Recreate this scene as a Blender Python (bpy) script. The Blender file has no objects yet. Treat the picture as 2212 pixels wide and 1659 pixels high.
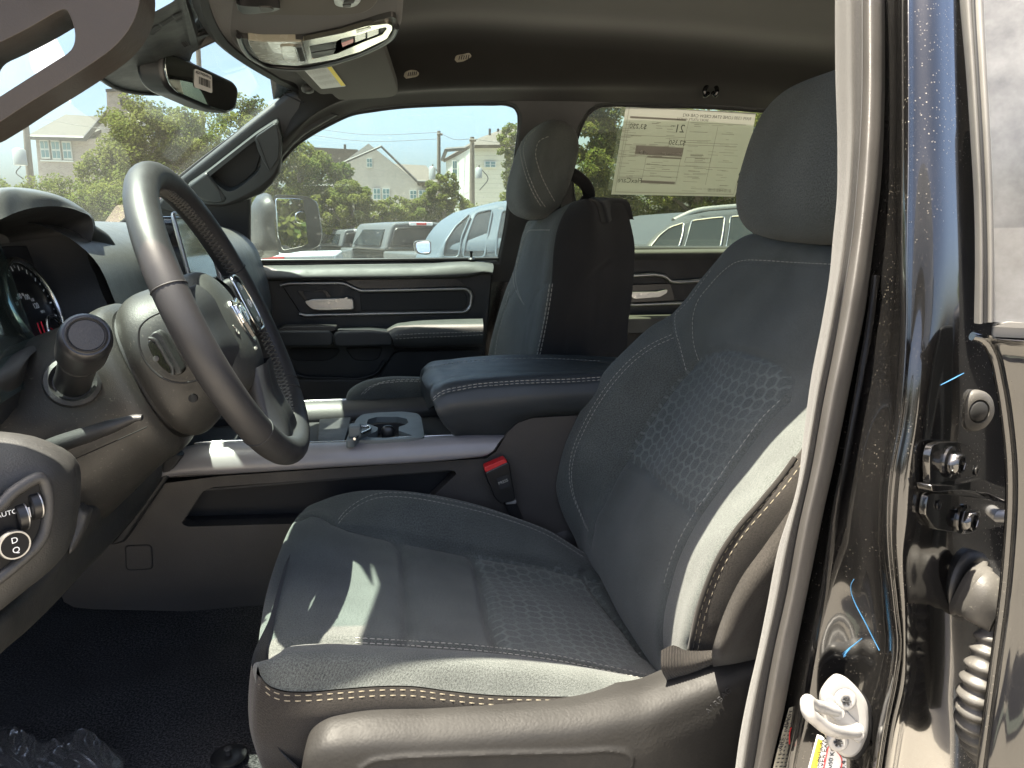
import bpy, bmesh, math, random
import numpy as np
from mathutils import Vector, Matrix
from mathutils.geometry import tessellate_polygon
from mathutils.bvhtree import BVHTree
random.seed(7)
rng = np.random.default_rng(11)
S = bpy.context.scene
COL = S.collection
# ------------------------------------------------------------------ camera, light
EYE = Vector((0.0, 0.0, 1.32))
YAW, PITCH, FPX = math.radians(10.5), math.radians(11.8), 1580.0
cam = bpy.data.cameras.new('camera'); camo = bpy.data.objects.new('camera', cam); COL.objects.link(camo)
camo.location = EYE
camo.rotation_euler = (math.pi/2 - PITCH, 0, -YAW)
cam.sensor_width = 36.0; cam.lens = FPX/2212*36.0
cam.clip_start = 0.02; cam.clip_end = 2000
S.camera = camo
SUN_DIR = Vector((-.245, -.010, 1.0)).normalized()   # near overhead, a little ahead of the truck
w = bpy.data.worlds.new('World'); S.world = w; w.use_nodes = True
nt = w.node_tree; bgn = nt.nodes['Background']
sky = nt.nodes.new('ShaderNodeTexSky'); sky.sky_type = 'NISHITA'; sky.sun_disc = False
sky.sun_elevation = math.asin(SUN_DIR.z); sky.sun_rotation = math.atan2(SUN_DIR.x, SUN_DIR.y)
sky.air_density = 0.9; sky.dust_density = 5.0; sky.ozone_density = 0.6
nt.links.new(sky.outputs[0], bgn.inputs[0]); bgn.inputs[1].default_value = 0.065
sl = bpy.data.lights.new('sun', 'SUN'); sl.energy = 4.6; sl.angle = math.radians(0.5); sl.color = (1.0, 0.92, 0.76)
so = bpy.data.objects.new('sun', sl); COL.objects.link(so)
so.rotation_euler = SUN_DIR.to_track_quat('Z', 'Y').to_euler(); so.location = (0, 0, 30)
S.view_settings.view_transform = 'Standard'; S.view_settings.look = 'None'
S.view_settings.exposure = 3.05; S.view_settings.gamma = 1.0; S.view_settings.use_curve_mapping = False
S.render.engine = 'CYCLES'
S.cycles.max_bounces = 10; S.cycles.diffuse_bounces = 5; S.cycles.glossy_bounces = 4
S.cycles.transparent_max_bounces = 14; S.cycles.transmission_bounces = 6
S.cycles.use_denoising = True
S.cycles.sample_clamp_indirect = 6.0
# ------------------------------------------------------------------ measuring: a ray of the photograph (2212 x 1659 px) met with a plane
_m = camo.rotation_euler.to_matrix()
_R, _U, _F = _m @ Vector((1, 0, 0)), _m @ Vector((0, 1, 0)), _m @ Vector((0, 0, -1))
def ray(u, v): return (_F + _R*((u-1106)/FPX) - _U*((v-829.5)/FPX))
def PY(u, v, Y): d = ray(u, v); return EYE + d*(Y/d.y)
def PX(u, v, X): d = ray(u, v); return EYE + d*(X/d.x)
def PZ(u, v, Z): d = ray(u, v); return EYE + d*((Z-EYE.z)/d.z)
def PN(u, v, p0, n): d = ray(u, v); return EYE + d*((Vector(p0)-EYE).dot(n)/d.dot(n))
def pts(lst, Y=None):
    return [PY(p[0], p[1], p[2] if len(p) > 2 else Y) if not isinstance(p, Vector) else p for p in lst]
# ------------------------------------------------------------------ objects
def link(o, parent=None):
    COL.objects.link(o)
    if parent is not None:
        o.parent = parent
        # every mesh is written in world coordinates: only an Empty carries a place of its own
        o.matrix_parent_inverse = Matrix.Translation(parent.location).inverted() if parent.type == 'EMPTY' else Matrix.Identity(4)
    return o
def tag(o, label=None, cat=None, group=None, kind=None):
    if label: o['label'] = label
    if cat: o['category'] = cat
    if group: o['group'] = group
    if kind: o['kind'] = kind
    return o
def thing(name, label, cat, loc=(0, 0, 0), group=None):
    o = bpy.data.objects.new(name, None); o.empty_display_size = .05; COL.objects.link(o); o.location = loc
    return tag(o, label, cat, group)
def mk(name, verts, faces, mat, parent=None, smooth=True, uv=None, bevel=0, seg=2, solid=0, sub=0, ang=35, mats=None, fm=None):
    me = bpy.data.meshes.new(name)
    me.from_pydata([tuple(v) for v in verts], [], [tuple(f) for f in faces])
    for m in (mats or [mat]): me.materials.append(m)
    if fm is not None: me.polygons.foreach_set('material_index', fm)
    if smooth: me.polygons.foreach_set('use_smooth', [True]*len(me.polygons))
    if uv is not None:
        l = me.uv_layers.new(name='uv'); vi = np.empty(len(me.loops), dtype=np.int32); me.loops.foreach_get('vertex_index', vi)
        l.data.foreach_set('uv', np.asarray(uv, dtype=np.float32)[vi].ravel())
    o = bpy.data.objects.new(name, me); link(o, parent)
    if solid:
        m = o.modifiers.new('solid', 'SOLIDIFY'); m.thickness = solid; m.offset = -1
    if bevel:
        m = o.modifiers.new('bevel', 'BEVEL'); m.width = bevel; m.segments = seg; m.limit_method = 'ANGLE'; m.angle_limit = math.radians(ang)
        m.harden_normals = False
    if sub:
        m = o.modifiers.new('sub', 'SUBSURF'); m.levels = sub; m.render_levels = sub
    if smooth and not sub:
        try:
            me.set_sharp_from_angle(angle=math.radians(50))
        except Exception: pass
    return o
def cr(P, n, closed=False, arc=True):
    """Catmull-Rom through P, n points evenly along the length"""
    P = np.array([tuple(p) for p in P], dtype=float)
    k = len(P)
    if k == 2 and not closed:
        t = np.linspace(0, 1, n if arc else 15)[:, None]; return P[0]*(1-t) + P[1]*t
    if closed: Q = np.vstack([P[-1], P, P[0], P[1]]); segs = k
    else: Q = np.vstack([2*P[0]-P[1], P, 2*P[-1]-P[-2]]); segs = k-1
    out = []; m = 14
    t = np.linspace(0, 1, m, endpoint=False)[:, None]
    for i in range(segs):
        a, b, c, d = Q[i], Q[i+1], Q[i+2], Q[i+3]
        la, lb, lc = (max(1e-9, np.linalg.norm(x)) for x in (b-a, c-b, d-c))
        # tangents limited for uneven spacing
        m1 = ((c-b)/lb*la + (b-a)/la*lb)/(la+lb)*lb
        m2 = ((d-c)/lc*lb + (c-b)/lb*lc)/(lb+lc)*lb
        out.append((2*t**3-3*t**2+1)*b + (t**3-2*t**2+t)*m1 + (-2*t**3+3*t**2)*c + (t**3-t**2)*m2)
    D = np.vstack(out + [P[:1] if closed else P[-1:]])
    if not arc: return D
    L = np.concatenate([[0], np.cumsum(np.linalg.norm(np.diff(D, axis=0), axis=1))])
    s = np.linspace(0, L[-1], n, endpoint=not closed)
    return np.stack([np.interp(s, L, D[:, i]) for i in range(3)], axis=1)
def loft(curves, nu, nv, closed_v=False, arc=False):
    """curves: polylines of the same sense; returns grid [nu][nv] of points"""
    C = [cr(c, nu) for c in curves]
    G = np.zeros((nu, nv, 3))
    for i in range(nu):
        P = np.array([c[i] for c in C])
        k = len(P)
        if arc: G[i] = cr(P, nv, closed_v); continue
        # uniform parameter, so the columns stay on their curves
        D = cr(P, 0, closed_v, arc=False)
        q = np.linspace(0, len(D)-1, nv, endpoint=not closed_v)
        a = np.floor(q).astype(int); b = np.minimum(a+1, len(D)-1); f = (q-a)[:, None]
        G[i] = D[a]*(1-f) + D[b]*f
    return G
def normals(G):
    du = np.gradient(G, axis=0); dv = np.gradient(G, axis=1)
    n = np.cross(du, dv); return n/np.maximum(1e-9, np.linalg.norm(n, axis=2, keepdims=True))
def grid_faces(nu, nv, cu=False, cv=False):
    f = []
    for i in range(nu if cu else nu-1):
        i2 = (i+1) % nu
        for j in range(nv if cv else nv-1):
            j2 = (j+1) % nv
            f.append((i*nv+j, i2*nv+j, i2*nv+j2, i*nv+j2))
    return f
def grid_uv(G):
    du = np.linalg.norm(np.diff(G, axis=0), axis=2).mean(axis=1); dv = np.linalg.norm(np.diff(G, axis=1), axis=2).mean(axis=0)
    u = np.concatenate([[0], np.cumsum(du)]); v = np.concatenate([[0], np.cumsum(dv)])
    return np.stack(np.meshgrid(u, v, indexing='ij'), axis=-1).reshape(-1, 2)
def patch(name, G, mat, parent=None, cu=False, cv=False, cap=False, **kw):
    nu, nv = G.shape[:2]
    f = grid_faces(nu, nv, cu, cv)
    if cap and cv:
        f.append(tuple(range(nv-1, -1, -1))); f.append(tuple((nu-1)*nv+j for j in range(nv)))
    return mk(name, G.reshape(-1, 3), f, mat, parent, uv=grid_uv(G), **kw)
def groove(G, lines, w, d, bulge=None):
    """press seams (polylines on the surface) into a grid of points; d>0 sinks against the outward side n"""
    n = normals(G); flat = G.reshape(-1, 3); dep = np.zeros(len(flat))
    for L in lines:
        L = np.asarray(L); a, b = L[:-1], L[1:]
        best = np.full(len(flat), 1e9)
        for p, q in zip(a, b):
            e = q-p; t = np.clip(((flat-p)@e)/max(1e-12, e@e), 0, 1)
            best = np.minimum(best, np.linalg.norm(flat-(p+t[:, None]*e), axis=1))
        dep = np.maximum(dep, d*np.exp(-(best/w)**2))
    return G - n*dep.reshape(G.shape[:2])[..., None]
def bvh_of(G, cu=False, cv=False):
    return BVHTree.FromPolygons([tuple(p) for p in G.reshape(-1, 3)], grid_faces(G.shape[0], G.shape[1], cu, cv))
def onto(bvh, lst, n, lift=0.0):
    """carry a line seen in the photograph onto a surface: (points, normals)"""
    P2 = cr([(p[0], p[1], 0) for p in lst], n)
    out, nn = [], []
    for u, v, _ in P2:
        d = ray(u, v).normalized(); h = bvh.ray_cast(EYE, d)
        if h[0] is None: continue
        no = h[1] if h[1].dot(d) < 0 else -h[1]
        out.append(tuple(h[0] + no*lift)); nn.append(tuple(no))
    return np.array(out), np.array(nn)
def stitch_geo(P, N, length=.0058, gap=.0026, r=.00045, V=None, F=None):
    if len(P) < 2: return
    seg = np.linalg.norm(np.diff(P, axis=0), axis=1); L = np.concatenate([[0], np.cumsum(seg)])
    s = 0.0
    f = lambda x, A: np.array([np.interp(x, L, A[:, i]) for i in range(3)])
    while s + length < L[-1]:
        a, b = f(s, P), f(s+length, P); nn = f(s+length/2, N); nn /= max(1e-9, np.linalg.norm(nn))
        e = b-a; e /= max(1e-9, np.linalg.norm(e)); sd = np.cross(nn, e)*r; up = nn*r
        k = len(V)
        m = (a+b)/2 + up*.9
        V += [a+sd-up, a-sd-up, m+sd, m-sd, b+sd-up, b-sd-up]
        F += [(k, k+2, k+3, k+1), (k+2, k+4, k+5, k+3), (k, k+4, k+2), (k+1, k+3, k+5)]
        s += length+gap
def tube(name, path, rad, mat, parent=None, n=10, closed=False, k=None, flat=None, cap=True, add=None, **kw):
    """rad: number or list along path; flat: (a, b, refvector) makes an oval section"""
    P = cr(path, k or max(2, len(path)*6), closed) if (k is None or k > 0) else np.array([tuple(p) for p in path])
    m = len(P); T = np.gradient(P, axis=0) if not closed else (np.roll(P, -1, 0)-np.roll(P, 1, 0))
    T /= np.maximum(1e-9, np.linalg.norm(T, axis=1, keepdims=True))
    if np.isscalar(rad): R = np.full(m, rad)
    else: R = np.interp(np.linspace(0, 1, m), np.linspace(0, 1, len(rad)), rad)
    if flat: ref = np.array(flat[2], float)
    else:
        ref = np.array((0, 0, 1.0)) if abs(T[:, 2]).mean() < .8 else np.array((1.0, 0, 0))
    V, F = [], []
    up = ref - T[0]*(ref@T[0]); 
    for i in range(m):
        u = (ref if flat else up) - T[i]*((ref if flat else up)@T[i]); u /= max(1e-9, np.linalg.norm(u)); up = u
        s = np.cross(T[i], u)
        a, b = (flat[0], flat[1]) if flat else (1, 1)
        for j in range(n):
            t = 2*math.pi*j/n
            V.append(P[i] + R[i]*(a*math.cos(t)*u + b*math.sin(t)*s))
    F = grid_faces(m, n, closed, True)
    if cap and not closed: F += [tuple(range(n-1, -1, -1)), tuple((m-1)*n+j for j in range(n))]
    if add is not None:
        o = len(add[0]); add[0].extend(V); add[1].extend([tuple(x+o for x in f) for f in F]); return
    return mk(name, V, F, mat, parent, **kw)
def box_geo(V, F, c, sx, sy, sz, M=None):
    k = len(V); c = np.array(c, float)
    for x, y, z in ((-1,-1,-1),(1,-1,-1),(1,1,-1),(-1,1,-1),(-1,-1,1),(1,-1,1),(1,1,1),(-1,1,1)):
        p = np.array((x*sx/2, y*sy/2, z*sz/2))
        if M is not None: p = np.array(M @ Vector(p))
        V.append(c+p)
    F += [(k,k+3,k+2,k+1),(k+4,k+5,k+6,k+7),(k,k+1,k+5,k+4),(k+1,k+2,k+6,k+5),(k+2,k+3,k+7,k+6),(k+3,k,k+4,k+7)]
def box(name, c, s, mat, parent=None, bevel=.004, M=None, **kw):
    V, F = [], []; box_geo(V, F, c, s[0], s[1], s[2], M)
    return mk(name, V, F, mat, parent, bevel=bevel, **kw)
def rnd(poly, r, seg=5):
    """round the corners of a 2-D/3-D polygon; r number or list"""
    out = []; n = len(poly)
    P = [np.array(tuple(p), float) for p in poly]
    for i in range(n):
        a, b, c = P[i-1], P[i], P[(i+1) % n]
        rr = r if np.isscalar(r) else r[i]
        la, lc = np.linalg.norm(a-b), np.linalg.norm(c-b)
        rr = min(rr, la*.48, lc*.48)
        if rr <= 1e-6: out.append(b); continue
        p, q = b+(a-b)/la*rr, b+(c-b)/lc*rr
        for t in np.linspace(0, 1, seg+1): out.append((1-t)**2*p + 2*t*(1-t)*b + t*t*q)
    return out
def plate(name, outline, back, mat, parent=None, holes=(), bevel=.004, seg=2, **kw):
    """solid slab: outline (3-D points, roughly planar) pushed by vector 'back'; holes cut through"""
    loops = [[Vector(tuple(p)) for p in outline]] + [[Vector(tuple(p)) for p in h] for h in holes]
    tri = tessellate_polygon(loops)
    flat = [p for l in loops for p in l]; n = len(flat); b = Vector(back)
    V = flat + [p+b for p in flat]; F = []
    nn = Vector((0, 0, 0))
    for t in tri: nn += (flat[t[1]]-flat[t[0]]).cross(flat[t[2]]-flat[t[0]])
    for t in tri:
        nt_ = (flat[t[1]]-flat[t[0]]).cross(flat[t[2]]-flat[t[0]])
        if nt_.dot(b) > 0: t = (t[0], t[2], t[1])
        F.append(tuple(t)); F.append((t[2]+n, t[1]+n, t[0]+n))
    o = 0
    for l in loops:
        k = len(l)
        for i in range(k):
            a, c = o+i, o+(i+1) % k
            F.append((a, c, c+n, a+n))
        o += k
    ob = mk(name, V, F, mat, parent, bevel=bevel, seg=seg, **kw)
    bm = bmesh.new(); bm.from_mesh(ob.data); bmesh.ops.recalc_face_normals(bm, faces=bm.faces)
    if not holes: bmesh.ops.dissolve_limit(bm, angle_limit=.02, verts=bm.verts, edges=bm.edges)
    bm.to_mesh(ob.data); bm.free()
    ob.data.polygons.foreach_set('use_smooth', [True]*len(ob.data.polygons))
    try: ob.data.set_sharp_from_angle(angle=math.radians(40))
    except Exception: pass
    return ob
def lathe(name, prof, origin, axis, mat, parent=None, n=32, cap=True, add=None, **kw):
    """prof: list of (radius, height along axis)"""
    ax = Vector(axis).normalized(); q = ax.to_track_quat('Z', 'Y').to_matrix()
    V = []; 
    for r, h in prof:
        for j in range(n):
            t = 2*math.pi*j/n
            V.append(Vector(origin) + q @ Vector((r*math.cos(t), r*math.sin(t), h)))
    F = grid_faces(len(prof), n, False, True)
    F = [tuple(reversed(f)) for f in F]
    if cap: F += [tuple(range(n)), tuple((len(prof)-1)*n+j for j in range(n-1, -1, -1))]
    if add is not None:
        o = len(add[0]); add[0].extend(V); add[1].extend([tuple(x+o for x in f) for f in F]); return
    return mk(name, V, F, mat, parent, **kw)
def text(name, body, loc, xdir, ydir, size, mat, parent=None, ext=.0003, align='CENTER', sx=1.0):
    c = bpy.data.curves.new(name, 'FONT'); c.body = body; c.size = size; c.extrude = ext; c.align_x = align; c.align_y = 'CENTER'
    c.materials.append(mat)
    tmp = bpy.data.objects.new(name, c); me = bpy.data.meshes.new_from_object(tmp); bpy.data.objects.remove(tmp)
    if not me.materials: me.materials.append(mat)
    o = bpy.data.objects.new(name, me)
    x = Vector(xdir).normalized(); y = (Vector(ydir) - x*Vector(ydir).dot(x)).normalized(); z = x.cross(y)
    x = x*sx
    link(o, parent)
    M = Matrix(((x.x, y.x, z.x, loc[0]), (x.y, y.y, z.y, loc[1]), (x.z, y.z, z.z, loc[2]), (0, 0, 0, 1)))
    o.matrix_basis = M
    return o
# ------------------------------------------------------------------ materials
def mat(name): 
    m = bpy.data.materials.new(name); m.use_nodes = True
    return m, m.node_tree, m.node_tree.nodes['Principled BSDF']
def nd(t, typ, **kw):
    n = t.nodes.new(typ)
    for k, v in kw.items():
        if isinstance(v, (int, float, tuple)) and k in [i.name for i in n.inputs]: n.inputs[k].default_value = v
        else: setattr(n, k, v)
    return n
def coords(t, kind='Object', scale=None):
    c = t.nodes.new('ShaderNodeTexCoord'); o = c.outputs[kind]
    if scale:
        mp = t.nodes.new('ShaderNodeMapping'); mp.inputs['Scale'].default_value = scale; t.links.new(o, mp.inputs[0]); o = mp.outputs[0]
    return o
def mixc(t, fac, a, b):
    m = t.nodes.new('ShaderNodeMix'); m.data_type = 'RGBA'
    for s, v in ((m.inputs[0], fac), (m.inputs[6], a), (m.inputs[7], b)):
        if hasattr(v, 'links') or isinstance(v, bpy.types.NodeSocket): t.links.new(v, s)
        elif isinstance(v, tuple): s.default_value = v if len(v) == 4 else (*v, 1)
        else: s.default_value = v
    return m.outputs[2]
def ramp(t, src, stops):
    r = t.nodes.new('ShaderNodeValToRGB'); t.links.new(src, r.inputs[0])
    e = r.color_ramp.elements
    while len(e) < len(stops): e.new(.5)
    for x, (p, c) in zip(e, stops): x.position = p; x.color = c if len(c) == 4 else (*c, 1)
    return r.outputs[0]
def noise(t, co, scale, detail=2, rough=.5):
    n = t.nodes.new('ShaderNodeTexNoise'); n.inputs['Scale'].default_value = scale; n.inputs['Detail'].default_value = detail
    n.inputs['Roughness'].default_value = rough
    if co is not None: t.links.new(co, n.inputs['Vector'])
    return n.outputs[0]
def bump(t, p, h, strength=.3, dist=.001):
    b = t.nodes.new('ShaderNodeBump'); b.inputs['Strength'].default_value = strength; b.inputs['Distance'].default_value = dist
    t.links.new(h, b.inputs['Height']); t.links.new(b.outputs[0], p.inputs['Normal']); return b
def plastic(name, col, rough=.5, grain=420, gs=.25, var=.25, spec=.4, dust=0.0):
    """moulded plastic or vinyl: pebble grain, slight patchy gloss, optional dust"""
    m, t, p = mat(name); co = coords(t); grain = grain*1.7
    v = nd(t, 'ShaderNodeTexVoronoi', Scale=float(grain)); v.feature = 'SMOOTH_F1'; t.links.new(co, v.inputs['Vector'])
    n1 = noise(t, co, grain*.35, 3)
    ad = nd(t, 'ShaderNodeMath', operation='ADD'); t.links.new(v.outputs[0], ad.inputs[0]); t.links.new(n1, ad.inputs[1])
    bump(t, p, ad.outputs[0], gs*.8, .0009)
    n2 = noise(t, co, 9, 4, .6)
    c = mixc(t, n2, tuple(x*(1-var) for x in col), tuple(x*(1+var) for x in col))
    if dust:
        d = ramp(t, noise(t, co, 260, 6, .75), [(.60, (0, 0, 0)), (.74, (dust,)*3)])
        c = mixc(t, d, c, (.42, .39, .33))
    t.links.new(c, p.inputs['Base Color'])
    t.links.new(ramp(t, noise(t, co, 22, 5, .65), [(.3, (rough*.82,)*3), (.75, (min(1, rough*1.18),)*3)]), p.inputs['Roughness'])
    p.inputs['Specular IOR Level'].default_value = spec
    return m
def fabric(name, col, col2, scale=640, hexa=False, rough=.95, ribs=.3, sheen=.12, gs=.6):
    m, t, p = mat(name); co = coords(t, 'UV')
    w1 = nd(t, 'ShaderNodeTexWave', Scale=scale/1.6, Distortion=2.5, Detail=2.0); w1.inputs['Detail Scale'].default_value = 2.0; w1.bands_direction = 'DIAGONAL'
    t.links.new(co, w1.inputs[0])
    n1 = noise(t, co, scale*.80, 4, .8)
    n2 = noise(t, co, 14, 3)
    v = nd(t, 'ShaderNodeTexVoronoi', Scale=float(scale)); t.links.new(co, v.inputs['Vector'])
    f = nd(t, 'ShaderNodeMath', operation='MULTIPLY_ADD'); t.links.new(w1.outputs[1], f.inputs[0]); f.inputs[1].default_value = ribs; t.links.new(n1, f.inputs[2])
    fac = f.outputs[0]
    c = mixc(t, ramp(t, fac, [(.44, (0, 0, 0)), (.82, (1, 1, 1))]), col, col2)
    c = mixc(t, ramp(t, n2, [(.3, (0, 0, 0)), (.8, (.35,)*3)]), c, tuple(x*.75 for x in col))
    hgt = f.outputs[0]
    if hexa:
        # quilted hexagons: distance to hexagon cell borders from two offset lattices
        sep = nd(t, 'ShaderNodeSeparateXYZ'); t.links.new(co, sep.inputs[0])
        def M(op, a, b=None, c_=None):
            n = t.nodes.new('ShaderNodeMath'); n.operation = op
            for i, x in enumerate((a, b, c_)):
                if x is None: continue
                if isinstance(x, (int, float)): n.inputs[i].default_value = x
                else: t.links.new(x, n.inputs[i])
            return n.outputs[0]
        sx = M('MULTIPLY', sep.outputs[0], 1/.0225); sy = M('MULTIPLY', sep.outputs[1], 1/.0225)
        def cell(ox, oy):
            a = M('SUBTRACT', M('FRACT', M('ADD', M('DIVIDE', sx, 1.7320508), ox)), .5); a = M('MULTIPLY', a, 1.7320508)
            b = M('SUBTRACT', M('FRACT', M('ADD', sy, oy)), .5)
            a = M('ABSOLUTE', a); b = M('ABSOLUTE', b)
            e = M('MAXIMUM', b, M('ADD', M('MULTIPLY', a, .8660254), M('MULTIPLY', b, .5)))
            return e
        e = M('MINIMUM', cell(0, 0), cell(.5, .5))
        line = ramp(t, e, [(.36, (0, 0, 0)), (.44, (1, 1, 1))])
        fade = ramp(t, noise(t, co, 9, 1), [(.3, (.35,)*3), (.65, (1, 1, 1))])
        ln = mixc(t, fade, (0, 0, 0), line)
        c = mixc(t, mixc(t, .24, (0, 0, 0), ln), c, tuple(x*1.9 for x in col2))
        hh = M('MULTIPLY_ADD', ln, .9, f.outputs[0]); hgt = hh
    t.links.new(c, p.inputs['Base Color']); p.inputs['Roughness'].default_value = rough
    p.inputs['Sheen Weight'].default_value = sheen; p.inputs['Sheen Roughness'].default_value = .5
    p.inputs['Specular IOR Level'].default_value = .15
    bump(t, p, hgt, gs, .0009)
    return m
def plain(name, col, rough=.5, metal=0.0, spec=.5, coat=0.0, emit=None, var=0.0, vscale=30.0):
    m, t, p = mat(name)
    p.inputs['Base Color'].default_value = (*col, 1); p.inputs['Roughness'].default_value = rough; p.inputs['Metallic'].default_value = metal
    p.inputs['Specular IOR Level'].default_value = spec; p.inputs['Coat Weight'].default_value = coat; p.inputs['Coat Roughness'].default_value = .03
    if var:
        co = coords(t); n = noise(t, co, vscale, 5, .6)
        t.links.new(mixc(t, n, tuple(x*(1-var) for x in col), tuple(min(1, x*(1+var)) for x in col)), p.inputs['Base Color'])
        t.links.new(ramp(t, noise(t, co, vscale*2, 4), [(.3, (rough*.8,)*3), (.7, (min(1, rough*1.25),)*3)]), p.inputs['Roughness'])
    return m
def glass(name, tint, dirt=.08, droplets=0.0, scale=5.0, refl=1.0, dcol=(.75, .73, .66)):
    """thin automotive pane: tinted see-through sheet, mirror reflection by angle, film of dust and dried drops"""
    m = bpy.data.materials.new(name); m.use_nodes = True; t = m.node_tree; t.nodes.clear()
    out = t.nodes.new('ShaderNodeOutputMaterial'); co = coords(t)
    tr = nd(t, 'ShaderNodeBsdfTransparent'); tr.inputs[0].default_value = (*tint, 1)
    gl = nd(t, 'ShaderNodeBsdfGlossy'); gl.inputs['Roughness'].default_value = .01; gl.inputs[0].default_value = (.9*refl,)*3 + (1,)
    lw = nd(t, 'ShaderNodeLayerWeight', Blend=.5)
    p5 = nd(t, 'ShaderNodeMath', operation='POWER'); t.links.new(lw.outputs['Facing'], p5.inputs[0]); p5.inputs[1].default_value = 5.0
    fr = nd(t, 'ShaderNodeMath', operation='MULTIPLY_ADD'); t.links.new(p5.outputs[0], fr.inputs[0]); fr.inputs[1].default_value = .90; fr.inputs[2].default_value = .06
    mx = t.nodes.new('ShaderNodeMixShader'); t.links.new(fr.outputs[0], mx.inputs[0]); t.links.new(tr.outputs[0], mx.inputs[1]); t.links.new(gl.outputs[0], mx.inputs[2])
    df = nd(t, 'ShaderNodeBsdfTranslucent'); df.inputs[0].default_value = (*dcol, 1)
    d2 = nd(t, 'ShaderNodeBsdfDiffuse'); d2.inputs[0].default_value = (*dcol, 1)
    md = t.nodes.new('ShaderNodeMixShader'); md.inputs[0].default_value = .5
    t.links.new(df.outputs[0], md.inputs[1]); t.links.new(d2.outputs[0], md.inputs[2])
    film = ramp(t, noise(t, co, scale, 6, .7), [(.25, (dirt*.35,)*3), (.8, (dirt*1.6,)*3)])
    fac = film
    if droplets:
        v = nd(t, 'ShaderNodeTexVoronoi', Scale=75.0, Randomness=1.0); t.links.new(co, v.inputs['Vector'])
        sel = ramp(t, v.outputs['Color'], [(.70, (0, 0, 0)), (.74, (1, 1, 1))])
        ring = ramp(t, v.outputs['Distance'], [(.10, (.35,)*3), (.20, (1, 1, 1)), (.24, (0, 0, 0))])
        dr = mixc(t, sel, (0, 0, 0), ring)
        msk = ramp(t, noise(t, co, 3.0, 2), [(.42, (0, 0, 0)), (.62, (droplets,)*3)])
        ml = t.nodes.new('ShaderNodeMix'); ml.data_type = 'RGBA'; ml.blend_type = 'MULTIPLY'; ml.inputs[0].default_value = 1
        t.links.new(dr, ml.inputs[6]); t.links.new(msk, ml.inputs[7])
        a2 = nd(t, 'ShaderNodeMath', operation='ADD'); a2.use_clamp = True
        t.links.new(ml.outputs[2], a2.inputs[0]); t.links.new(film, a2.inputs[1]); fac = a2.outputs[0]
    m2 = t.nodes.new('ShaderNodeMixShader'); t.links.new(fac, m2.inputs[0]); t.links.new(mx.outputs[0], m2.inputs[1]); t.links.new(md.outputs[0], m2.inputs[2])
    t.links.new(m2.outputs[0], out.inputs[0])
    return m
def paint(name, col, spots=0.0, dust=.04, rough=.12, flake=0.0):
    """glossy car paint with dried water spots and road dust"""
    m, t, p = mat(name); co = coords(t)
    c = mixc(t, 0.0, col, col); 
    v = nd(t, 'ShaderNodeTexVoronoi', Scale=330.0, Randomness=1.0); t.links.new(co, v.inputs['Vector'])
    sel = ramp(t, v.outputs['Color'], [(.55, (0, 0, 0)), (.62, (1, 1, 1))])
    dot = ramp(t, v.outputs['Distance'], [(.10, (1, 1, 1)), (.30, (0, 0, 0))])
    msk = ramp(t, noise(t, co, 7.0, 3), [(.40, (0, 0, 0)), (.70, (spots,)*3)])
    k = mixc(t, sel, (0, 0, 0), dot)
    ml = t.nodes.new('ShaderNodeMix'); ml.data_type = 'RGBA'; ml.blend_type = 'MULTIPLY'; ml.inputs[0].default_value = 1
    t.links.new(k, ml.inputs[6]); t.links.new(msk, ml.inputs[7])
    fine = ramp(t, noise(t, co, 900.0, 2, .6), [(.66, (0, 0, 0)), (.80, (min(.3, dust*16),)*3)])
    film = ramp(t, noise(t, co, 6.0, 5, .65), [(.3, (dust*.2,)*3), (.75, (dust,)*3)])
    a1 = nd(t, 'ShaderNodeMath', operation='ADD'); t.links.new(ml.outputs[2], a1.inputs[0]); t.links.new(fine, a1.inputs[1])
    a2 = nd(t, 'ShaderNodeMath', operation='ADD'); a2.use_clamp = True; t.links.new(a1.outputs[0], a2.inputs[0]); t.links.new(film, a2.inputs[1])
    c = mixc(t, a2.outputs[0], col, (.36, .32, .26))
    t.links.new(c, p.inputs['Base Color'])
    t.links.new(ramp(t, a2.outputs[0], [(0, (rough,)*3), (.5, (.75,)*3)]), p.inputs['Roughness'])
    p.inputs['Coat Weight'].default_value = .8; p.inputs['Coat Roughness'].default_value = .02; p.inputs['Specular IOR Level'].default_value = .6
    return m
M = {}
M['seat'] = fabric('seat cloth', (.012, .0138, .0134), (.114, .124, .117))
M['seat_hex'] = fabric('seat cloth hexagons', (.014, .0162, .0160), (.114, .127, .121), hexa=True, scale=560)
M['seat_side'] = fabric('seat side cloth', (.010, .009, .008), (.036, .032, .028), scale=520)
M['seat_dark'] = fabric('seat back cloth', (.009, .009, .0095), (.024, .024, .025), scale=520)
M['headliner'] = fabric('headliner cloth', (.0145, .0136, .0122), (.021, .0196, .0176), scale=480, sheen=.2, gs=.25)
M['visor'] = fabric('visor cloth', (.040, .037, .029), (.056, .052, .041), scale=480, sheen=.1, gs=.2)
M['carpet'] = fabric('floor carpet', (.005, .005, .0054), (.13, .128, .13), scale=420, sheen=.03, gs=1.0, ribs=0.0)
M['dash'] = plastic('dash plastic', (.024, .024, .0235), .52, 420, .3, dust=.10)
M['dark'] = plastic('dark plastic', (.020, .020, .021), .55, 460, .22)
M['mid'] = plastic('grey plastic', (.036, .035, .034), .5, 420, .28, dust=.06)
M['door'] = plastic('door plastic', (.020, .022, .024), .5, 480, .2)
M['doorpad'] = plastic('door soft pad', (.048, .049, .047), .55, 260, .3, dust=.05)
M['console'] = plastic('console plastic', (.040, .0365, .034), .5, 360, .35, dust=.05)
M['armrest'] = plastic('armrest vinyl', (.030, .035, .039), .48, 520, .2)
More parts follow.
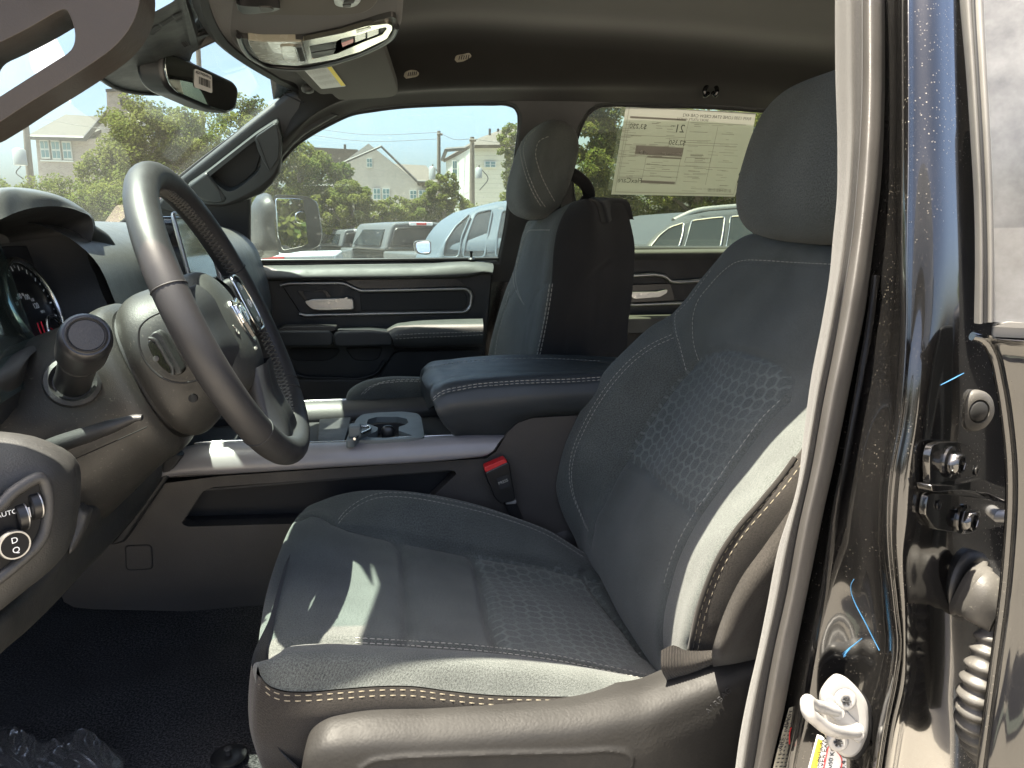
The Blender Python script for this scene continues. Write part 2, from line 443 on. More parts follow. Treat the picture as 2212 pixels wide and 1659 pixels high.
M['wheel'] = plastic('wheel leather', (.021, .0205, .0215), .52, 650, .10, dust=.0)
M['airbag'] = plastic('airbag cover', (.026, .026, .0245), .58, 420, .28, dust=.06)
M['column'] = plastic('column plastic', (.021, .020, .0185), .46, 700, .25, dust=.25)
M['shield'] = plastic('seat shield plastic', (.0145, .0138, .013), .60, 190, .30, spec=.22)
M['dash_lit'] = plastic('sunlit dash plastic', (.058, .058, .056), .42, 420, .3, dust=.06)  # lighter copy of the dash plastic, sun and sheen put into its colour
M['pillar'] = plastic('pillar trim', (.034, .035, .036), .5, 520, .25)
M['pillar_warm'] = plastic('near pillar trim', (.032, .025, .020), .45, 420, .2)
M['handle'] = plastic('grab handle', (.040, .043, .043), .42, 700, .15)
M['silver'] = plain('satin silver', (.33, .33, .325), .34, .85, var=.06, vscale=60)
M['silver_bright'] = plain('bright silver', (.62, .61, .59), .22, 1.0)
M['silver_paint'] = plastic('console silver paint', (.20, .19, .195), .36, 700, .12, spec=.6)
M['chrome'] = plain('chrome', (.75, .74, .72), .08, 1.0)
M['brass_chrome'] = plain('lamp chrome', (.60, .57, .48), .10, 1.0)
M['lens'] = plain('lamp lens', (.30, .28, .22), .25, 0, .6, coat=.4, var=.05)
M['black'] = plain('black plastic', (.008, .008, .009), .35)
M['panel_black'] = plain('dark panel', (.007, .007, .0075), .6, 0, .2)
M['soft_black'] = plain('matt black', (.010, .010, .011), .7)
M['piano'] = plain('gloss black', (.006, .006, .007), .08, 0, .6, coat=.5)
M['carbon'] = plain('patterned dark insert', (.020, .020, .021), .35, .2)
M['red'] = plain('red plastic', (.52, .018, .022), .35)
M['red_lens'] = plain('red lens', (.45, .02, .03), .2, coat=.5)
M['red_line'] = plain('red needle', (.75, .03, .05), .5)
M['white_print'] = plain('white print', (.70, .71, .72), .6)
M['grey_print'] = plain('grey print', (.28, .27, .24), .7)
M['paper'] = plain('sticker paper', (.62, .62, .60), .7)
M['yellow'] = plain('yellow print', (.80, .62, .03), .6)
M['stitch'] = plain('pale thread', (.24, .235, .21), .8)
M['tan_stitch'] = plain('tan thread', (.16, .14, .10), .8)
M['dark_stitch'] = plain('dark thread', (.05, .048, .045), .45)
M['seal'] = fabric('door seal flock', (.014, .013, .012), (.038, .035, .032), scale=700, gs=.5)
M['rubber'] = plastic('door seal rubber', (.042, .039, .036), .55, 900, .3)
M['boot'] = plastic('rubber boot', (.055, .052, .048), .5, 600, .2, dust=.3)
M['black_rubber'] = plain('black rubber', (.012, .012, .012), .55, var=.2)
M['zinc'] = plain('zinc plated steel', (.27, .265, .26), .42, .3, var=.05)
M['body'] = paint('black car paint', (.003, .0031, .0036), .38, .013)
M['body_clean'] = paint('black door paint', (.004, .0042, .005), .10, .012, rough=.05)
M['gasket'] = plain('window gasket', (.13, .125, .115), .5, var=.06)
M['mirror'] = plain('mirror glass', (.80, .82, .84), .01, 1.0)
M['mirror_dark'] = plain('dimming mirror', (.28, .30, .29), .015, 1.0)
M['wind'] = glass('windshield glass', (.71, .85, .84), .016, .0, 4.0)
M['side'] = glass('side window glass', (.78, .87, .86), .030, .14, 4.0)
M['privacy'] = glass('rear window glass', (.74, .80, .70), .010, .0, 4.0)
M['dark_glass'] = plain('tinted vehicle glass', (.014, .018, .022), .06, 0, .22)
# ------------------------------------------------------------------ ground and cab shell
def st(o, label=None): o['kind'] = 'structure'; return o
def ground():
    m, t, p = mat('concrete lot'); co = coords(t)
    n1 = noise(t, co, .6, 6, .6); n2 = noise(t, co, 60, 4, .7)
    c = mixc(t, n1, (.23, .213, .187), (.31, .287, .253)); c = mixc(t, ramp(t, n2, [(.4, (0, 0, 0)), (.7, (.5,)*3)]), c, (.20, .17, .135))
    t.links.new(c, p.inputs['Base Color']); p.inputs['Roughness'].default_value = .9; bump(t, p, n2, .3, .004)
    V, F = [], []; k = 24; R = 900
    xs = [-R, -200, -60, -20, -8, -4, -2, 0, 2, 4, 8, 20, 60, 200, R]
    for x in xs:
        for y in xs: V.append((x, y, 0))
    F = [(j, j+len(xs), j+len(xs)+1, j+1) for i in range(len(xs)-1) for j in range(i*len(xs), i*len(xs)+len(xs)-1)]
    st(mk('ground', V, F, m))
ground()
ZB, YB, YT, ZT = 1.215, 2.27, 2.08, 1.70
UP0, UPN = (0, YB, ZB), Vector((0, ZT-ZB, YB-YT)).normalized()
UPI = -UPN
def PU(u, v, d=0.0): return PN(u, v, Vector(UP0) - UPN*d, UPN)
FWIN = [(541,566),(541,500),(541,418),(556,402),(585,375),(612,342),(640,312),(675,288),(715,266),(760,246),(805,238),(850,232),(950,226),(1060,224),(1096,225),(1113,232),(1121,246),(1122,262),(1115,330),(1101,425),(1089,505),(1076,566)]
RWIN = [(1340,536),(1300,520),(1255,480),(1238,420),(1236,360),(1243,310),(1256,270),(1272,243),(1292,230),(1320,227),(1420,229),(1520,231),(1650,240),(1780,256),(1830,275),(1840,320),(1820,420),(1800,537)]
def cab():
    # passenger side upper frame with the two window openings
    outer = [(330,610),(322,452),(400,392),(500,308),(600,224),(636,196),(700,180),(900,150),(1300,140),(1700,150),(2000,190),(2040,610)]
    st(plate('door_frame_wall', [PU(*p, .03) for p in outer], UPN*.026, M['pillar'], holes=[[PU(*p, .03) for p in FWIN], [PU(*p, .03) for p in RWIN]], bevel=.008, seg=3))
    # headliner, front edge along the windshield header, rolled down to the passenger window tops
    hd = pts([(650,193,2.06),(600,166,1.86),(545,132,1.64),(490,85,1.40),(455,20,1.16),(440,-60,.96),(420,-120,.84)])
    xs = [.12, .45, .8, 1.2, 1.6]
    zc = lambda y: 1.775 - .10*max(0, abs(y-1.43)-.30)**1.6*1.6
    ys = [2.06, 1.90, 1.66, 1.41, 1.16, .96, .82]
    cols = []
    for h, y in zip(hd, ys):
        z = zc(y)
        cols.append([h, h*.55+Vector((.12, y, z))*.45+Vector((0, 0, .018)), Vector((.12, y, z)), Vector((.45, y, z+.008)), Vector((.9, y, z)), Vector((1.3, y, z-.03)), Vector((1.62, y, z-.14))])
    low = []
    for u, v in ((556,404),(585,372),(612,339),(640,308),(675,284),(715,262),(760,242),(850,228),(960,222),(1060,220),(1400,224),(1700,240)): low.append(PU(u, v, .028))
    low.append(Vector((1.62, low[-1].y, low[-1].z-.05)))
    mid = []
    for u, v in ((580,360),(604,320),(634,290),(664,262),(700,240),(740,226),(800,214),(900,204),(980,201),(1060,200),(1400,203),(1700,220)): mid.append(PU(u, v, .06))
    mid.append(Vector((1.62, mid[-1].y, mid[-1].z-.05)))
    cols[0] = [PU(646, 200, .05), PU(760, 186, .10), PU(930, 178, .10), PU(1100, 176, .10), PU(1400, 176, .10), PU(1700, 190, .10), Vector((1.62, 2.0, 1.6))]
    EDGE = lambda x: float(np.interp(x, [-.8, -.3, -.1, .2], [.60, .69, .724, .768]))
    rl = [Vector((x, EDGE(x)+.045, z)) for x, z in ((-.28, 1.545), (-.16, 1.64), (.0, 1.665), (.12, 1.672), (.45, 1.675), (.9, 1.67), (1.62, 1.6))]
    rl2 = [p + Vector((0, -.03, -.03)) for p in rl]
    rl3 = [p + Vector((0, -.045, .02)) for p in rl]
    G = loft([low, mid] + cols + [rl, rl2, rl3], 90, 11*7+1)
    global HEAD_BVH; HEAD_BVH = bvh_of(G)
    st(patch('headliner', G, M['headliner']))
    # outer roof skin
    R = loft([[Vector((-.24, y, z-.05)), Vector((.1, y, z+.02)), Vector((.8, y, z+.03)), Vector((1.66, y, z-.04))] for y, z in ((2.062, 1.70), (1.98, 1.79), (1.43, 1.83), (.90, 1.79))] + [[Vector((x, EDGE(x), z-.0)) for x, z in ((-.24, 1.62), (.1, 1.70), (.8, 1.70), (1.66, 1.66))]], 20, 30)
    st(patch('roof', R, M['body']))
    # cab rear wall, floor, sill and firewall
    st(plate('cab_rear_wall', [Vector((1.60, .60, .5)), Vector((1.60, 2.3, .5)), Vector((1.60, 2.3, 1.3)), Vector((1.62, 2.1, 1.75)), Vector((1.62, .75, 1.75)), Vector((1.60, .60, 1.3))], (.05, 0, 0), M['soft_black'], bevel=0))
    fl = loft([[Vector((-1.05, y, 1.0)), Vector((-.92, y, .80)), Vector((-.75, y, .665)), Vector((-.45, y, .645+dz)), Vector((0, y, .64+dz)), Vector((.5, y, .64+dz)), Vector((1.0, y, .64)), Vector((1.6, y, .66))] for y, dz in ((.66, .0), (.74, .0), (.9, -.004), (1.05, .002), (1.18, .0), (1.30, .012), (1.6, .012), (1.95, 0), (2.24, 0))], 140, 8*14+1)
    nz = np.array([[math.sin(p[0]*31+p[1]*17)*.0018 + math.sin(p[0]*13-p[1]*29)*.002 for p in r] for r in fl])
    fl[..., 2] += nz
    st(patch('carpet_floor', fl, M['carpet']))
    st(plate('firewall', [Vector((-1.0, .62, .55)), Vector((-1.0, 2.3, .55)), Vector((-.95, 2.3, 1.30)), Vector((-.95, .62, 1.30))], (-.05, 0, 0), M['soft_black'], bevel=0))
    st(box('rocker_sill', (.2, .60, .58), (2.9, .12, .12), M['body'], None, .02))
    st(box('underbody', (.3, 1.43, .52), (2.8, 1.6, .08), M['soft_black'], None, .0))
    st(plate('lower_body_side', [Vector((-1.0, 2.33, .45)), Vector((1.7, 2.33, .45)), Vector((1.7, 2.33, 1.19)), Vector((-1.0, 2.33, 1.19))], (0, .02, 0), M['body'], bevel=.004))
    # windshield
    hd2 = [p + Vector((-.012, 0, .006)) for p in hd]
    bot = [Vector((x, y, z)) for x, y, z in ((-.70, 2.19, 1.318), (-.76, 1.92, 1.31), (-.84, 1.66, 1.305), (-.86, 1.41, 1.305), (-.85, 1.16, 1.305), (-.78, .9, 1.31), (-.70, .74, 1.315))]
    bw = [ (a*.5+b*.5) + Vector((-.02, 0, .03)) for a, b in zip(hd2, bot)]
    bw[0] = PY(505, 293, 2.12)
    G = loft([[a, c, b] for a, b, c in zip(hd2, bot, bw)], 30, 40)
    global WIND_BVH; WIND_BVH = bvh_of(G)
    ws = patch('windshield', G, M['wind'], None); tag(ws, 'wide dusty windshield above the dashboard', 'windshield')
    tube('frit_band', [p+Vector((.002, 0, -.004)) for p in hd2], .012, M['soft_black'], ws, n=6)
    tube('frit_band', [hd2[0]+Vector((.01, -.006, -.008)), bw[0]+Vector((0.0, -.006, -.004)), bot[0]], .007, M['soft_black'], ws, n=6)
    # black body behind the doors and the near windshield pillar
    st(box('truck_bed_body', (2.8, 1.38, .92), (2.2, 1.96, .80), M['body'], None, .05))
    tube('body_pillar_edge', [Vector((x, EDGE(x)+.034, z)) for x, z in ((.5, 1.705), (.05, 1.70), (-.16, 1.66), (-.29, 1.575), (-.5, 1.44), (-.78, 1.29))], .033, M['body'], None, n=12)
    bpy.data.objects['body_pillar_edge']['kind'] = 'structure'
    # hood beyond the glass
    G = loft([[Vector((-.80, y, 1.30)), Vector((-1.0, y, 1.30+z)), Vector((-1.6, y, 1.27+z)), Vector((-2.1, y, 1.20+z)), Vector((-2.3, y, 1.02))] for y, z in ((.55, -.05), (.62, .0), (.8, .025), (1.1, .03), (1.43, .025), (1.75, .03), (2.06, .025), (2.24, 0), (2.31, -.05))], 30, 60)
    hood = patch('truck_hood', G, M['body']); tag(hood, 'glossy hood of the truck ahead of the windshield', 'car hood')
cab()

# ------------------------------------------------------------------ passenger doors
def open_rnd(P, r):
    Q = rnd(P, [0] + [r]*(len(P)-2) + [0], 4); return Q
def P4(lst, Y): return [PY(u, v, Y) for u, v in lst]
door = thing('car_door', 'closed front passenger door with padded sill, silver framed handle recess and armrest', 'car door', (.1, 2.25, .6))
def front_door():
    DY = 2.225
    outl = [(470,575),(1062,566),(1066,580),(1060,640),(1050,760),(1046,800),(1040,1000),(700,1010),(440,990)]
    plate('door_panel', P4(outl, DY), (0, .06, 0), M['door'], door, bevel=.006)
    # padded sill
    a = [pts([(500,568),(541,567),(700,565),(900,563),(1050,560),(1062,561)], 2.27), pts([(500,574),(541,573),(700,571),(900,569),(1050,566),(1064,568)], 2.235),
         pts([(490,588),(541,587),(700,585),(900,582),(1048,577),(1066,580)], 2.19), pts([(490,600),(541,600),(700,599),(900,597),(1020,592),(1050,587),(1064,589)], 2.178), pts([(490,607),(541,607),(700,605),(900,603),(1020,598),(1050,592),(1062,594)], 2.205)]
    patch('sill_pad', loft(a, 60, 25), M['doorpad'], door)
    plate('window_pane', [PU(*p, -.006) for p in [(530,580)]+FWIN[1:3]+[(545,398)]+[(u-6, v-8) for u, v in FWIN[3:17]]+[(1130,262),(1124,330),(1110,425),(1098,505),(1084,580)]], UPN*.004, M['side'], door, bevel=0)
    tube('window_seal', [PU(*p, .02) for p in FWIN[2:]], .006, M['soft_black'], door, n=8)
    tube('window_seal', [PU(u, v-2, .025) for u, v in ((541,566),(800,564),(1076,561))], .006, M['black'], door, n=8)
    # lock knob
    lathe('lock_knob', [(.012, 0), (.010, .004), (.004, .007), (.004, .020), (.0055, .022), (.005, .026)], PY(1018, 561, 2.232), (0, 0, 1), M['black'], door, n=16)
    # silver outline of the handle recess
    rec = [(606,614),(740,611),(776,625),(1004,621),(1018,634),(1016,662),(1004,674),(650,680)]
    plate('recess_panel', rnd([PY(u, v, DY-.004) for u, v in rec], .012, 4), (0, .012, 0), M['dark'], door, bevel=.004)
    tube('silver_strip', [p for p in open_rnd([PY(u, v, DY-.010) for u, v in ((605,617),(622,612),(741,611),(778,628),(1008,623),(1019,634),(1016,664),(1004,674),(690,680),(662,682),(647,678))], .012)], .0055, M['silver'], door, n=8, k=0)
    plate('dark_insert', rnd([PY(u, v, DY-.006) for u, v in ((745,607),(760,604),(985,602),(1004,614),(1003,618),(784,625),(772,621))], .006, 3), (0, .01, 0), M['carbon'], door, bevel=.002)
    V, F = [], []
    for i in range(26):
        u = 778+i*8.6; box_geo(V, F, PY(u, 611+.0*i, DY-.0065), .0022, .0016, .022 if u > 800 else .012, Matrix.Rotation(.45, 3, 'Y'))
    tag(mk('insert_rib', V, F, M['door'], door, smooth=False), kind='stuff')
    plate('recess_lower_panel', rnd([PY(u, v, DY-.006) for u, v in ((778,633),(1000,628),(1009,640),(1008,660),(1000,668),(780,672))], .008, 3), (0, .01, 0), M['soft_black'], door, bevel=.002)
    plate('handle_pocket', rnd([PY(u, v, DY-.0075) for u, v in ((640,627),(706,626),(718,644),(716,650),(662,653))], .008, 3), (0, .01, 0), M['black'], door, bevel=.002)
    plate('pocket_flap', rnd([PY(u, v, DY-.012) for u, v in ((652,630),(698,629),(708,645),(664,649))], .006, 3), (0, .006, 0), M['dark'], door, bevel=.003)
    h = plate('door_handle', rnd([PY(u, v, DY-.030) for u, v in ((656,652),(676,646),(742,644),(763,645),(765,667),(760,669),(690,671),(672,668))], .008, 4), (0, .016, 0), M['silver'], door, bevel=.005, seg=3)
    plate('handle_top', rnd([PY(u, v, DY-.034) for u, v in ((657,651),(676,648),(742,645),(750,641),(752,644),(744,650),(676,653))], .003, 3), (0, .006, 0), M['silver'], h, bevel=.002)
    # armrest in three pieces
    def arm(name, px, Y, m, depth=.14, bevel=.012): return plate(name, rnd([PY(u, v, Y) for u, v in px], .014, 4), (0, depth, 0), m, door, bevel=bevel, seg=4)
    c = [pts(l, y) for l, y in (([(838,712),(858,700),(880,695),(960,690),(1043,688)], 2.22), ([(836,713),(856,702),(880,699),(960,694),(1043,692)], 2.14), ([(842,722),(858,714),(880,711),(960,708),(1044,706)], 2.10), ([(848,733),(862,729),(880,726),(960,722),(1044,720)], 2.095), ([(850,746),(862,747),(880,748),(960,746),(1042,744)], 2.11), ([(852,752),(866,752),(880,752),(960,750),(1042,748)], 2.16))]
    G = loft(c, 50, 36); b = bvh_of(G)
    patch('armrest_pad', G, M['doorpad'], door)
    V, F = [], []
    for ln in ([(854,724),(900,721),(960,719),(1043,716)], [(854,732),(900,729),(960,727),(1043,723)]): stitch_geo(*onto(b, ln, 100, .001), length=.008, r=.0009, V=V, F=F)
    tag(mk('armrest_stitching', V, F, M['stitch'], door, smooth=False), kind='stuff')
    arm('armrest_middle', ((719,725),(727,716),(800,714),(846,718),(850,735),(848,748),(722,750)), 2.115, M['door'])
    sw = arm('switch_base', ((575,722),(600,714),(712,714),(722,722),(719,749),(600,750),(580,745)), 2.13, M['door'])
    plate('switch_panel', rnd([PY(u, v, 2.135) for u, v in ((600,712),(612,706),(690,705),(728,706),(722,715),(606,719))], .006, 3), (0, .06, 0), M['mid'], sw, bevel=.003)
    for u in (640, 652, 664): box('window_switch', PY(u, 707, 2.16), (.013, .02, .008), M['silver'], sw, .003)
    plate('courtesy_reflector', rnd([PY(u, v, DY-.004) for u, v in ((744,751),(828,750),(818,775),(806,780),(764,779))], .012, 4), (0, .01, 0), M['dark'], door, bevel=.003)
    plate('pull_cup', rnd([PY(u, v, DY-.003) for u, v in ((620,752),(738,752),(724,772),(700,781),(630,780))], .02, 4), (0, .01, 0), M['soft_black'], door, bevel=.003)
    # lower panel relief and map pocket lip
    plate('lower_relief', rnd([PY(u, v, DY-.014) for u, v in ((852,757),(1046,754),(1046,850),(820,850),(808,828))], .02, 4), (0, .016, 0), M['door'], door, bevel=.008, seg=3)
    tube('map_pocket_lip', pts([(620,800),(650,812),(720,816),(785,816),(812,806),(832,780)], DY-.01), .006, M['door'], door, n=8)
    plate('map_pocket', rnd([PY(u, v, DY-.016) for u, v in ((600,818),(800,818),(812,870),(600,880))], .015, 4), (0, .02, 0), M['mid'], door, bevel=.008, seg=3)
front_door()

rdoor = thing('car_door', 'closed rear passenger door in shade, with a silver trim line and pull handle', 'car door', (1.0, 2.25, .6))
def rear_door():
    DY = 2.225
    plate('door_panel', P4([(1120,566),(1180,545),(1338,540),(1560,538),(2000,530),(2000,1000),(1080,1000),(1080,780)], DY+.005), (0, .06, 0), M['dark'], rdoor, bevel=.006)
    a = [pts([(1310,535),(1420,534),(1560,533),(1700,532)], 2.262), pts([(1310,538),(1420,537),(1560,536),(1700,535)], 2.225), pts([(1310,548),(1420,547),(1560,546),(1700,545)], 2.205), pts([(1310,562),(1420,561),(1560,560),(1700,558)], 2.215)]
    patch('sill_pad', loft(a, 40, 20), M['doorpad'], rdoor)
    plate('window_pane', [PU(*p, -.006) for p in [(1335,550),(1290,530),(1245,490),(1228,420),(1226,360),(1233,306),(1248,262),(1266,236),(1290,222),(1320,219),(1520,223),(1780,248),(1845,275),(1850,320),(1830,420),(1805,550)]], UPN*.004, M['privacy'], rdoor, bevel=0)
    tube('window_seal', [PU(*p, .02) for p in RWIN], .006, M['soft_black'], rdoor, n=8, closed=True)
    tube('silver_strip', pts([(1330,598),(1380,595),(1422,594),(1436,597),(1452,608),(1462,609),(1512,606),(1560,604)], DY-.010), .0065, M['silver'], rdoor, n=8, k=80)
    plate('door_handle', rnd([PY(u, v, DY-.020) for u, v in ((1359,631),(1420,630),(1443,625),(1441,633),(1425,642),(1370,646),(1362,640))], .006, 3), (0, .012, 0), M['silver'], rdoor, bevel=.004)
    plate('handle_pocket', rnd([PY(u, v, DY-.004) for u, v in ((1345,615),(1450,612),(1460,650),(1350,655))], .01, 3), (0, .01, 0), M['black'], rdoor, bevel=.003)
    tube('lower_silver_strip', pts([(1343,655),(1365,658),(1400,657),(1470,655),(1560,652)], DY-.010), .0055, M['silver'], rdoor, n=8, k=40)
    plate('armrest', rnd([PY(u, v, 2.13) for u, v in ((1310,690),(1360,687),(1420,686),(1560,684),(1560,720),(1320,722))], .012, 4), (0, .1, 0), M['doorpad'], rdoor, bevel=.010, seg=3)
rear_door()

def sticker():
    d = .012
    o3 = lambda u, v, k=0: PU(u, v, d+k)
    T = lambda a, b: o3(1269+.1709*a, 205+.1709*b, .0008)
    s = plate('window_sticker', [o3(1269+.1709*a, 205+.1709*b) for a, b in ((490,140),(1400,190),(2130,232),(2050,700),(1910,1010),(1925,1060),(1890,1090),(1905,1160),(1862,1287),(1180,1275),(302,1258))], UPN*.0006, None or M['sticker'], None, bevel=0)
    tag(s, 'big paper price sticker stuck inside the rear side window, its print seen reversed', 'window sticker')
    V, F = [], []
    def bar(a, b, c, e, w):
        p, q = T(a, b), T(c, e); e_ = (q-p).normalized(); n_ = e_.cross(UPN).normalized()*w*.5
        k = len(V); V.extend([p+n_, p-n_, q-n_, q+n_]); F.append((k, k+1, k+2, k+3))
    def quad(Q):
        k = len(V); V.extend([T(*q) for q in Q]); F.append((k, k+1, k+2, k+3))
    # boxed panels, header bars, rule lines, all at their places on the sheet
    for Q in (((540,268),(1250,305),(1248,330),(538,295)), ((615,640),(1218,668),(1195,782),(598,752)), ((755,770),(1190,795),(1186,815),(750,792)), ((685,1078),(1108,1098),(1100,1132),(680,1112))): quad(Q)
    for l in ((1285,305,1110,1132),(500,505,1240,540),(480,630,1030,655),(1040,545,1020,652),(445,755,740,775),(745,775,690,1060),(690,1045,395,1035),(535,325,498,505),(500,505,478,640),(478,640,450,750),(450,750,395,1040),(735,880,1175,900),(715,955,1160,975),(700,1025,1140,1042),(1245,790,1560,800),(1225,850,1545,860),(1245,790,1228,850),(1560,800,1545,860),(1560,580,1160,575),(1240,600,1900,625),(1200,630,1890,655),(730,880,1900,930),(1300,350,2000,380),(1650,400,1490,1140)): bar(*l, .0011)
    r = random.Random(5)
    for i in range(150):
        x = r.choice((560, 600, 860, 1290, 1340, 1400, 1700, 1760, 1000, 430, 470, 800, 1560)); y = r.uniform(340, 1240)
        x2 = x - y*.13 + 60; L = r.uniform(40, 190)
        if y > 1130 and x < 1150: continue
        bar(x2, y, x2+L, y+L*.045, r.choice((.0008, .0010, .0013)))
    for i in range(26): bar(1525+i*11.5, 1178+i*.5, 1519+i*11.5, 1222+i*.5, r.choice((.0007, .0012, .0016)))
    bar(348, 1226, 1845, 1258, .0018); bar(530, 150, 348, 1226, .0014); bar(530, 150, 2100, 240, .0012); bar(1985, 800, 1845, 1258, .0012)
    tag(mk('printed_lines', V, F, M['print_lines'], s, smooth=False), kind='stuff')
    xd = T(1000, 330)-T(600, 308); yd = T(520, 420)-T(500, 505)
    for body, a, b, size, m_ in (('21', 1165, 430, .032, 'print_dark'), ('$3,250', 640, 398, .019, 'print_dark'), ('$2,350', 1135, 607, .019, 'print_dark'), ('FlexCare', 535, 1082, .021, 'print_dark'), ('RAM 1500 LONE STAR CREW CAB 4X2', 1640, 280, .0125, 'print_dark'), ('SPORT UTILITY VEHICLE', 1330, 312, .009, 'print_dark'), ('MPG', 1080, 395, .007, 'print_dark'), ('fueleconomy.gov', 1070, 738, .009, 'sticker')):
        text('lettering', body, T(a, b) - UPN*.0006, -xd, yd, size, M[m_], s, .0001)
    for a, b in ((682, 722), (733, 728)):
        lathe('round_symbol', [(.0048, 0), (.0048, .0005)], T(a, b) - UPN*.0008, -UPN, M['sticker'], s, n=20)
def sheet_mat():
    m = bpy.data.materials.new('translucent paper'); m.use_nodes = True; t = m.node_tree; t.nodes.clear()
    o = t.nodes.new('ShaderNodeOutputMaterial'); a = nd(t, 'ShaderNodeBsdfTranslucent'); b = nd(t, 'ShaderNodeBsdfDiffuse')
    a.inputs[0].default_value = (.50, .50, .465, 1); b.inputs[0].default_value = (.50, .49, .45, 1)
    x = t.nodes.new('ShaderNodeMixShader'); x.inputs[0].default_value = .45
    t.links.new(a.outputs[0], x.inputs[1]); t.links.new(b.outputs[0], x.inputs[2]); t.links.new(x.outputs[0], o.inputs[0])
    M['sticker'] = m
    for nm, c in (('print_lines', (.29, .28, .245)), ('print_dark', (.13, .13, .115))):
        M[nm] = plain(nm.replace('_', ' '), c, .8)
sheet_mat(); sticker()

# ------------------------------------------------------------------ far A pillar trim and its grab handle
def far_pillar():
    pl = plate('pillar_trim', [PU(u, v, .045) for u, v in ((330,450),(383,391),(460,330),(560,250),(618,203),(640,200),(690,230),(736,248),(700,268),(660,292),(634,314),(610,342),(604,376),(590,398),(568,420),(520,440),(480,449),(440,447),(395,470))], UPN*.05, M['pillar'], None, bevel=.012, seg=4)
    tag(pl, 'dark grey trim of the far windshield pillar carrying a grab handle', 'pillar trim')
    tube('trim_joint', [PU(u, v, .048) for u, v in ((612,202),(650,220),(700,240),(732,249))], .0018, M['soft_black'], pl, n=6)
    gh = thing('grab_handle', 'slanted grab handle on the far windshield pillar', 'grab handle', PU(510, 380, .09))
    Q = lambda l, d: [PU(u, v, d) for u, v in l]
    plate('handle_frame', rnd(Q(((398,407),(446,374),(552,291),(598,261),(609,300),(606,346),(590,378),(558,406),(512,430),(482,442),(440,441),(416,424)), .085), .012, 4), UPN*.055, M['handle'], gh, holes=[rnd(Q(((452,382),(552,302),(561,330),(566,352),(556,374),(530,396),(508,411),(492,415),(478,406),(464,394)), .085), .010, 4)], bevel=.011, seg=4)
    plate('handle_pad', rnd(Q(((550,296),(597,264),(604,300),(603,342),(583,372),(570,352),(556,325)), .089), .010, 4), UPN*.02, M['handle'], gh, bevel=.008, seg=3)
    plate('handle_pad', rnd(Q(((400,407),(446,372),(462,392),(492,432),(474,442),(446,438),(420,424)), .089), .010, 4), UPN*.02, M['handle'], gh, bevel=.008, seg=3)
    plate('recess', rnd(Q(((452,372),(552,290),(566,330),(552,372),(508,408),(484,412)), .050), .01, 4), UPN*.01, M['soft_black'], gh, bevel=.003)
    for l in (((556,300),(568,330),(582,368)), ((446,378),(470,405),(480,436))): tube('pad_seam', Q(l, .0905), .0008, M['soft_black'], gh, n=5)
far_pillar()

# ------------------------------------------------------------------ near A pillar and handle
def near_pillar():
    Y = .72
    hole = rnd(P4(((-60,118),(0,92),(60,62),(125,24),(143,18),(154,40),(163,72),(160,98),(148,114),(100,144),(0,208),(-60,248)), Y), .012, 5)
    out = rnd(P4(((-70,306),(0,264),(60,224),(130,182),(192,142),(246,104),(282,62),(302,14),(304,-60),(-70,-60)), Y), .012, 5)
    o = plate('grab_handle', out, (0, .045, 0), M['pillar_warm'], None, holes=[hole], bevel=.016, seg=5)
    tag(o, 'big looped grab handle on the near windshield pillar, nearest us at the top', 'grab handle')
near_pillar()

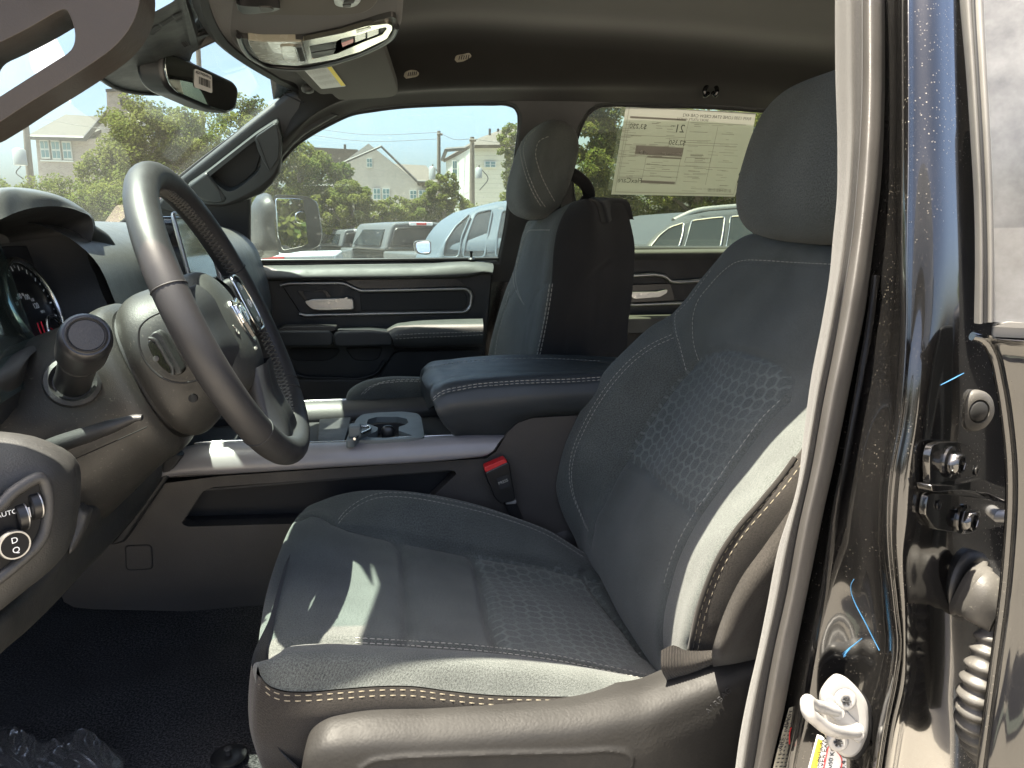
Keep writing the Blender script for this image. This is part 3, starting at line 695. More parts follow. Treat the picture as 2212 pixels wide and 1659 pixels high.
# ------------------------------------------------------------------ overhead: header cover, mirror, console, visors, small grilles
def overhead():
    A = lambda a, b: (.3418*a, .3418*b)
    def WS(u, v, k): 
        d = ray(u, v).normalized(); h = WIND_BVH.ray_cast(EYE, d)
        p = h[0] if h[0] is not None else PY(u, v, 1.45)
        return p - d*k
    hc = thing('sensor_cover', 'moulded cover with vent slots at the top of the windshield, behind the mirror', 'sensor cover', WS(380, 110, .03))
    ou = [A(*p) for p in ((1130,-120),(1110,0),(1000,62),(890,120),(800,260),(690,360),(570,455),(640,500),(700,540),(800,572),(900,586),(1000,590),(1080,590),(1190,420),(1220,330),(1440,228),(1360,120),(1290,20),(1280,-120))]
    G = [WS(u, v, .055) for u, v in ou]
    plate('cover_shell', rnd(G, .012, 4), tuple(ray(380, 110).normalized()*.05), M['dash'], hc, bevel=.018, seg=4)
    for q in (((840,250),(1000,155),(1020,172),(860,270)), ((1010,148),(1085,104),(1105,120),(1030,166)), ((1092,98),(1160,68),(1170,84),(1110,114)), ((800,290),(1020,178),(1030,192),(800,304)), ((1036,170),(1100,138),(1110,152),(1046,186)), ((1108,132),(1180,94),(1185,106),(1118,146))):
        plate('vent_slot', [WS(*A(*p), .068) for p in q], tuple(ray(380, 110).normalized()*.008), M['soft_black'], hc, bevel=0)
    plate('speaker_bezel', rnd([WS(*A(*p), .075) for p in ((1060,300),(1100,262),(1385,122),(1425,232),(1215,326),(1195,372),(1100,338))], .01, 4), tuple(ray(430, 80).normalized()*.03), M['mid'], hc, bevel=.006, seg=3)
    plate('speaker_grille', rnd([WS(*A(*p), .078) for p in ((1120,268),(1370,146),(1396,192),(1150,302))], .006, 4), tuple(ray(430, 80).normalized()*.006), M['dark'], hc, bevel=.002)
    V, F = [], []
    c0, cu, cv = (np.array(WS(*A(*p), .0785)) for p in ((1150,270),(1385,158),(1168,292)))
    for i in range(26):
        for j in range(4):
            box_geo(V, F, c0 + (cu-c0)*(i/25) + (cv-c0)*(j/3), .0022, .0022, .0022)
    tag(mk('grille_holes', V, F, M['soft_black'], hc, smooth=False), kind='stuff')
    tube('cover_lip', [WS(*A(*p), .060) for p in ((570,455),(650,505),(720,548),(800,574),(900,588),(1000,592),(1070,592))], .004, M['dark'], hc, n=8)
    # rear-view mirror
    mr = thing('rear_view_mirror', 'black rear-view mirror with a white barcode label on its glass', 'mirror', PY(430, 175, 1.43))
    L0, L1 = PY(355, 150, 1.33), PY(510, 210, 1.53)
    nrm = (L1-L0).cross(PY(355, 100, 1.33)-L0).normalized()
    if nrm.dot(EYE-L0) < 0: nrm = -nrm
    MP = lambda u, v, k=0: PN(u, v, L0 + nrm*k, nrm)
    shell = [A(*p) for p in ((1035,322),(1075,324),(1110,338),(1300,428),(1482,514),(1512,556),(1512,610),(1496,694),(1442,722),(1330,692),(1110,594),(1062,545),(1040,480),(1030,400))]
    sh = rnd([MP(*p) for p in shell], .008, 4)
    plate('housing', sh, tuple(-nrm*.034 + Vector((-.012, -.008, 0))), M['black'], mr, bevel=.010, seg=4)
    gl = [A(*p) for p in ((1050,340),(1100,350),(1290,440),(1470,528),(1498,562),(1498,606),(1482,680),(1440,704),(1336,676),(1124,584),(1078,536),(1054,470),(1044,400))]
    plate('mirror_glass', rnd([MP(u, v, .0022) for u, v in gl], .006, 4), tuple(-nrm*.004), M['mirror_dark'], mr, bevel=.0008)
    sb = thing('barcode_sticker', 'small white barcode label stuck on the rear-view mirror glass', 'sticker', MP(440, 175, .004))
    plate('paper', rnd([MP(*A(*p), .0036) for p in ((1232,432),(1340,478),(1342,590),(1228,550))], .004, 3), tuple(-nrm*.0006), M['paper'], sb, bevel=0)
    V, F = [], []
    a0, a1, b0 = (np.array(MP(*A(*p), .0042)) for p in ((1256,482),(1330,512),(1256,530)))
    x = 0.0; r = random.Random(3)
    while x < .98:
        w_ = r.choice((.012, .02, .035)); k = len(V)
        for t_, s_ in ((x, 0), (x+w_, 0), (x+w_, 1), (x, 1)): V.append(a0 + (a1-a0)*t_ + (b0-a0)*s_)
        F.append((k, k+1, k+2, k+3)); x += w_ + r.choice((.012, .02, .03))
    tag(mk('barcode', V, F, M['soft_black'], sb, smooth=False), kind='stuff')
    xd = Vector(a1-a0)
    text('lettering', 'cp26940049rca', MP(*A(1286, 472), .0042), xd, -Vector(b0-a0), .0075, M['soft_black'], sb, .0001)
    text('lettering', '↑', MP(*A(1246, 470), .0042), xd, -Vector(b0-a0), .014, M['soft_black'], sb, .0001)
    tube('mirror_arm', [MP(420, 160, -.03), MP(400, 140, -.08), WS(380, 120, .03)], .012, M['black'], mr, n=10)
    # overhead console
    oc = thing('overhead_console', 'overhead console with reading lamps and chrome framed switches on the ceiling', 'overhead console', PZ(680, 100, EYE.z+.32))
    O = lambda a, b: (486+.1953*a, .1953*b)
    zc = EYE.z + .318
    hs = [(450,-90),(458,0),(474,52),(498,92),(530,126),(575,150),(640,158),(722,146),(800,119),(846,90),(868,58),(872,20),(880,-90)]
    plate('housing', rnd([PZ(u, v, zc+.004) for u, v in hs], .015, 4), (0, 0, .10), M['headliner'], oc, bevel=.014, seg=4)
    lp = [O(*p) for p in ((125,380),(180,420),(400,445),(650,445),(900,430),(1300,350),(1700,220),(1850,185),(1895,205),(1905,290),(1840,410),(1600,555),(1200,690),(800,757),(500,735),(300,650),(190,530))]
    plate('lamp_panel', rnd([PZ(u, v, zc-.004) for u, v in lp], .006, 3), (0, 0, .02), M['mid'], oc, bevel=.006, seg=3)
    tube('panel_lip', [PZ(u, v, zc-.006) for u, v in [O(*p) for p in ((150,400),(200,530),(310,650),(500,733),(800,755),(1200,690),(1600,555),(1840,412),(1900,295))]], .0045, M['black'], oc, n=8)
    plate('lamp_lens', rnd([PZ(*O(*p), zc-.0075) for p in ((250,440),(400,462),(850,462),(918,706),(800,728),(520,712),(380,670),(300,560))], .006, 3), (0, 0, .012), M['lens'], oc, bevel=.003, seg=3)
    plate('lamp_button', rnd([PZ(*O(*p), zc-.010) for p in ((605,512),(770,508),(830,690),(690,694),(640,650))], .008, 3), (0, 0, .006), M['lens'], oc, bevel=.002)
    g = plate('ridged_switch', rnd([PZ(*O(*p), zc-.011) for p in ((768,525),(852,512),(900,680),(842,686))], .003, 3), (0, 0, .006), M['silver'], oc, bevel=.001)
    for i in range(7):
        a = O(790+i*9, 530-i*.8); b = O(838+i*8.5, 682-i*.6)
        tube('ridge', [PZ(*a, zc-.0118), PZ(*b, zc-.0118)], .0006, M['soft_black'], g, n=5, k=2)
    fr = [O(*p) for p in ((858,458),(1300,368),(1560,290),(1800,262),(1850,285),(1850,330),(1790,430),(1500,570),(1200,662),(920,706))]
    inn = [O(*p) for p in ((935,508),(1235,455),(1280,430),(1440,395),(1700,318),(1775,300),(1790,318),(1740,385),(1520,470),(1250,590),(965,655))]
    plate('chrome_frame', rnd([PZ(u, v, zc-.009) for u, v in fr], .006, 3), (0, 0, .008), M['brass_chrome'], oc, holes=[rnd([PZ(u, v, zc-.009) for u, v in inn], .003, 3)], bevel=.0022)
    plate('switch_well', [PZ(u, v, zc-.004) for u, v in fr], (0, 0, .004), M['soft_black'], oc, bevel=0)
    for q, m_ in ((((940,515),(1230,462),(1225,530),(950,580)), 'dark'), (((950,590),(1225,545),(1200,600),(965,645)), 'dark'), (((1285,440),(1420,405),(1420,430),(1290,475)), 'mid'), (((1290,478),(1420,430),(1420,470),(1300,522)), 'red'), (((1435,395),(1555,360),(1555,425),(1440,470)), 'lens'), (((1570,355),(1700,320),(1700,375),(1572,425)), 'lens'), (((1715,318),(1770,305),(1775,330),(1718,372)), 'mid'), (((1450,340),(1600,300),(1618,318),(1455,372)), 'lens')):
        plate('overhead_switch', rnd([PZ(*O(*p), zc-(.0098 if q[0][1] == 340 else .0085)) for p in q], .0025, 3), (0, 0, .005), M[m_], oc, bevel=.0012)
    # passenger visor with label
    vz0, vn = Vector((0, 1.6, EYE.z+.352)), Vector((0, .060, 1)).normalized()
    VP = lambda u, v, k=0: PN(u, v, vz0 - vn*k, vn)
    vs = plate('sun_visor', rnd([VP(*O(*p)) for p in ((700,700),(770,785),(860,880),(960,980),(1050,1042),(1100,1046),(1180,1035),(1215,1075),(1260,1104),(1320,1108),(1800,1080),(1880,1062),(1912,1020),(1905,950),(1840,750),(1770,530),(1700,420),(900,520))], .012, 4), tuple(vn*.018), M['visor'], None, bevel=.008, seg=4)
    tag(vs, 'olive grey passenger sun visor folded up, carrying a yellow edged warning label', 'sun visor')
    wl = plate('warning_label', rnd([VP(*O(*p), .0008) for p in ((868,768),(1160,712),(1336,948),(1328,956),(1075,984),(1060,978))], .003, 3), tuple(vn*.0004), M['paper'], None, bevel=0)
    tag(wl, 'pale warning label with a yellow edge on the passenger sun visor', 'label')
    plate('yellow_strip', [VP(*O(*p), .0014) for p in ((1112,722),(1158,714),(1334,946),(1286,952))], tuple(vn*.0002), M['yellow'], wl, bevel=0)
    V, F = [], []
    r = random.Random(9)
    for i in range(3):
        for j in range(16):
            t0 = .04+i*.33; s = .06+j*.056
            aa, bb, cc = (np.array(VP(*O(*p), .0016)) for p in ((885,785),(1110,745),(1075,965)))
            for q_ in (0,):
                L = r.uniform(.14, .24); k = len(V)
                for t_, s_ in ((s, t0), (s+.012, t0), (s+.012, t0+L), (s, t0+L)): V.append(aa + (bb-aa)*t_ + (cc-aa)*s_)
                F.append((k, k+1, k+2, k+3))
    tag(mk('label_print', V, F, M['grey_print'], wl, smooth=False), kind='stuff')
    lathe('visor_pivot', [(.012, 0), (.016, .006), (.014, .014), (.006, .018)], VP(*O(915, 945), -.01), (0, -.2, -1), M['mid'], vs, n=16)
    # driver visor above
    dz = EYE.z + .298
    dv = plate('sun_visor', rnd([PZ(u, v, dz) for u, v in ((512,-60),(516,10),(526,28),(560,33),(720,35),(785,30),(808,18),(822,-4),(850,-60))], .012, 4), (0, 0, .018), M['visor'], None, bevel=.007, seg=3)
    tag(dv, 'driver sun visor at the top with a clip and three garage door buttons', 'sun visor')
    plate('visor_clip', rnd([PZ(*O(*p), dz-.012) for p in ((120,30),(160,60),(250,72),(500,78),(620,95),(600,108),(540,132),(300,160),(200,158),(140,110))], .006, 3), (0, 0, .012), M['black'], dv, bevel=.004, seg=3)
    plate('clip_spring', rnd([PZ(*O(*p), dz-.0135) for p in ((370,80),(500,84),(545,110),(520,132),(390,135),(380,110))], .004, 3), (0, 0, .003), M['mid'], dv, bevel=.001)
    bz = plate('button_bezel', rnd([PZ(*O(*p), dz-.003) for p in ((1200,-40),(1210,50),(1250,78),(1400,88),(1460,66),(1500,20),(1520,-40))], .006, 3), (0, 0, .004), M['silver'], dv, bevel=.002)
    for q in (((1300,58),(1400,52),(1392,80),(1304,82)), ((1318,14),(1440,10),(1425,40),(1308,46)), ((1330,-30),(1450,-34),(1445,0),(1325,4))): plate('garage_button', [PZ(*O(*p), dz-.0045) for p in q], (0, 0, .002), M['dark'], bz, bevel=.001)
    # two small ceiling grilles and a coat hook
    for lab, (a, b, c_) in (('oval microphone grille on the ceiling beside the passenger visor', (872, 160, 905)), ('oval microphone grille on the ceiling, farther from the visor', (982, 125, 1018))):
        q = [(a,b+4),(a+2,b-3),((a+c_)/2,b-9 if a < 900 else b-8),(c_-2,b-9 if a > 900 else b-5),(c_,b-3 if a > 900 else b-1),(c_-3,b+3 if a < 900 else b-1),((a+c_)/2,b+7),(a+5,b+9)]
        P_, N_ = onto(HEAD_BVH, q, 28, .002)
        if len(P_) < 6: continue
        g = plate('ceiling_grille', P_, tuple(-N_.mean(axis=0)*.004), M['lens'], None, bevel=.001); tag(g, lab, 'ceiling grille', 'ceiling microphone grilles')
        V, F = [], []
        for i in range(5):
            x = a+9+i*(c_-a-16)/4
            p_, n_ = onto(HEAD_BVH, [(x, b+4-(x-a)*.12), (x+2, b-4-(x-a)*.12)], 2, .0028)
            if len(p_) == 2: tube('x', p_, .0012, None, n=5, k=2, add=(V, F))
        if V: tag(mk('slots', V, F, M['soft_black'], g), kind='stuff')
    hk = thing('coat_hook', 'small black double coat hook above the rear side window', 'coat hook', PU(1535, 190, .06))
    tube('hook', [PU(u, v, d) for u, v, d in ((1538,180,.05),(1528,185,.085),(1522,196,.10),(1522,206,.10),(1530,202,.09))], .006, M['piano'], hk, n=10)
    tube('hook', [PU(u, v, d) for u, v, d in ((1538,180,.05),(1546,186,.085),(1549,197,.10),(1545,206,.10),(1539,200,.09))], .006, M['piano'], hk, n=10)
    lathe('hook_base', [(.016, 0), (.015, .006), (.008, .012)], PU(1538, 178, .045), tuple(-UPN), M['piano'], hk, n=20)
overhead()
# ------------------------------------------------------------------ seats
def pillow(c, ax, ay, az, e=.55, nu=40, nv=64, f=None):
    """superellipsoid grid; ax, ay, az = half-axis vectors, poles along ay"""
    c, ax, ay, az = (np.array(tuple(x), float) for x in (c, ax, ay, az))
    G = np.zeros((nu, nv, 3)); sp = lambda t, p: np.sign(t)*np.abs(t)**p
    for i in range(nu):
        a = -math.pi/2 + math.pi*(i+.001)/(nu-1+.002)
        for j in range(nv):
            b = 2*math.pi*j/nv
            r = sp(math.cos(a), e); y = sp(math.sin(a), e)
            x, z = r*sp(math.cos(b), .75), r*sp(math.sin(b), .72)
            if f: x, y, z = f(x, y, z)
            G[i, j] = c + ax*x + ay*y + az*z
    return G
def piping_curve(parent, name, bvh, px, r, m, n=80, lift=.0):
    P, N = onto(bvh, px, n, lift)
    if len(P) > 3: tube(name, P, r, m, parent, n=6, k=len(P))
def in_poly(G, poly):
    c = (G.reshape(-1, 3) - np.array(tuple(EYE))) @ np.array(_m)
    uu = 1106 + FPX*c[:, 0]/-c[:, 2]; vv = 829.5 - FPX*c[:, 1]/-c[:, 2]
    f = np.array(grid_faces(*G.shape[:2])); u, v = uu[f].mean(axis=1), vv[f].mean(axis=1)
    r = np.zeros(len(f), bool)
    for i in range(len(poly)):
        (x1, y1), (x2, y2) = poly[i-1], poly[i]
        if y1 == y2: continue
        r ^= ((y1 > v) != (y2 > v)) & (u < (x2-x1)*(v-y1)/(y2-y1)+x1)
    return r
off = lambda L, v: [p + Vector(v) for p in L]

ds = thing('driver_seat', 'charcoal cloth seat with hexagon quilted backrest and pale stitching, nearest the open doorway', 'seat', (.1, 1.0, .62), 'front seats of the truck')
def driver_seat():
    # --- cushion
    c1 = pts([(558,1440),(563,1460),(579,1479),(610,1491),(649,1494),(735,1488),(813,1482),(892,1482),(962,1491),(1048,1500),(1165,1504),(1282,1504),(1360,1501),(1405,1490)], .708)
    c2 = pts([(556,1430),(566,1424),(590,1424),(640,1424),(735,1425),(850,1428),(962,1434),(1048,1440),(1165,1455),(1282,1470),(1370,1482),(1420,1486)], .722)
    c3 = pts([(562,1418,.80),(575,1410,.8),(599,1397),(642,1387),(688,1383),(767,1385),(876,1391),(1079,1407),(1204,1424),(1321,1448),(1399,1463),(1440,1478)], .80)
    c4 = pts([(567,1350),(590,1335),(660,1325),(760,1326),(880,1336),(1070,1362),(1204,1385),(1310,1412),(1405,1445)], .87)
    c5 = pts([(584,1255),(630,1235),(740,1238),(872,1258),(960,1270),(1052,1286),(1200,1315),(1300,1345),(1372,1375)], 1.0)
    c6 = pts([(634,1128),(660,1120),(735,1132),(849,1161),(935,1178),(1020,1196),(1110,1211),(1204,1228),(1300,1252)], 1.165)
    c7 = pts([(648,1110),(672,1101),(740,1098),(806,1078),(872,1071),(970,1086),(1087,1116),(1184,1151),(1270,1200)], 1.215)
    c8 = pts([(664,1098),(696,1081),(759,1063),(833,1059),(931,1069),(1048,1096),(1126,1124),(1184,1147),(1263,1196)], 1.25)
    c9 = off(c8, (0, .014, -.06)); c10 = off(c8, (0, .0, -.17))
    front = lambda c: [c[0]+Vector((.045, 0, -.15)), c[0]+Vector((.004, 0, -.075)), c[0]+Vector((-.004, 0, -.03))] + c + [c[-1]+Vector((.06, 0, -.035))]
    cols = [front(c) for c in (c1, c2, c3, c4, c5, c6, c7, c8, c9, c10)]
    G = loft(cols, 190, 10*16-15)
    b = bvh_of(G)
    seams = [[(562,1418),(599,1397),(642,1387),(688,1383),(767,1385),(876,1391),(1079,1407),(1204,1424),(1321,1448),(1420,1470)],
             [(648,1119),(670,1110),(692,1112),(735,1131),(849,1160),(1020,1195),(1204,1226),(1290,1250)],
             [(849,1160),(868,1180),(874,1215),(880,1290),(885,1340),(882,1375),(876,1388)],
             [(1018,1194),(1028,1215),(1040,1260),(1052,1320),(1066,1370),(1080,1404)],
             [(1268,1235),(1278,1262),(1310,1310),(1350,1360),(1395,1420)]]
    G = groove(G, [onto(b, s, 60)[0] for s in seams[:2]], .008, .013)
    G = groove(G, [onto(b, s, 60)[0] for s in seams[2:]], .009, .011)
    b = bvh_of(G)
    far = [(731,1127),(745,1110),(762,1096),(806,1074),(840,1069),(872,1070),(970,1086),(1087,1116),(1184,1153),(1262,1200)]
    groovl = [onto(b, far, 90)[0]]
    G = groove(G, groovl, .004, .0025); b = bvh_of(G)
    polyc = np.array([(1020,1196),(1110,1211),(1204,1228),(1288,1250),(1310,1310),(1350,1360),(1395,1425),(1321,1446),(1204,1422),(1082,1404),(1066,1370),(1052,1320),(1040,1260),(1028,1215)])
    patch('cushion', G, None, ds, mats=[M['seat'], M['seat_hex']], fm=[1 if q else 0 for q in in_poly(G, polyc)])
    V, F = [], []
    for o in (-5, 4): stitch_geo(*onto(b, [(u, v+o) for u, v in far], 160, .0006), V=V, F=F)
    nr = seams[0]
    for o in (-7, 3): stitch_geo(*onto(b, [(u+1, v+o) for u, v in nr[4:]], 160, .0006), V=V, F=F)
    # --- side band (cloth under the seam, warm ground bounce put into its brown), wraps round the front
    top = [Vector((-.10, 1.27, c1[0].z-.035)), Vector((-.135, 1.1, c1[0].z-.035)), Vector((-.140, .85, c1[0].z-.02)), PY(552, 1452, .72)] + c1[1:]
    top = [p + Vector((0, -.002, 0)) for p in top]
    low_px = [(563,1640),(575,1646),(600,1650),(649,1650),(735,1640),(813,1630),(892,1620),(962,1612),(1048,1600),(1165,1590),(1282,1575),(1360,1560),(1420,1540)]
    low = [Vector((-.07, 1.27, .70)), Vector((-.10, 1.1, .70)), Vector((-.105, .85, .70)), PY(556, 1630, .73)] + pts(low_px, .722)
    mid = [(a*.45+b_*.55) + Vector((-.004, -.010, 0)) for a, b_ in zip(top, low)]
    up = [(a*.86+b_*.14) + Vector((-.002, -.006, 0)) for a, b_ in zip(top, low)]
    inn = [p + Vector((.02, .02, -.10)) for p in low]
    Gs = loft([top, up, mid, low, inn], 170, 33); bs = bvh_of(Gs)
    for o, dpt in ((0, .002),):
        Gs = groove(Gs, [onto(bs, [(560,1470),(579,1491),(610,1502),(649,1504),(735,1499),(813,1494),(892,1495),(962,1503),(1048,1511),(1165,1514),(1282,1513),(1355,1508)], 80)[0]], .003, -dpt)
    bs = bvh_of(Gs)
    patch('side_band', Gs, M['seat_side'], ds)
    Vt, Ft = [], []
    ln = [(560,1466),(579,1488),(610,1501),(649,1502),(735,1497),(813,1491),(892,1491),(962,1500),(1048,1509),(1165,1512),(1282,1512),(1350,1508)]
    for o in (0, 12): stitch_geo(*onto(bs, [(u, v+o) for u, v in ln], 220, .0003), length=.0074, gap=.0034, r=.0005, V=Vt, F=Ft)
    tag(mk('tan_stitching', Vt, Ft, M['tan_stitch'], ds, smooth=False), kind='stuff')
    # --- backrest, columns from the near side to the far side
    b7 = pts([(1478,1440,.722),(1485,1400,.72),(1490,1369,.715),(1502,1316,.712),(1521,1262,.71),(1544,1209,.708),(1586,1144,.706),(1639,1083,.706),(1689,1026,.71),(1722,982,.714),(1790,885,.735),(1850,785,.76),(1900,685,.79),(1918,605,.83),(1905,550,.87)])
    b6 = pts([(1452,1450,.76),(1458,1380,.752),(1470,1320,.748),(1487,1262,.745),(1510,1200,.743),(1550,1135,.742),(1598,1070,.742),(1650,1008,.745),(1690,955,.75),(1745,885,.765),(1805,795,.785),(1850,690,.815),(1872,610,.85),(1862,548,.9)])
    b5 = pts([(1439,1472),(1429,1407),(1426,1369),(1429,1323),(1441,1270),(1456,1217),(1479,1163),(1510,1110),(1546,1059),(1582,1005),(1618,955),(1653,908),(1693,869),(1725,815,.84),(1758,755,.845),(1795,680,.855),(1818,612,.875),(1818,545,.92)], .83)
    b4 = pts([(1352,1352),(1340,1250),(1360,1165),(1398,1088),(1445,1012),(1490,945),(1540,868),(1590,790),(1630,720),(1670,640),(1700,580),(1720,535)], 1.0)
    b3 = pts([(1292,1240,1.17),(1272,1160,1.17),(1285,1110,1.17),(1303,1077,1.17),(1331,1023,1.17),(1356,984,1.17),(1399,916,1.17),(1435,862,1.17),(1474,812,1.165),(1507,775,1.155),(1530,720,1.14),(1556,655,1.12),(1588,600,1.095),(1625,558,1.07),(1660,526,1.05)])
    b2 = pts([(1284,1238,1.225),(1250,1130,1.24),(1243,1077,1.245),(1235,1040,1.245),(1236,990,1.245),(1250,945,1.245),(1275,893,1.243),(1310,838,1.24),(1352,788,1.238),(1400,748,1.233),(1453,712,1.225),(1482,668,1.215),(1510,630,1.2),(1540,592,1.175),(1578,552,1.135),(1612,525,1.10),(1648,512,1.07)])
    b1 = pts([(1278,1237,1.255),(1240,1160,1.268),(1212,1100,1.275),(1201,1052,1.28),(1206,1016,1.28),(1220,962,1.28),(1242,912,1.28),(1277,844,1.28),(1313,794,1.28),(1360,747,1.275),(1403,708,1.27),(1453,677,1.26),(1476,652,1.25),(1510,608,1.23),(1546,565,1.20),(1575,532,1.165),(1608,511,1.125),(1640,503,1.085)])
    ext = lambda c: [c[0]+Vector((.05, 0, -.03))] + c + [c[-1]+Vector((.03, 0, .010)), c[-1]+Vector((.085, 0, .0))]
    n8, n9 = off(b7, (.05, -.014, 0)), off(b7, (.13, -.006, 0))
    n0, n00 = off(b1, (.055, .018, 0)), off(b1, (.15, .0, 0))
    cols = [ext(c) for c in (n9, n8, b7, b6, b5, b4, b3, b2, b1, n0, n00)]
    G = loft(cols, 230, 10*15+1); b = bvh_of(G)
    insert_top = [(1507,783),(1528,767),(1564,756),(1603,760),(1646,772),(1682,790),(1704,815),(1706,840),(1693,869)]
    far_cr = [(1274,1170),(1285,1110),(1303,1077),(1331,1023),(1356,984),(1399,916),(1435,862),(1474,812),(1507,783)]
    near_cr = [(1693,869),(1653,908),(1618,955),(1582,1005),(1546,1059),(1510,1110),(1479,1163),(1456,1217),(1441,1270),(1429,1323),(1426,1369),(1429,1415)]
    G = groove(G, [onto(b, s, 70)[0] for s in (far_cr, near_cr)], .007, .009)
    G = groove(G, [onto(b, insert_top, 60)[0]], .006, .005)
    G = groove(G, [onto(b, [(1354,988),(1400,1022),(1450,1068),(1502,1112)], 40)[0]], .007, .006)
    sh_l = [(1456,668),(1452,690),(1454,715),(1462,744),(1471,780),(1478,806)]
    G = groove(G, [onto(b, sh_l, 40)[0]], .004, .003)
    b = bvh_of(G)
    shoulder = [(1797,571),(1740,568),(1689,565),(1640,562),(1610,562),(1589,567),(1564,584),(1532,618),(1507,651),(1498,679),(1496,715),(1501,754),(1510,780)]
    far_st = [(1453,726),(1417,742),(1374,771),(1331,814),(1292,867),(1260,925),(1238,980),(1232,1030),(1240,1075),(1255,1112),(1270,1148)]
    seamf = [(1453,729),(1417,745),(1374,774),(1331,817),(1292,870),(1261,927),(1240,980),(1235,1030),(1243,1075),(1258,1112),(1273,1148)]
    G = groove(G, [onto(b, seamf, 90)[0], onto(b, [(u+1, v+3) for u, v in shoulder], 90)[0]], .0035, .002)
    nearst = [(1718,990),(1689,1030),(1645,1083),(1592,1144),(1550,1209),(1527,1262),(1509,1316),(1497,1369),(1491,1400)]
    b = bvh_of(G)
    # hexagon cloth on the insert between the creases
    poly = insert_top + near_cr[1:6] + [(1502,1112),(1450,1068),(1400,1022),(1354,988)] + far_cr[5:-1]
    poly = np.array(poly)
    def inside(u, v):
        r = False; n = len(poly)
        for i in range(n):
            (x1, y1), (x2, y2) = poly[i-1], poly[i]
            if (y1 > v) != (y2 > v) and u < (x2-x1)*(v-y1)/(y2-y1)+x1: r = not r
        return r
    Fc = grid_faces(*G.shape[:2]); flat = G.reshape(-1, 3); Rm = np.array(_m)
    cam_p = (flat - np.array(tuple(EYE))) @ Rm
    uu = 1106 + FPX*cam_p[:, 0]/-cam_p[:, 2]; vv = 829.5 - FPX*cam_p[:, 1]/-cam_p[:, 2]
    nv = G.shape[1]; fm = []
    for f in Fc:
        j = f[0] % nv
        if j < 15*2: fm.append(2)
        elif 15*3 < j < 15*7 and inside(np.mean([uu[k] for k in f]), np.mean([vv[k] for k in f])): fm.append(1)
        else: fm.append(0)
    patch('backrest', G, None, ds, mats=[M['seat'], M['seat_hex'], M['seat_side']], fm=fm)
    for o in (-4, 5): stitch_geo(*onto(b, [(u+o*.55, v+o*.75) for u, v in far_st], 200, .0006), V=V, F=F)
    stitch_geo(*onto(b, shoulder, 200, .0006), V=V, F=F)
    stitch_geo(*onto(b, [(u+6, v) for u, v in sh_l], 80, .0006), V=V, F=F)
    stitch_geo(*onto(b, [(u-8, v-4) for u, v in near_cr[:9]], 160, .0006), V=V, F=F)
    stitch_geo(*onto(b, [(1453,677),(1476,652),(1500,620),(1525,590)][0:0] or [(1458,680),(1482,656),(1515,612),(1540,578)], 80, .0006), V=V, F=F)
    tag(mk('stitching', V, F, M['stitch'], ds, smooth=False), kind='stuff')
    Vd, Fd = [], []
    for o in (7, 19): stitch_geo(*onto(b, [(u+o*.82, v+o*.45) for u, v in nearst], 200, .0003), length=.0075, gap=.003, r=.0004, V=Vd, F=Fd)
    tag(mk('bolster_stitching', Vd, Fd, M['tan_stitch'], ds, smooth=False), kind='stuff')
    tube('piping', onto(b, nearst, 90, .001)[0], .0032, M['seat_side'], ds, n=8, k=90)
    # backrest side panel with its raised welt and the gathered elastic below
    sp = loft([pts([(1540,1440,.70),(1540,1398),(1562,1330),(1600,1250),(1650,1180),(1700,1110),(1760,1030)], .672),
               pts([(1560,1440,.70),(1556,1400),(1580,1330),(1620,1252),(1670,1185),(1720,1118),(1780,1040)], .664),
               pts([(1610,1436,.70),(1600,1394),(1640,1330),(1690,1270),(1740,1210),(1790,1150),(1850,1090)], .668),
               pts([(1710,1430,.71),(1700,1380),(1750,1320),(1800,1260),(1850,1200),(1900,1140),(1950,1090)], .69)], 60, 40)
    patch('side_panel', sp, M['seat_side'], ds)
    Gg = loft([pts([(1428,1405),(1452,1394),(1480,1404),(1510,1406),(1545,1404),(1562,1403)], .70),
               pts([(1428,1440),(1450,1446),(1480,1440),(1515,1430),(1548,1417),(1564,1411)], .694),
               pts([(1440,1470),(1462,1463),(1490,1456),(1524,1442),(1552,1428),(1566,1420)], .703), pts([(1445,1500),(1470,1490),(1500,1468),(1535,1448),(1570,1430),(1600,1410)], .73)], 150, 22)
    n = normals(Gg); ph = np.linspace(0, 44*math.pi, 150)[:, None, None]
    Gg = Gg + n*np.sin(ph)*.0004
    patch('elastic_hem', Gg, M['seat_side'], ds)
    # --- plastic side shield
    t_px = [(650,1668,.70),(652,1640,.695),(662,1608,.688),(690,1594,.682),(735,1587,.678),(931,1578,.675),(1126,1566,.675),(1263,1552,.676),(1330,1538,.678),(1390,1527,.68),(1435,1508,.684),(1500,1481,.688),(1570,1452,.69),(1640,1428,.69)]
    a = pts(t_px); dn = []
    A0 = off(a, (.012, .045, .004)); A1 = off(a, (.004, .012, .006)); A2 = off(a, (0, -.010, -.006)); A3 = off(a, (0, -.016, -.03)); A4 = off(a, (0, -.017, -.07))
    A5 = [Vector((p.x, p.y-.012, min(p.z-.07, .70))) for p in a]; A6 = [Vector((p.x+.0, p.y-.01, .58)) for p in a]
    Gp = loft([A0, A1, A2, A3, A4, A5, A6], 300, 91)
    bp = bvh_of(Gp)
    inset = [(1000,1659),(1006,1632),(1016,1612),(1040,1604),(1120,1598),(1240,1592),(1330,1586),(1352,1590),(1362,1608),(1358,1640),(1340,1659)]
    Gp = groove(Gp, [onto(bp, [(780,1659),(800,1646),(850,1637),(950,1632),(1100,1627),(1250,1624),(1330,1622),(1354,1628),(1364,1640),(1360,1659)], 160)[0]], .003, .003)
    bp = bvh_of(Gp)
    patch('side_shield', Gp, M['shield'], ds)
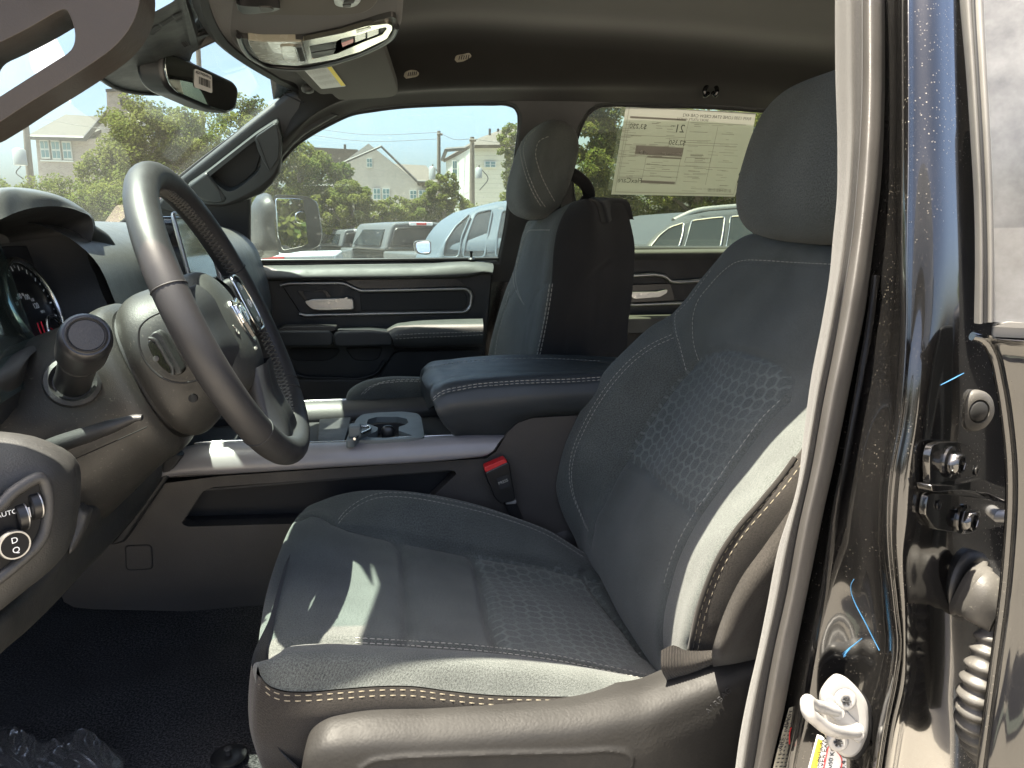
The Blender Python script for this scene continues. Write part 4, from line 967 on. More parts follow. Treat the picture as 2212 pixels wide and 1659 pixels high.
    P, N = onto(bp, [(1524,1537),(1574,1488)], 9, .0030)
    if len(P) > 2:
        
        for ch, i in zip('AIRBAG', np.linspace(.6, 7.4, 6)):
            k = int(round(i)); xd = P[min(k+1, 8)]-P[max(k-1, 0)]; q = P[k]*(1-(i-int(i))) + P[min(k+1, 8)]*(i-int(i)) if int(i) == k else P[k-1]*(1-(i-int(i))) + P[k]*(i-int(i))
            text('airbag_letter', ch, q, xd, np.cross(N[k], xd), .0090, M['soft_black'], ds, .0006)
    # --- headrest
    up = Vector((.26, 0, .97)).normalized(); fw = Vector((.97, 0, -.26))
    def shape(x, y, z):
        return (x*(1-.12*(z < 0)*abs(z)) - .25*(y*y)*.35, y*(1+.04*z), z)
    c = Vector((.645, 1.0, EYE.z+.101))
    G = pillow(c, fw*.070, Vector((0, .157, 0)), up*.121, .50, 60, 80)
    n = normals(G)
    patch('headrest', G, M['seat'], ds, cv=True)
    # collar gap and posts
    for yy in (.91, 1.06):
        tube('headrest_post', [c + Vector((.03, yy-.99, -.08)), c + Vector((.03, yy-.99, -.19))], .006, M['chrome'], ds, n=12, k=4)
    # recliner hinge cover and belt anchor at the rear of the cushion's far side
    lathe('hinge_cover', [(.0, .018), (.022, .016), (.034, .008), (.036, 0)], PY(1215, 1158, 1.30), (0, -1, .1), M['mid'], ds, n=24)
    # seat base frame under the cushion
    box('base_frame', (.12, 1.0, .655), (.36, .46, .06), M['soft_black'], ds, .01)
driver_seat()

ps = thing('passenger_seat', 'charcoal cloth seat beyond the centre console, its dark side panel facing us', 'seat', (.05, 1.86, .62), 'front seats of the truck')
def passenger_seat():
    p5 = pts([(1310,800,1.68),(1314,770,1.68),(1318,700,1.68),(1326,640,1.68),(1331,560,1.68),(1331,530,1.685),(1325,495,1.69),(1316,462,1.70),(1304,438,1.715),(1288,427,1.73)])
    p4 = pts([(1225,800),(1232,720),(1243,640),(1255,570),(1264,515),(1270,470),(1270,440),(1266,432)], 1.625)
    p3 = pts([(1160,800,1.63),(1163,765,1.63),(1172,720,1.628),(1184,660,1.628),(1192,600,1.63),(1196,540,1.635),(1204,495,1.645),(1222,455,1.66),(1244,434,1.68)])
    p25 = pts([(1133,800),(1138,745),(1150,690),(1162,630),(1170,580),(1175,520),(1185,480),(1215,448)], 1.72)
    p2 = pts([(1100,800),(1110,740),(1122,680),(1133,620),(1143,560),(1155,505),(1166,475),(1195,455)], 1.87)
    p1 = pts([(1068,800),(1074,750),(1086,690),(1103,630),(1118,580),(1132,530),(1142,495),(1160,476)], 2.02)
    p0 = pts([(1052,800),(1055,772),(1062,735),(1077,680),(1096,622),(1110,590),(1121,548),(1133,500),(1142,478)], 2.09)
    ext = lambda c: [c[0]+Vector((0, 0, -.10))] + c + [c[-1]+Vector((.03, 0, -.004)), c[-1]+Vector((.05, 0, -.05))]
    cols = [ext(c) for c in (off(p5, (.06, .04, 0)), p5, p4, p3, p25, p2, p1, p0, off(p0, (.06, .02, 0)))]
    G = loft(cols, 150, 8*12+1); b = bvh_of(G)
    G = groove(G, [onto(b, s, 60)[0] for s in ([(1130,790),(1133,745),(1140,690),(1150,655),(1165,625),(1185,610)], [(1065,770),(1070,735),(1086,680),(1103,640),(1115,625)], [(1103,640),(1112,655),(1120,665)],
          [(1318,560),(1290,585),(1250,650),(1225,720),(1210,790)], [(1290,585),(1284,660),(1278,790)])], .005, .003)
    b = bvh_of(G); nv = G.shape[1]
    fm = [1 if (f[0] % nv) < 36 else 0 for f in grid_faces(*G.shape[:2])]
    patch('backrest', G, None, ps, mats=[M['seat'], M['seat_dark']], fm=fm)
    V, F = [], []
    for s in ([(1188,497),(1160,497),(1142,499),(1136,507),(1122,550),(1114,590),(1118,625),(1128,650)], [(1108,590),(1112,620),(1124,645),(1134,660)], [(1100,630),(1085,690),(1074,735),(1069,775)],
              [(1166,768),(1176,720),(1186,665),(1194,610)], [(1160,768),(1170,720),(1180,665),(1188,610)]):
        stitch_geo(*onto(b, s, 90, .001), length=.008, r=.0008, V=V, F=F)
    up = Vector((.30, 0, .955)).normalized(); fw = Vector((.955, 0, -.30))
    c = PY(1142, 371, 1.85) + Vector((.03, 0, 0))
    G = pillow(c, fw*.062, Vector((0, .142, 0)), up*.118, .5, 56, 72); b2 = bvh_of(G, False, True)
    nvv = G.shape[1]
    patch('headrest', G, M['seat'], ps, cv=True)
    for s in ([(1150,278),(1132,295),(1124,320),(1128,350),(1140,390),(1156,425),(1172,450)], [(1157,280),(1140,297),(1131,320),(1135,350),(1147,390),(1163,425),(1179,448)], [(1185,295),(1165,305),(1158,325),(1166,370),(1184,410),(1201,440)]):
        stitch_geo(*onto(b2, s, 90, .001), length=.008, r=.0007, V=V, F=F)
    tag(mk('stitching', V, F, M['stitch'], ps, smooth=False), kind='stuff')
    for yy in (1.79, 1.93):
        tube('headrest_post', [Vector((c.x+.045, yy+.04, c.z-.07)), Vector((c.x+.045, yy+.04, c.z-.17))], .006, M['black'], ps, n=10, k=4)
    # rear of headrest carrier seen as a dark loop behind it
    tube('headrest_carrier', pts([(1225,370,1.80),(1250,385,1.80),(1268,405,1.80),(1272,425,1.80),(1262,440,1.80)]), .016, M['seat_dark'], ps, n=10)
    # cushion
    e = lambda c: c
    q1 = pts([(745,905),(745,880),(752,850),(775,832),(830,820),(880,818),(950,823),(1040,850)], 1.60)
    q2 = pts([(748,900),(749,868),(757,845),(790,826),(835,816),(890,816),(950,820),(1040,845)], 1.66)
    q3 = pts([(762,885),(764,860),(772,850),(812,852),(860,850),(920,848),(1000,850),(1060,860)], 1.72)
    q4 = pts([(772,860),(775,845),(800,838),(860,836),(940,836),(1060,850)], 1.95)
    q5 = pts([(785,850),(788,835),(820,826),(870,824),(940,826),(1060,840)], 2.08)
    dn_ = [p + Vector((0, -.004, -.12)) for p in q1]
    G = loft([dn_, q1, q2, q3, q4, q5, [p+Vector((0, .02, -.12)) for p in q5]], 90, 6*9+1); b = bvh_of(G)
    patch('cushion', G, M['seat'], ps)
    V, F = [], []
    for o in (0, 6): stitch_geo(*onto(b, [(780+o, 852-o*.2),(795+o,838),(815+o,829),(840,823+o*.6),(880,820+o*.6),(920,822+o*.6)], 80, .001), length=.008, r=.0008, V=V, F=F)
    if V: tag(mk('cushion_stitching', V, F, M['stitch'], ps, smooth=False), kind='stuff')
passenger_seat()

bk = thing('seat_belt_buckle', 'black seat belt buckle with a red release button between seat and console', 'seat belt buckle', (.3, 1.27, .95))
def buckle():
    n = Vector((0, -1, .12)).normalized()
    front = rnd([PY(u, v, 1.25) for u, v in ((1047,1022),(1100,997),(1111,1062),(1114,1082),(1081,1089),(1068,1075))], [.006]*6, 4)
    plate('housing', front, (0, .030, 0), M['black'], bk, bevel=.006, seg=3)
    plate('release_button', rnd([PY(u, v, 1.252) for u, v in ((1046,1010),(1048,1021),(1097,1001),(1092,991))], .004, 3), (0, .022, 0), M['red'], bk, bevel=.003, seg=3)
    plate('warning_label', rnd([PY(u, v, 1.2485) for u, v in ((1072,1034),(1098,1025),(1104,1050),(1080,1060))], .003, 3), (0, .0012, 0), M['soft_black'], bk, bevel=.0004)
    text('press_lettering', 'PRESS', PY(1087, 1041, 1.2478), (1, 0, .35), (-.3, 0, 1), .0075, M['grey_print'], bk)
    tube('stalk', pts([(1096,1075,1.268),(1108,1100,1.275),(1118,1125,1.285),(1135,1160,1.29)]), .5, M['soft_black'], bk, n=12, flat=(.010, .022, (0, 1, 0)))
    box('stalk_clip', PY(1103, 1083, 1.262), (.02, .012, .008), M['zinc'], bk, .002)
buckle()
# ------------------------------------------------------------------ steering wheel and column
WC = Vector((-.190, 1.0, EYE.z-.110)); WT = Vector((-.147, 0, .35)).normalized(); WN = Vector((.35, 0, .147)).normalized(); WY = Vector((0, 1, 0))
def W(y, t, n=0.0): return WC + WY*y + WT*t + WN*n
sw = thing('steering_wheel', 'black leather steering wheel with cross laced rim and padded centre', 'steering wheel', tuple(WC), None)
def wheel():
    R = .190; k = 180
    rim = [W(R*math.cos(a), R*math.sin(a)*(1.0 if math.sin(a) > -.86 else 1.0), 0) for a in np.linspace(0, 2*math.pi, k, endpoint=False)]
    tube('rim', rim, .0185, M['wheel'], sw, n=22, closed=True, k=0)
    # seams across the leather
    for a in (163, 17, 222, 318, -48, 90-12)[:5]:
        a = math.radians(a); c = W(R*math.cos(a), R*math.sin(a)); rad = (c-WC).normalized()
        tube('rim_seam', [c + rad*.0187*math.cos(b) + WN*.0187*math.sin(b) for b in np.linspace(0, 2*math.pi, 20, endpoint=False)], .0009, M['soft_black'], sw, n=5, closed=True, k=0)
    # crossed lacing along the inner side of the rim
    V, F = [], []
    N = 150
    for i in range(N):
        a0, a1 = 2*math.pi*i/N, 2*math.pi*(i+1)/N
        for s in (1, -1):
            P_ = []
            for f in (0, .5, 1):
                a = a0+(a1-a0)*f; b = math.pi + s*(.36 if f == 0 else (-.36 if f == 1 else 0))
                c = W(R*math.cos(a), R*math.sin(a)); rad = (c-WC).normalized()
                P_.append(c + rad*.0192*math.cos(b) + WN*.0192*math.sin(b))
            tube('x', P_, .0012, None, n=4, k=3, cap=False, add=(V, F))
        a = a0; c = W(R*math.cos(a), R*math.sin(a)); rad = (c-WC).normalized()
    tag(mk('lacing', V, F, M['dark_stitch'], sw), kind='stuff')
    # padded centre
    def shp(x, y, z): return (x*(1-.22*y*y-.06*z), y*(1-.08*z*z-.24*max(0, z+.25)), z)
    G = pillow(W(-.002, -.013, -.024), WN*.040, WY*.086, WT*.083, .62, 48, 64, shp)
    b = bvh_of(G, False, True)
    patch('airbag_cover', G, M['airbag'], sw, cv=True)
    # spokes
    for s in (1, -1):
        G = loft([[W(s*.06, t0, n), W(s*.10, t0*.9+.004, n-.008), W(s*.14, t1, n-.010), W(s*.183, t2, -.002+n*.2)] for t0, t1, t2, n in ((.052, .040, .046, -.002), (.040, .034, .036, .006), (.0, .0, .0, .008), (-.045, -.036, -.035, .006), (-.06, -.044, -.046, -.004), (-.03, -.03, -.03, -.016), (.03, .02, .02, -.016))], 20, 42, closed_v=True)
        patch('spoke', G, M['wheel'], sw, cv=True)
    G = loft([[W(y*.8, -.07, n), W(y, -.11, n-.010), W(y*1.15, -.15, n-.010), W(y*1.6, -.183, n*.3-.002)] for y, n in ((-.048, .006), (-.038, .018), (0, .020), (.038, .018), (.048, .006), (.02, -.016), (-.02, -.016))], 20, 42, closed_v=True)
    patch('spoke', G, M['wheel'], sw, cv=True)
    G = pillow(W(0, -.084, -.012), WN*.022, WY*.040, WT*.010, .7, 20, 30); patch('lower_trim', G, M['piano'], sw, cv=True)
    # switch pads on the spokes
    for s in (1,):
        ol = [(.078, .046), (.108, .048), (.128, .040), (.140, .010), (.140, -.022), (.128, -.036), (.09, -.036), (.076, -.02)]
        pd = plate('switch_pad', rnd([W(s*(y+(.030 if s < 0 else 0)), t, .010) for y, t in ol], .010, 4), tuple(-WN*.016), M['dark'], sw, bevel=.003)
        tube('chrome_ring', rnd([W(s*(y+(.030 if s < 0 else 0)), t, .0115) for y, t in ol], .010, 4), .0021, M['silver_bright'], pd, n=8, closed=True, k=0)
        plate('button', rnd([W(s*(y+(.030 if s < 0 else 0)), t, .013) for y, t in ((.083, .036), (.106, .038), (.122, .031), (.131, .008), (.131, -.018), (.122, -.027), (.092, -.027), (.083, -.015))], .008, 3), tuple(-WN*.004), M['black'], pd, bevel=.0015)
        if s > 0:
            for bd, y, t in (('SET+', .105, .028), ('RES', .119, .004), ('SET-', .108, -.021)): text('lettering', bd, W(y, t, .0136), WY, WT, .0085, M['white_print'], pd, .0001)
            tube('ring_symbol', [W(.104+.006*math.cos(a), .004+.006*math.sin(a), .0136) for a in np.linspace(0, 2*math.pi, 16, endpoint=False)], .0006, M['white_print'], pd, n=5, closed=True, k=0)
    # chrome shield emblem with a horned head
    E = lambda y, t, n=.0: W(y, t-.010, .0180+n)
    sh = plate('emblem', [E(*p) for p in ((-.026,.022),(-.018,.030),(0,.026),(.018,.030),(.026,.022),(.024,-.004),(.012,-.026),(0,-.034),(-.012,-.026),(-.024,-.004))], tuple(-WN*.007), M['chrome'], sw, bevel=.002)
    for s in (1, -1):
        plate('emblem_horn', [E(s*y, t, .003) for y, t in ((.004,.018),(.016,.022),(.021,.010),(.017,-.004),(.011,-.004),(.014,.008),(.010,.012),(.005,.008))], tuple(-WN*.004), M['chrome'], sh, bevel=.001)
    plate('emblem_face', [E(*p, .003) for p in ((-.006,.012),(.006,.012),(.007,-.006),(0,-.026),(-.007,-.006))], tuple(-WN*.004), M['piano'], sh, bevel=.001)
    for px, bd, size in (((552, 752), 'AIRBAG', .0062),):
        P_, N_ = onto(b, [px, (px[0]+1, px[1]+1)], 2, .0006)
        if len(P_): text('lettering', bd, P_[0], WY - Vector(N_[0])*WY.dot(Vector(N_[0])), WT, size, M['grey_print'], sw, .0002)
    P_, N_ = onto(b, [(512, 716), (513, 717)], 2, .0006)
    if len(P_):
        tube('horn_symbol', [Vector(P_[0]) + (WY*math.cos(a) + WT*math.sin(a))*.0036 for a in np.linspace(0, 2*math.pi, 14, endpoint=False)], .0007, M['grey_print'], sw, n=5, closed=True, k=0)
        tube('horn_symbol', [Vector(P_[0]) + WT*.0036, Vector(P_[0]) + WT*.009 - WY*.006], .0008, M['grey_print'], sw, n=5, k=2)
wheel()

col = thing('steering_column', 'moulded steering column shroud with stalk and tilt lever', 'steering column', tuple(W(0, -.03, -.2)))
def column():
    def ringsec(s, ry, rt, dt, e=.75, n=56):
        sp = lambda t: math.copysign(abs(t)**e, t)
        return [W(ry*sp(math.cos(a)), dt + rt*sp(math.sin(a)), -s) for a in np.linspace(0, 2*math.pi, n, endpoint=False)]
    def barrel(name, secs, m, par=col, n=56):
        G = np.array([[tuple(p) for p in ringsec(*s, n=n)] for s in secs])
        D = np.array([cr(G[:, j], len(secs)*5) for j in range(n)]).transpose(1, 0, 2)
        return patch(name, D, m, par, cv=True, cap=True)
    # cover behind the wheel hub belongs to the wheel
    barrel('hub_back_cover', [(.018, .075, .060, -.010), (.03, .088, .078, -.014), (.06, .096, .090, -.020), (.095, .098, .095, -.026), (.104, .092, .090, -.026)], M['column'], sw)
    barrel('shroud', [(.110, .090, .090, -.028), (.116, .097, .097, -.028), (.16, .102, .104, -.034), (.22, .108, .116, -.044), (.27, .112, .124, -.052), (.34, .112, .120, -.05)], M['column'])
    barrel('dust_sleeve', [(.104, .085, .084, -.026), (.112, .085, .084, -.026)], M['soft_black'])
    # split line along the shroud
    tube('shroud_seam', [W(-.103 - s*.03, -.075, -s) for s in (.118, .16, .22, .30)], .0007, M['panel_black'], col, n=6)
    # control paddle behind the near spoke
    pn = Vector((-.35, -1, .05)).normalized()
    Pp = lambda a, b, k=0: PN(.2197*a, 594+.2197*b, PY(352, 765, .888), Vector((.2, -1, .1)).normalized()) + Vector((0, -k, 0))
    rk = plate('rocker_surround', rnd([Pp(*p, .004) for p in ((1468,650),(1490,575),(1545,545),(1600,580),(1700,760),(1800,935),(1795,970),(1740,985),(1640,940),(1540,820),(1480,710))], .006, 4), (0, .02, 0), M['dark'], sw, bevel=.004, seg=3)
    plate('rocker_button', rnd([Pp(*p, .012) for p in ((1480,660),(1500,625),(1540,640),(1620,740),(1735,930),(1735,965),(1690,950),(1600,880),(1520,770))], .005, 4), (0, .012, 0), M['piano'], rk, bevel=.004, seg=3)
    tube('rocker_ridge', [Pp(*p, .016) for p in ((1500,605),(1545,610),(1610,690),(1690,830),(1735,905),(1738,955))], .0022, M['dark'], rk, n=8)
    lathe('rocker_dot', [(.0035, 0), (.003, .001)], Pp(1568, 805, .0135), (0, -1, .2), M['mid'], rk, n=14)
    tube('cover_seam', [Pp(*p, -.004) for p in ((1560,375),(1450,430),(1370,510),(1352,640),(1390,800),(1480,930),(1620,1035),(1760,1068),(1950,1040))], .0012, M['soft_black'], sw, n=6)
    lathe('screw_hole', [(.0052, -.004), (.0050, .0004), (.0, .0004)], Pp(1898, 1210, .0015), (0, -1, .1), M['panel_black'], sw, n=16)
    # stalk seen end on
    tip, base = PY(187, 724, .735), PY(158, 822, .885)
    ax = (tip-base); L = ax.length
    stk = lathe('stalk', [(.019, 0), (.0185, .02), (.0185, L*.52), (.0215, L*.60), (.0232, L*.66), (.0235, L*.93), (.022, L*.985), (.0195, L)], base, ax, M['black'], col, n=36)
    lathe('stalk_cap', [(.0180, L), (.0172, L+.0012), (.0150, L-.0002), (.0145, L+.0006), (.008, L+.0014), (0.0, L+.0016)], base, ax, M['dark'], stk, n=36)
    tube('cap_groove', [base + ax.normalized()*(L+.0008) + ax.to_track_quat('Z', 'Y') @ Vector((.0163*math.cos(a), .0163*math.sin(a), 0)) for a in np.linspace(0, 2*math.pi, 32, endpoint=False)], .0009, M['panel_black'], stk, n=6, closed=True, k=0)
    lathe('stalk_ring', [(.0192, L*.53), (.0215, L*.61), (.0218, L*.615), (.0195, L*.525)], base, ax, M['soft_black'], stk, n=36, cap=False)
    lathe('stalk_boot', [(.030, 0), (.0285, .006), (.024, .008), (.020, .002)], base - ax*.05, ax, M['dark'], col, n=32)
    # tilt lever
    tube('tilt_lever', pts([(40,1000,.88),(120,962,.845),(200,935,.825),(270,911,.81),(298,902,.806),(307,902,.806)]), [.016, .016, .0155, .0145, .012, .005], M['dark'], col, n=16, flat=(.62, 1.0, (0, 0, 1)))
    # key lock collar and wiring shroud below
    plate('lower_bracket', pts([(182,1000),(242,1000),(264,1010),(250,1045),(232,1052),(180,1050)], 1.0), (0, .10, 0), M['dark'], col, bevel=.008)
column()

# ------------------------------------------------------------------ dashboard
dash = thing('dashboard', 'dark grey dashboard with padded gauge hood and headlight switch panel', 'dashboard', (-.5, 1.4, .9))
def dashboard():
    ys = (1.10, 1.20, 1.34, 1.5, 1.7, 1.95, 2.16)
    rows = [(-.86, 1.27), (-.70, 1.315), (-.56, 1.335), (-.47, 1.335), (-.415, 1.318), (-.375, 1.28), (-.358, 1.23), (-.345, 1.17), (-.345, 1.08), (-.42, 1.0), (-.5, .95)]
    G = loft([[Vector((x + (.05 if y > 1.9 else 0), y, z)) for x, z in rows] for y in ys], 70, 43)
    patch('dash_body', G, M['dash_lit'], dash)
    # gauge hood: arched pad
    def hood(lst, Y): return [PY(u, v, y) for u, v, y in lst]
    h0 = pts([(-120,440,.90),(0,408,.98),(60,408,1.04),(120,420,1.10),(170,445,1.16),(205,480,1.20),(206,520,1.20)])
    h1 = pts([(-120,455,.86),(0,414,.94),(51,416,1.0),(113,427,1.06),(154,441,1.11),(188,460,1.15),(202,480,1.17),(203,500,1.17),(194,532,1.16)])
    h2 = pts([(-120,520,.83),(0,474,.90),(34,459,.95),(85,447,1.02),(137,447,1.08),(171,456,1.12),(199,476,1.155),(202,498,1.155),(190,540,1.15)])
    h25 = [p + Vector((-.035, 0, -.012)) for p in h2]
    h3 = [p + Vector((-.11, 0, -.028)) for p in h2]
    b0 = [p + Vector((-.30, .0, -.05)) for p in h0]
    patch('gauge_hood', loft([b0, h0, h1, h2], 60, 31), M['dash_lit'], dash)
    patch('hood_underside', loft([h2, h25, h3], 60, 16), M['dark'], dash)
    # binnacle side wall and lit edge
    mM = lambda a, b, y: PY(.2197*a, 594+.2197*b, y)
    wall = [PY(203, 500, 1.155), PY(188, 545, 1.15), PY(196, 575, 1.145), PY(206, 594, 1.14), PY(217, 625, 1.13), PY(242, 680, 1.12)]
    wall2 = [p + Vector((-.14, -.012, -.02)) for p in wall]
    patch('binnacle_wall', loft([wall, wall2], 40, 12), M['dark'], dash)
    w3 = [PY(204, 500, 1.16), PY(196, 535, 1.16), PY(212, 575, 1.16), PY(226, 596, 1.16), PY(250, 632, 1.16), PY(266, 664, 1.16)]
    patch('binnacle_edge', loft([wall, w3], 40, 6), M['mid'], dash)
    # grained vent pod to the right of the hood
    p0 = pts([(203,497,1.165),(222,502,1.20),(240,514,1.23),(256,538,1.25),(268,560,1.26),(282,594,1.265),(290,618,1.26)])
    p1 = pts([(190,535,1.16),(206,555,1.175),(222,570,1.19),(240,590,1.20),(254,610,1.205),(270,632,1.21),(284,645,1.22)])
    p2 = pts([(188,545,1.155),(204,566,1.16),(216,586,1.165),(232,612,1.17),(244,636,1.175),(256,655,1.18),(266,664,1.185)])
    pb = [p + Vector((-.10, .03, .0)) for p in p0]
    patch('vent_pod', loft([pb, p0, p1, p2], 40, 30), M['airbag'], dash)
    # touch screen standing out of the centre stack
    scr = rnd([PY(358, 468, 1.36), PY(384, 470, 1.50), PY(470, 560, 1.62), PY(500, 620, 1.62), PY(410, 618, 1.38)], .01, 3)
    s_ = plate('screen', rnd([Vector((-.335, 1.36, 1.345)), Vector((-.335, 1.60, 1.345)), Vector((-.300, 1.60, 1.145)), Vector((-.300, 1.36, 1.145))], .012, 4), (-.035, 0, 0), M['piano'], dash, bevel=.004)
    tube('screen_bezel', rnd([Vector((-.334, 1.356, 1.349)), Vector((-.334, 1.604, 1.349)), Vector((-.299, 1.604, 1.141)), Vector((-.299, 1.356, 1.141))], .012, 4), .004, M['silver'], s_, n=8, closed=True, k=0)
    # near end of the dash: switch pod
    r = [pts(l) for l in ([(-90,925,.66),(0,926,.76),(60,931,.83),(110,941,.89),(150,955,.94),(172,975,.97)],
         [(-90,975,.58),(0,968,.68),(60,962,.76),(110,966,.82),(152,982,.87),(170,1000,.93)],
         [(-90,1045,.55),(0,1030,.645),(60,1022,.72),(110,1016,.78),(152,1015,.82),(176,1040,.90)],
         [(-90,1150,.54),(0,1130,.63),(60,1120,.70),(110,1105,.765),(150,1095,.81),(173,1085,.89)],
         [(-90,1250,.54),(0,1240,.63),(60,1215,.70),(110,1190,.765),(145,1160,.80),(165,1130,.88)],
         [(-90,1390,.56),(0,1318,.65),(60,1270,.715),(108,1232,.775),(138,1200,.81),(156,1165,.88)],
         [(-90,1410,.62),(0,1345,.70),(60,1295,.77),(110,1250,.83),(138,1215,.86),(156,1180,.92)])]
    PC, PD_ = PY(45, 1140, .70), Vector((.70, -.71, .06)).normalized()
    pd = lambda u, v, k=0: PN(u, v, PC + PD_*k, PD_)
    r[2] = [pd(-90,1045,-.006), pd(0,1030,-.004), pd(60,1022,-.003), pd(110,1016,-.004), pd(152,1015,-.014), pd(175,1040,-.04)]
    r[3] = [pd(-90,1150), pd(0,1130), pd(60,1120), pd(110,1105), pd(150,1095,-.010), pd(173,1085,-.04)]
    r[4] = [pd(-90,1250), pd(0,1240), pd(60,1215), pd(110,1190,-.002), pd(145,1160,-.014), pd(165,1130,-.04)]
    r[1] = [pd(-90,985,-.03), pd(0,975,-.026), pd(60,966,-.026), pd(110,968,-.03), pd(152,984,-.04), pd(170,1000,-.06)]
    r[0] = [p + Vector((-.10, .05, .01)) for p in r[1]]
    r[5] = [pd(-90,1390,-.02), pd(0,1318,-.012), pd(60,1270,-.012), pd(108,1232,-.016), pd(138,1200,-.026), pd(156,1165,-.05)]
    r[6] = [p + Vector((-.05, .04, -.01)) for p in r[5]]
    G = loft(r, 50, 61); bp = bvh_of(G)
    patch('switch_pod', G, M['dash'], dash)
    rec = [(-40,1110),(0,1096),(24,1066),(60,1042),(84,1030),(97,1038),(104,1070),(104,1110),(97,1150),(80,1180),(40,1216),(0,1248),(-40,1280)]
    P_ = rnd([pd(u, v, .010) for u, v in rec], .006, 3)
    sp_ = plate('switch_panel', P_, tuple(-PD_*.012), M['panel_black'], dash, bevel=.002)
    tube('panel_lip', P_, .0055, M['mid'], sp_, n=8, closed=True, k=0)
    nn = PD_
    ctr = pd(19, 1172, .010)
    kn = lathe('headlight_knob', [(.0125, 0), (.0122, .010), (.0112, .013)], ctr, tuple(nn), M['panel_black'], dash, n=32)
    lathe('knob_ring', [(.0125, .008), (.0131, .010), (.0125, .0135), (.0112, .0135)], ctr, tuple(nn), M['silver'], kn, n=32, cap=False)
    xd = Vector((.71, .70, 0)); yd = nn.cross(xd)
    if yd.z < 0: yd = -yd
    for bd, dy in (('D', .0045), ('Q', -.0045)): text('lettering', bd, ctr + nn*.0138 + yd*dy, xd, yd, .0075, M['white_print'], kn, .0001)
    text('lettering', 'O AUTO', pd(6, 1112, .0104), xd, yd, .0062, M['white_print'], sp_, .0001)
    for px in ((47, 1118), (77, 1094)):
        q = [pd(*px, .010)]
        dw = lathe('dimmer_wheel', [(.0120, -.0045), (.0135, -.0035), (.0135, .0035), (.0120, .0045)], Vector(q[0]) - nn*.006, tuple(xd), M['black'], sp_, n=26)
        lathe('wheel_rim', [(.0136, .0028), (.0141, .0036), (.0130, .0044)], Vector(q[0]) - nn*.006, tuple(xd), M['silver'], dw, n=26, cap=False)
    for px in ((57, 1108), (62, 1105)):
        q = [pd(px[0]-1, px[1]-9, .0106), pd(px[0]+3, px[1]+12, .0106)]
        if len(q) == 2: tube('scale_mark', q, .0011, M['white_print'], sp_, n=5, k=2)
    # knee bolster, running from the pod under the column to the console
    k2 = pts([(-60,1400,.66),(0,1350,.70),(60,1292,.77),(130,1200,.84),(168,1110,.88),(190,1104,.90),(245,1048,1.0),(300,992,1.11),(325,982,1.17),(354,981,1.24)])
    k1 = [p + Vector((-.05, .0, .010)) for p in k2]
    k3 = pts([(-60,1440,.66),(0,1378,.70),(60,1325,.765),(130,1250,.84),(180,1180,.90),(205,1150,.935),(255,1095,1.02),(302,1042,1.11),(330,1018,1.17),(352,1005,1.24)])
    k4 = pts([(-60,1500,.67),(0,1414,.715),(60,1358,.77),(130,1290,.85),(190,1225,.92),(235,1178,.98),(275,1135,1.05),(312,1090,1.12),(335,1058,1.18),(345,1040,1.24)])
    k5 = [p + Vector((-.06, .02, -.02)) for p in k4]
    patch('knee_bolster', loft([k1, k2, k3, k4, k5], 90, 41), M['dash'], dash)
    lip = pts([(166,1092,.872),(176,1106,.868),(190,1108,.872),(178,1150,.862),(160,1185,.852),(146,1205,.845),(148,1180,.85),(160,1140,.862)])
    plate('bolster_edge', lip, (0, .02, 0), M['mid'], dash, bevel=.003)
    for i in range(5): tube('vent_mark', pts([(303+i*-3, 1036+i*5.6, 1.085), (309+i*-3, 1026+i*5.6, 1.085)]), .0016, M['soft_black'], dash, n=5, k=2)
    # filler between bolster and console, under-dash shadow panel
    plate('console_side_filler', pts([(354,978),(395,985),(345,1060),(268,1172),(236,1180),(300,1100),(345,1035)], 1.262), (0, .03, 0), M['dark'], dash, bevel=.004)
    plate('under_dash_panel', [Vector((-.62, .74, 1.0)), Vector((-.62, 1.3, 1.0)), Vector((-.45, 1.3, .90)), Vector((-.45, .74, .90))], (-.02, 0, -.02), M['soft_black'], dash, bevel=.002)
    plate('sun_block_plate', [Vector((-.90, .66, 1.235)), Vector((-.90, 1.2, 1.235)), Vector((-.49, 1.2, 1.235)), Vector((-.49, .66, 1.235))], (0, 0, -.02), M['soft_black'], dash, bevel=0)  # unseen plate added to keep a sun patch off the carpet
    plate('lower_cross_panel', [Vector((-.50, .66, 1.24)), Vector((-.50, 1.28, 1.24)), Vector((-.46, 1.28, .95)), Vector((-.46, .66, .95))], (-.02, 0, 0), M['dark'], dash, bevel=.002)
    # cluster lower shelf that curves up beside the column
    sh = [pts(l) for l in ([(-60,800,.90),(0,776,.93),(55,752,.98),(95,738,1.02),(135,728,1.06)], [(-60,812,.84),(0,790,.87),(50,765,.90),(75,752,.93),(104,745,.97)], [(-60,835,.82),(0,825,.84),(30,822,.86),(48,800,.88),(62,776,.91)], [(-60,880,.83),(0,868,.85),(26,846,.87),(42,832,.89),(58,812,.92)], [(-60,930,.85),(0,918,.86),(26,890,.88),(45,872,.91),(62,850,.94)])]
    patch('cluster_shelf', loft(sh, 40, 37), M['dark'], dash)
dashboard()

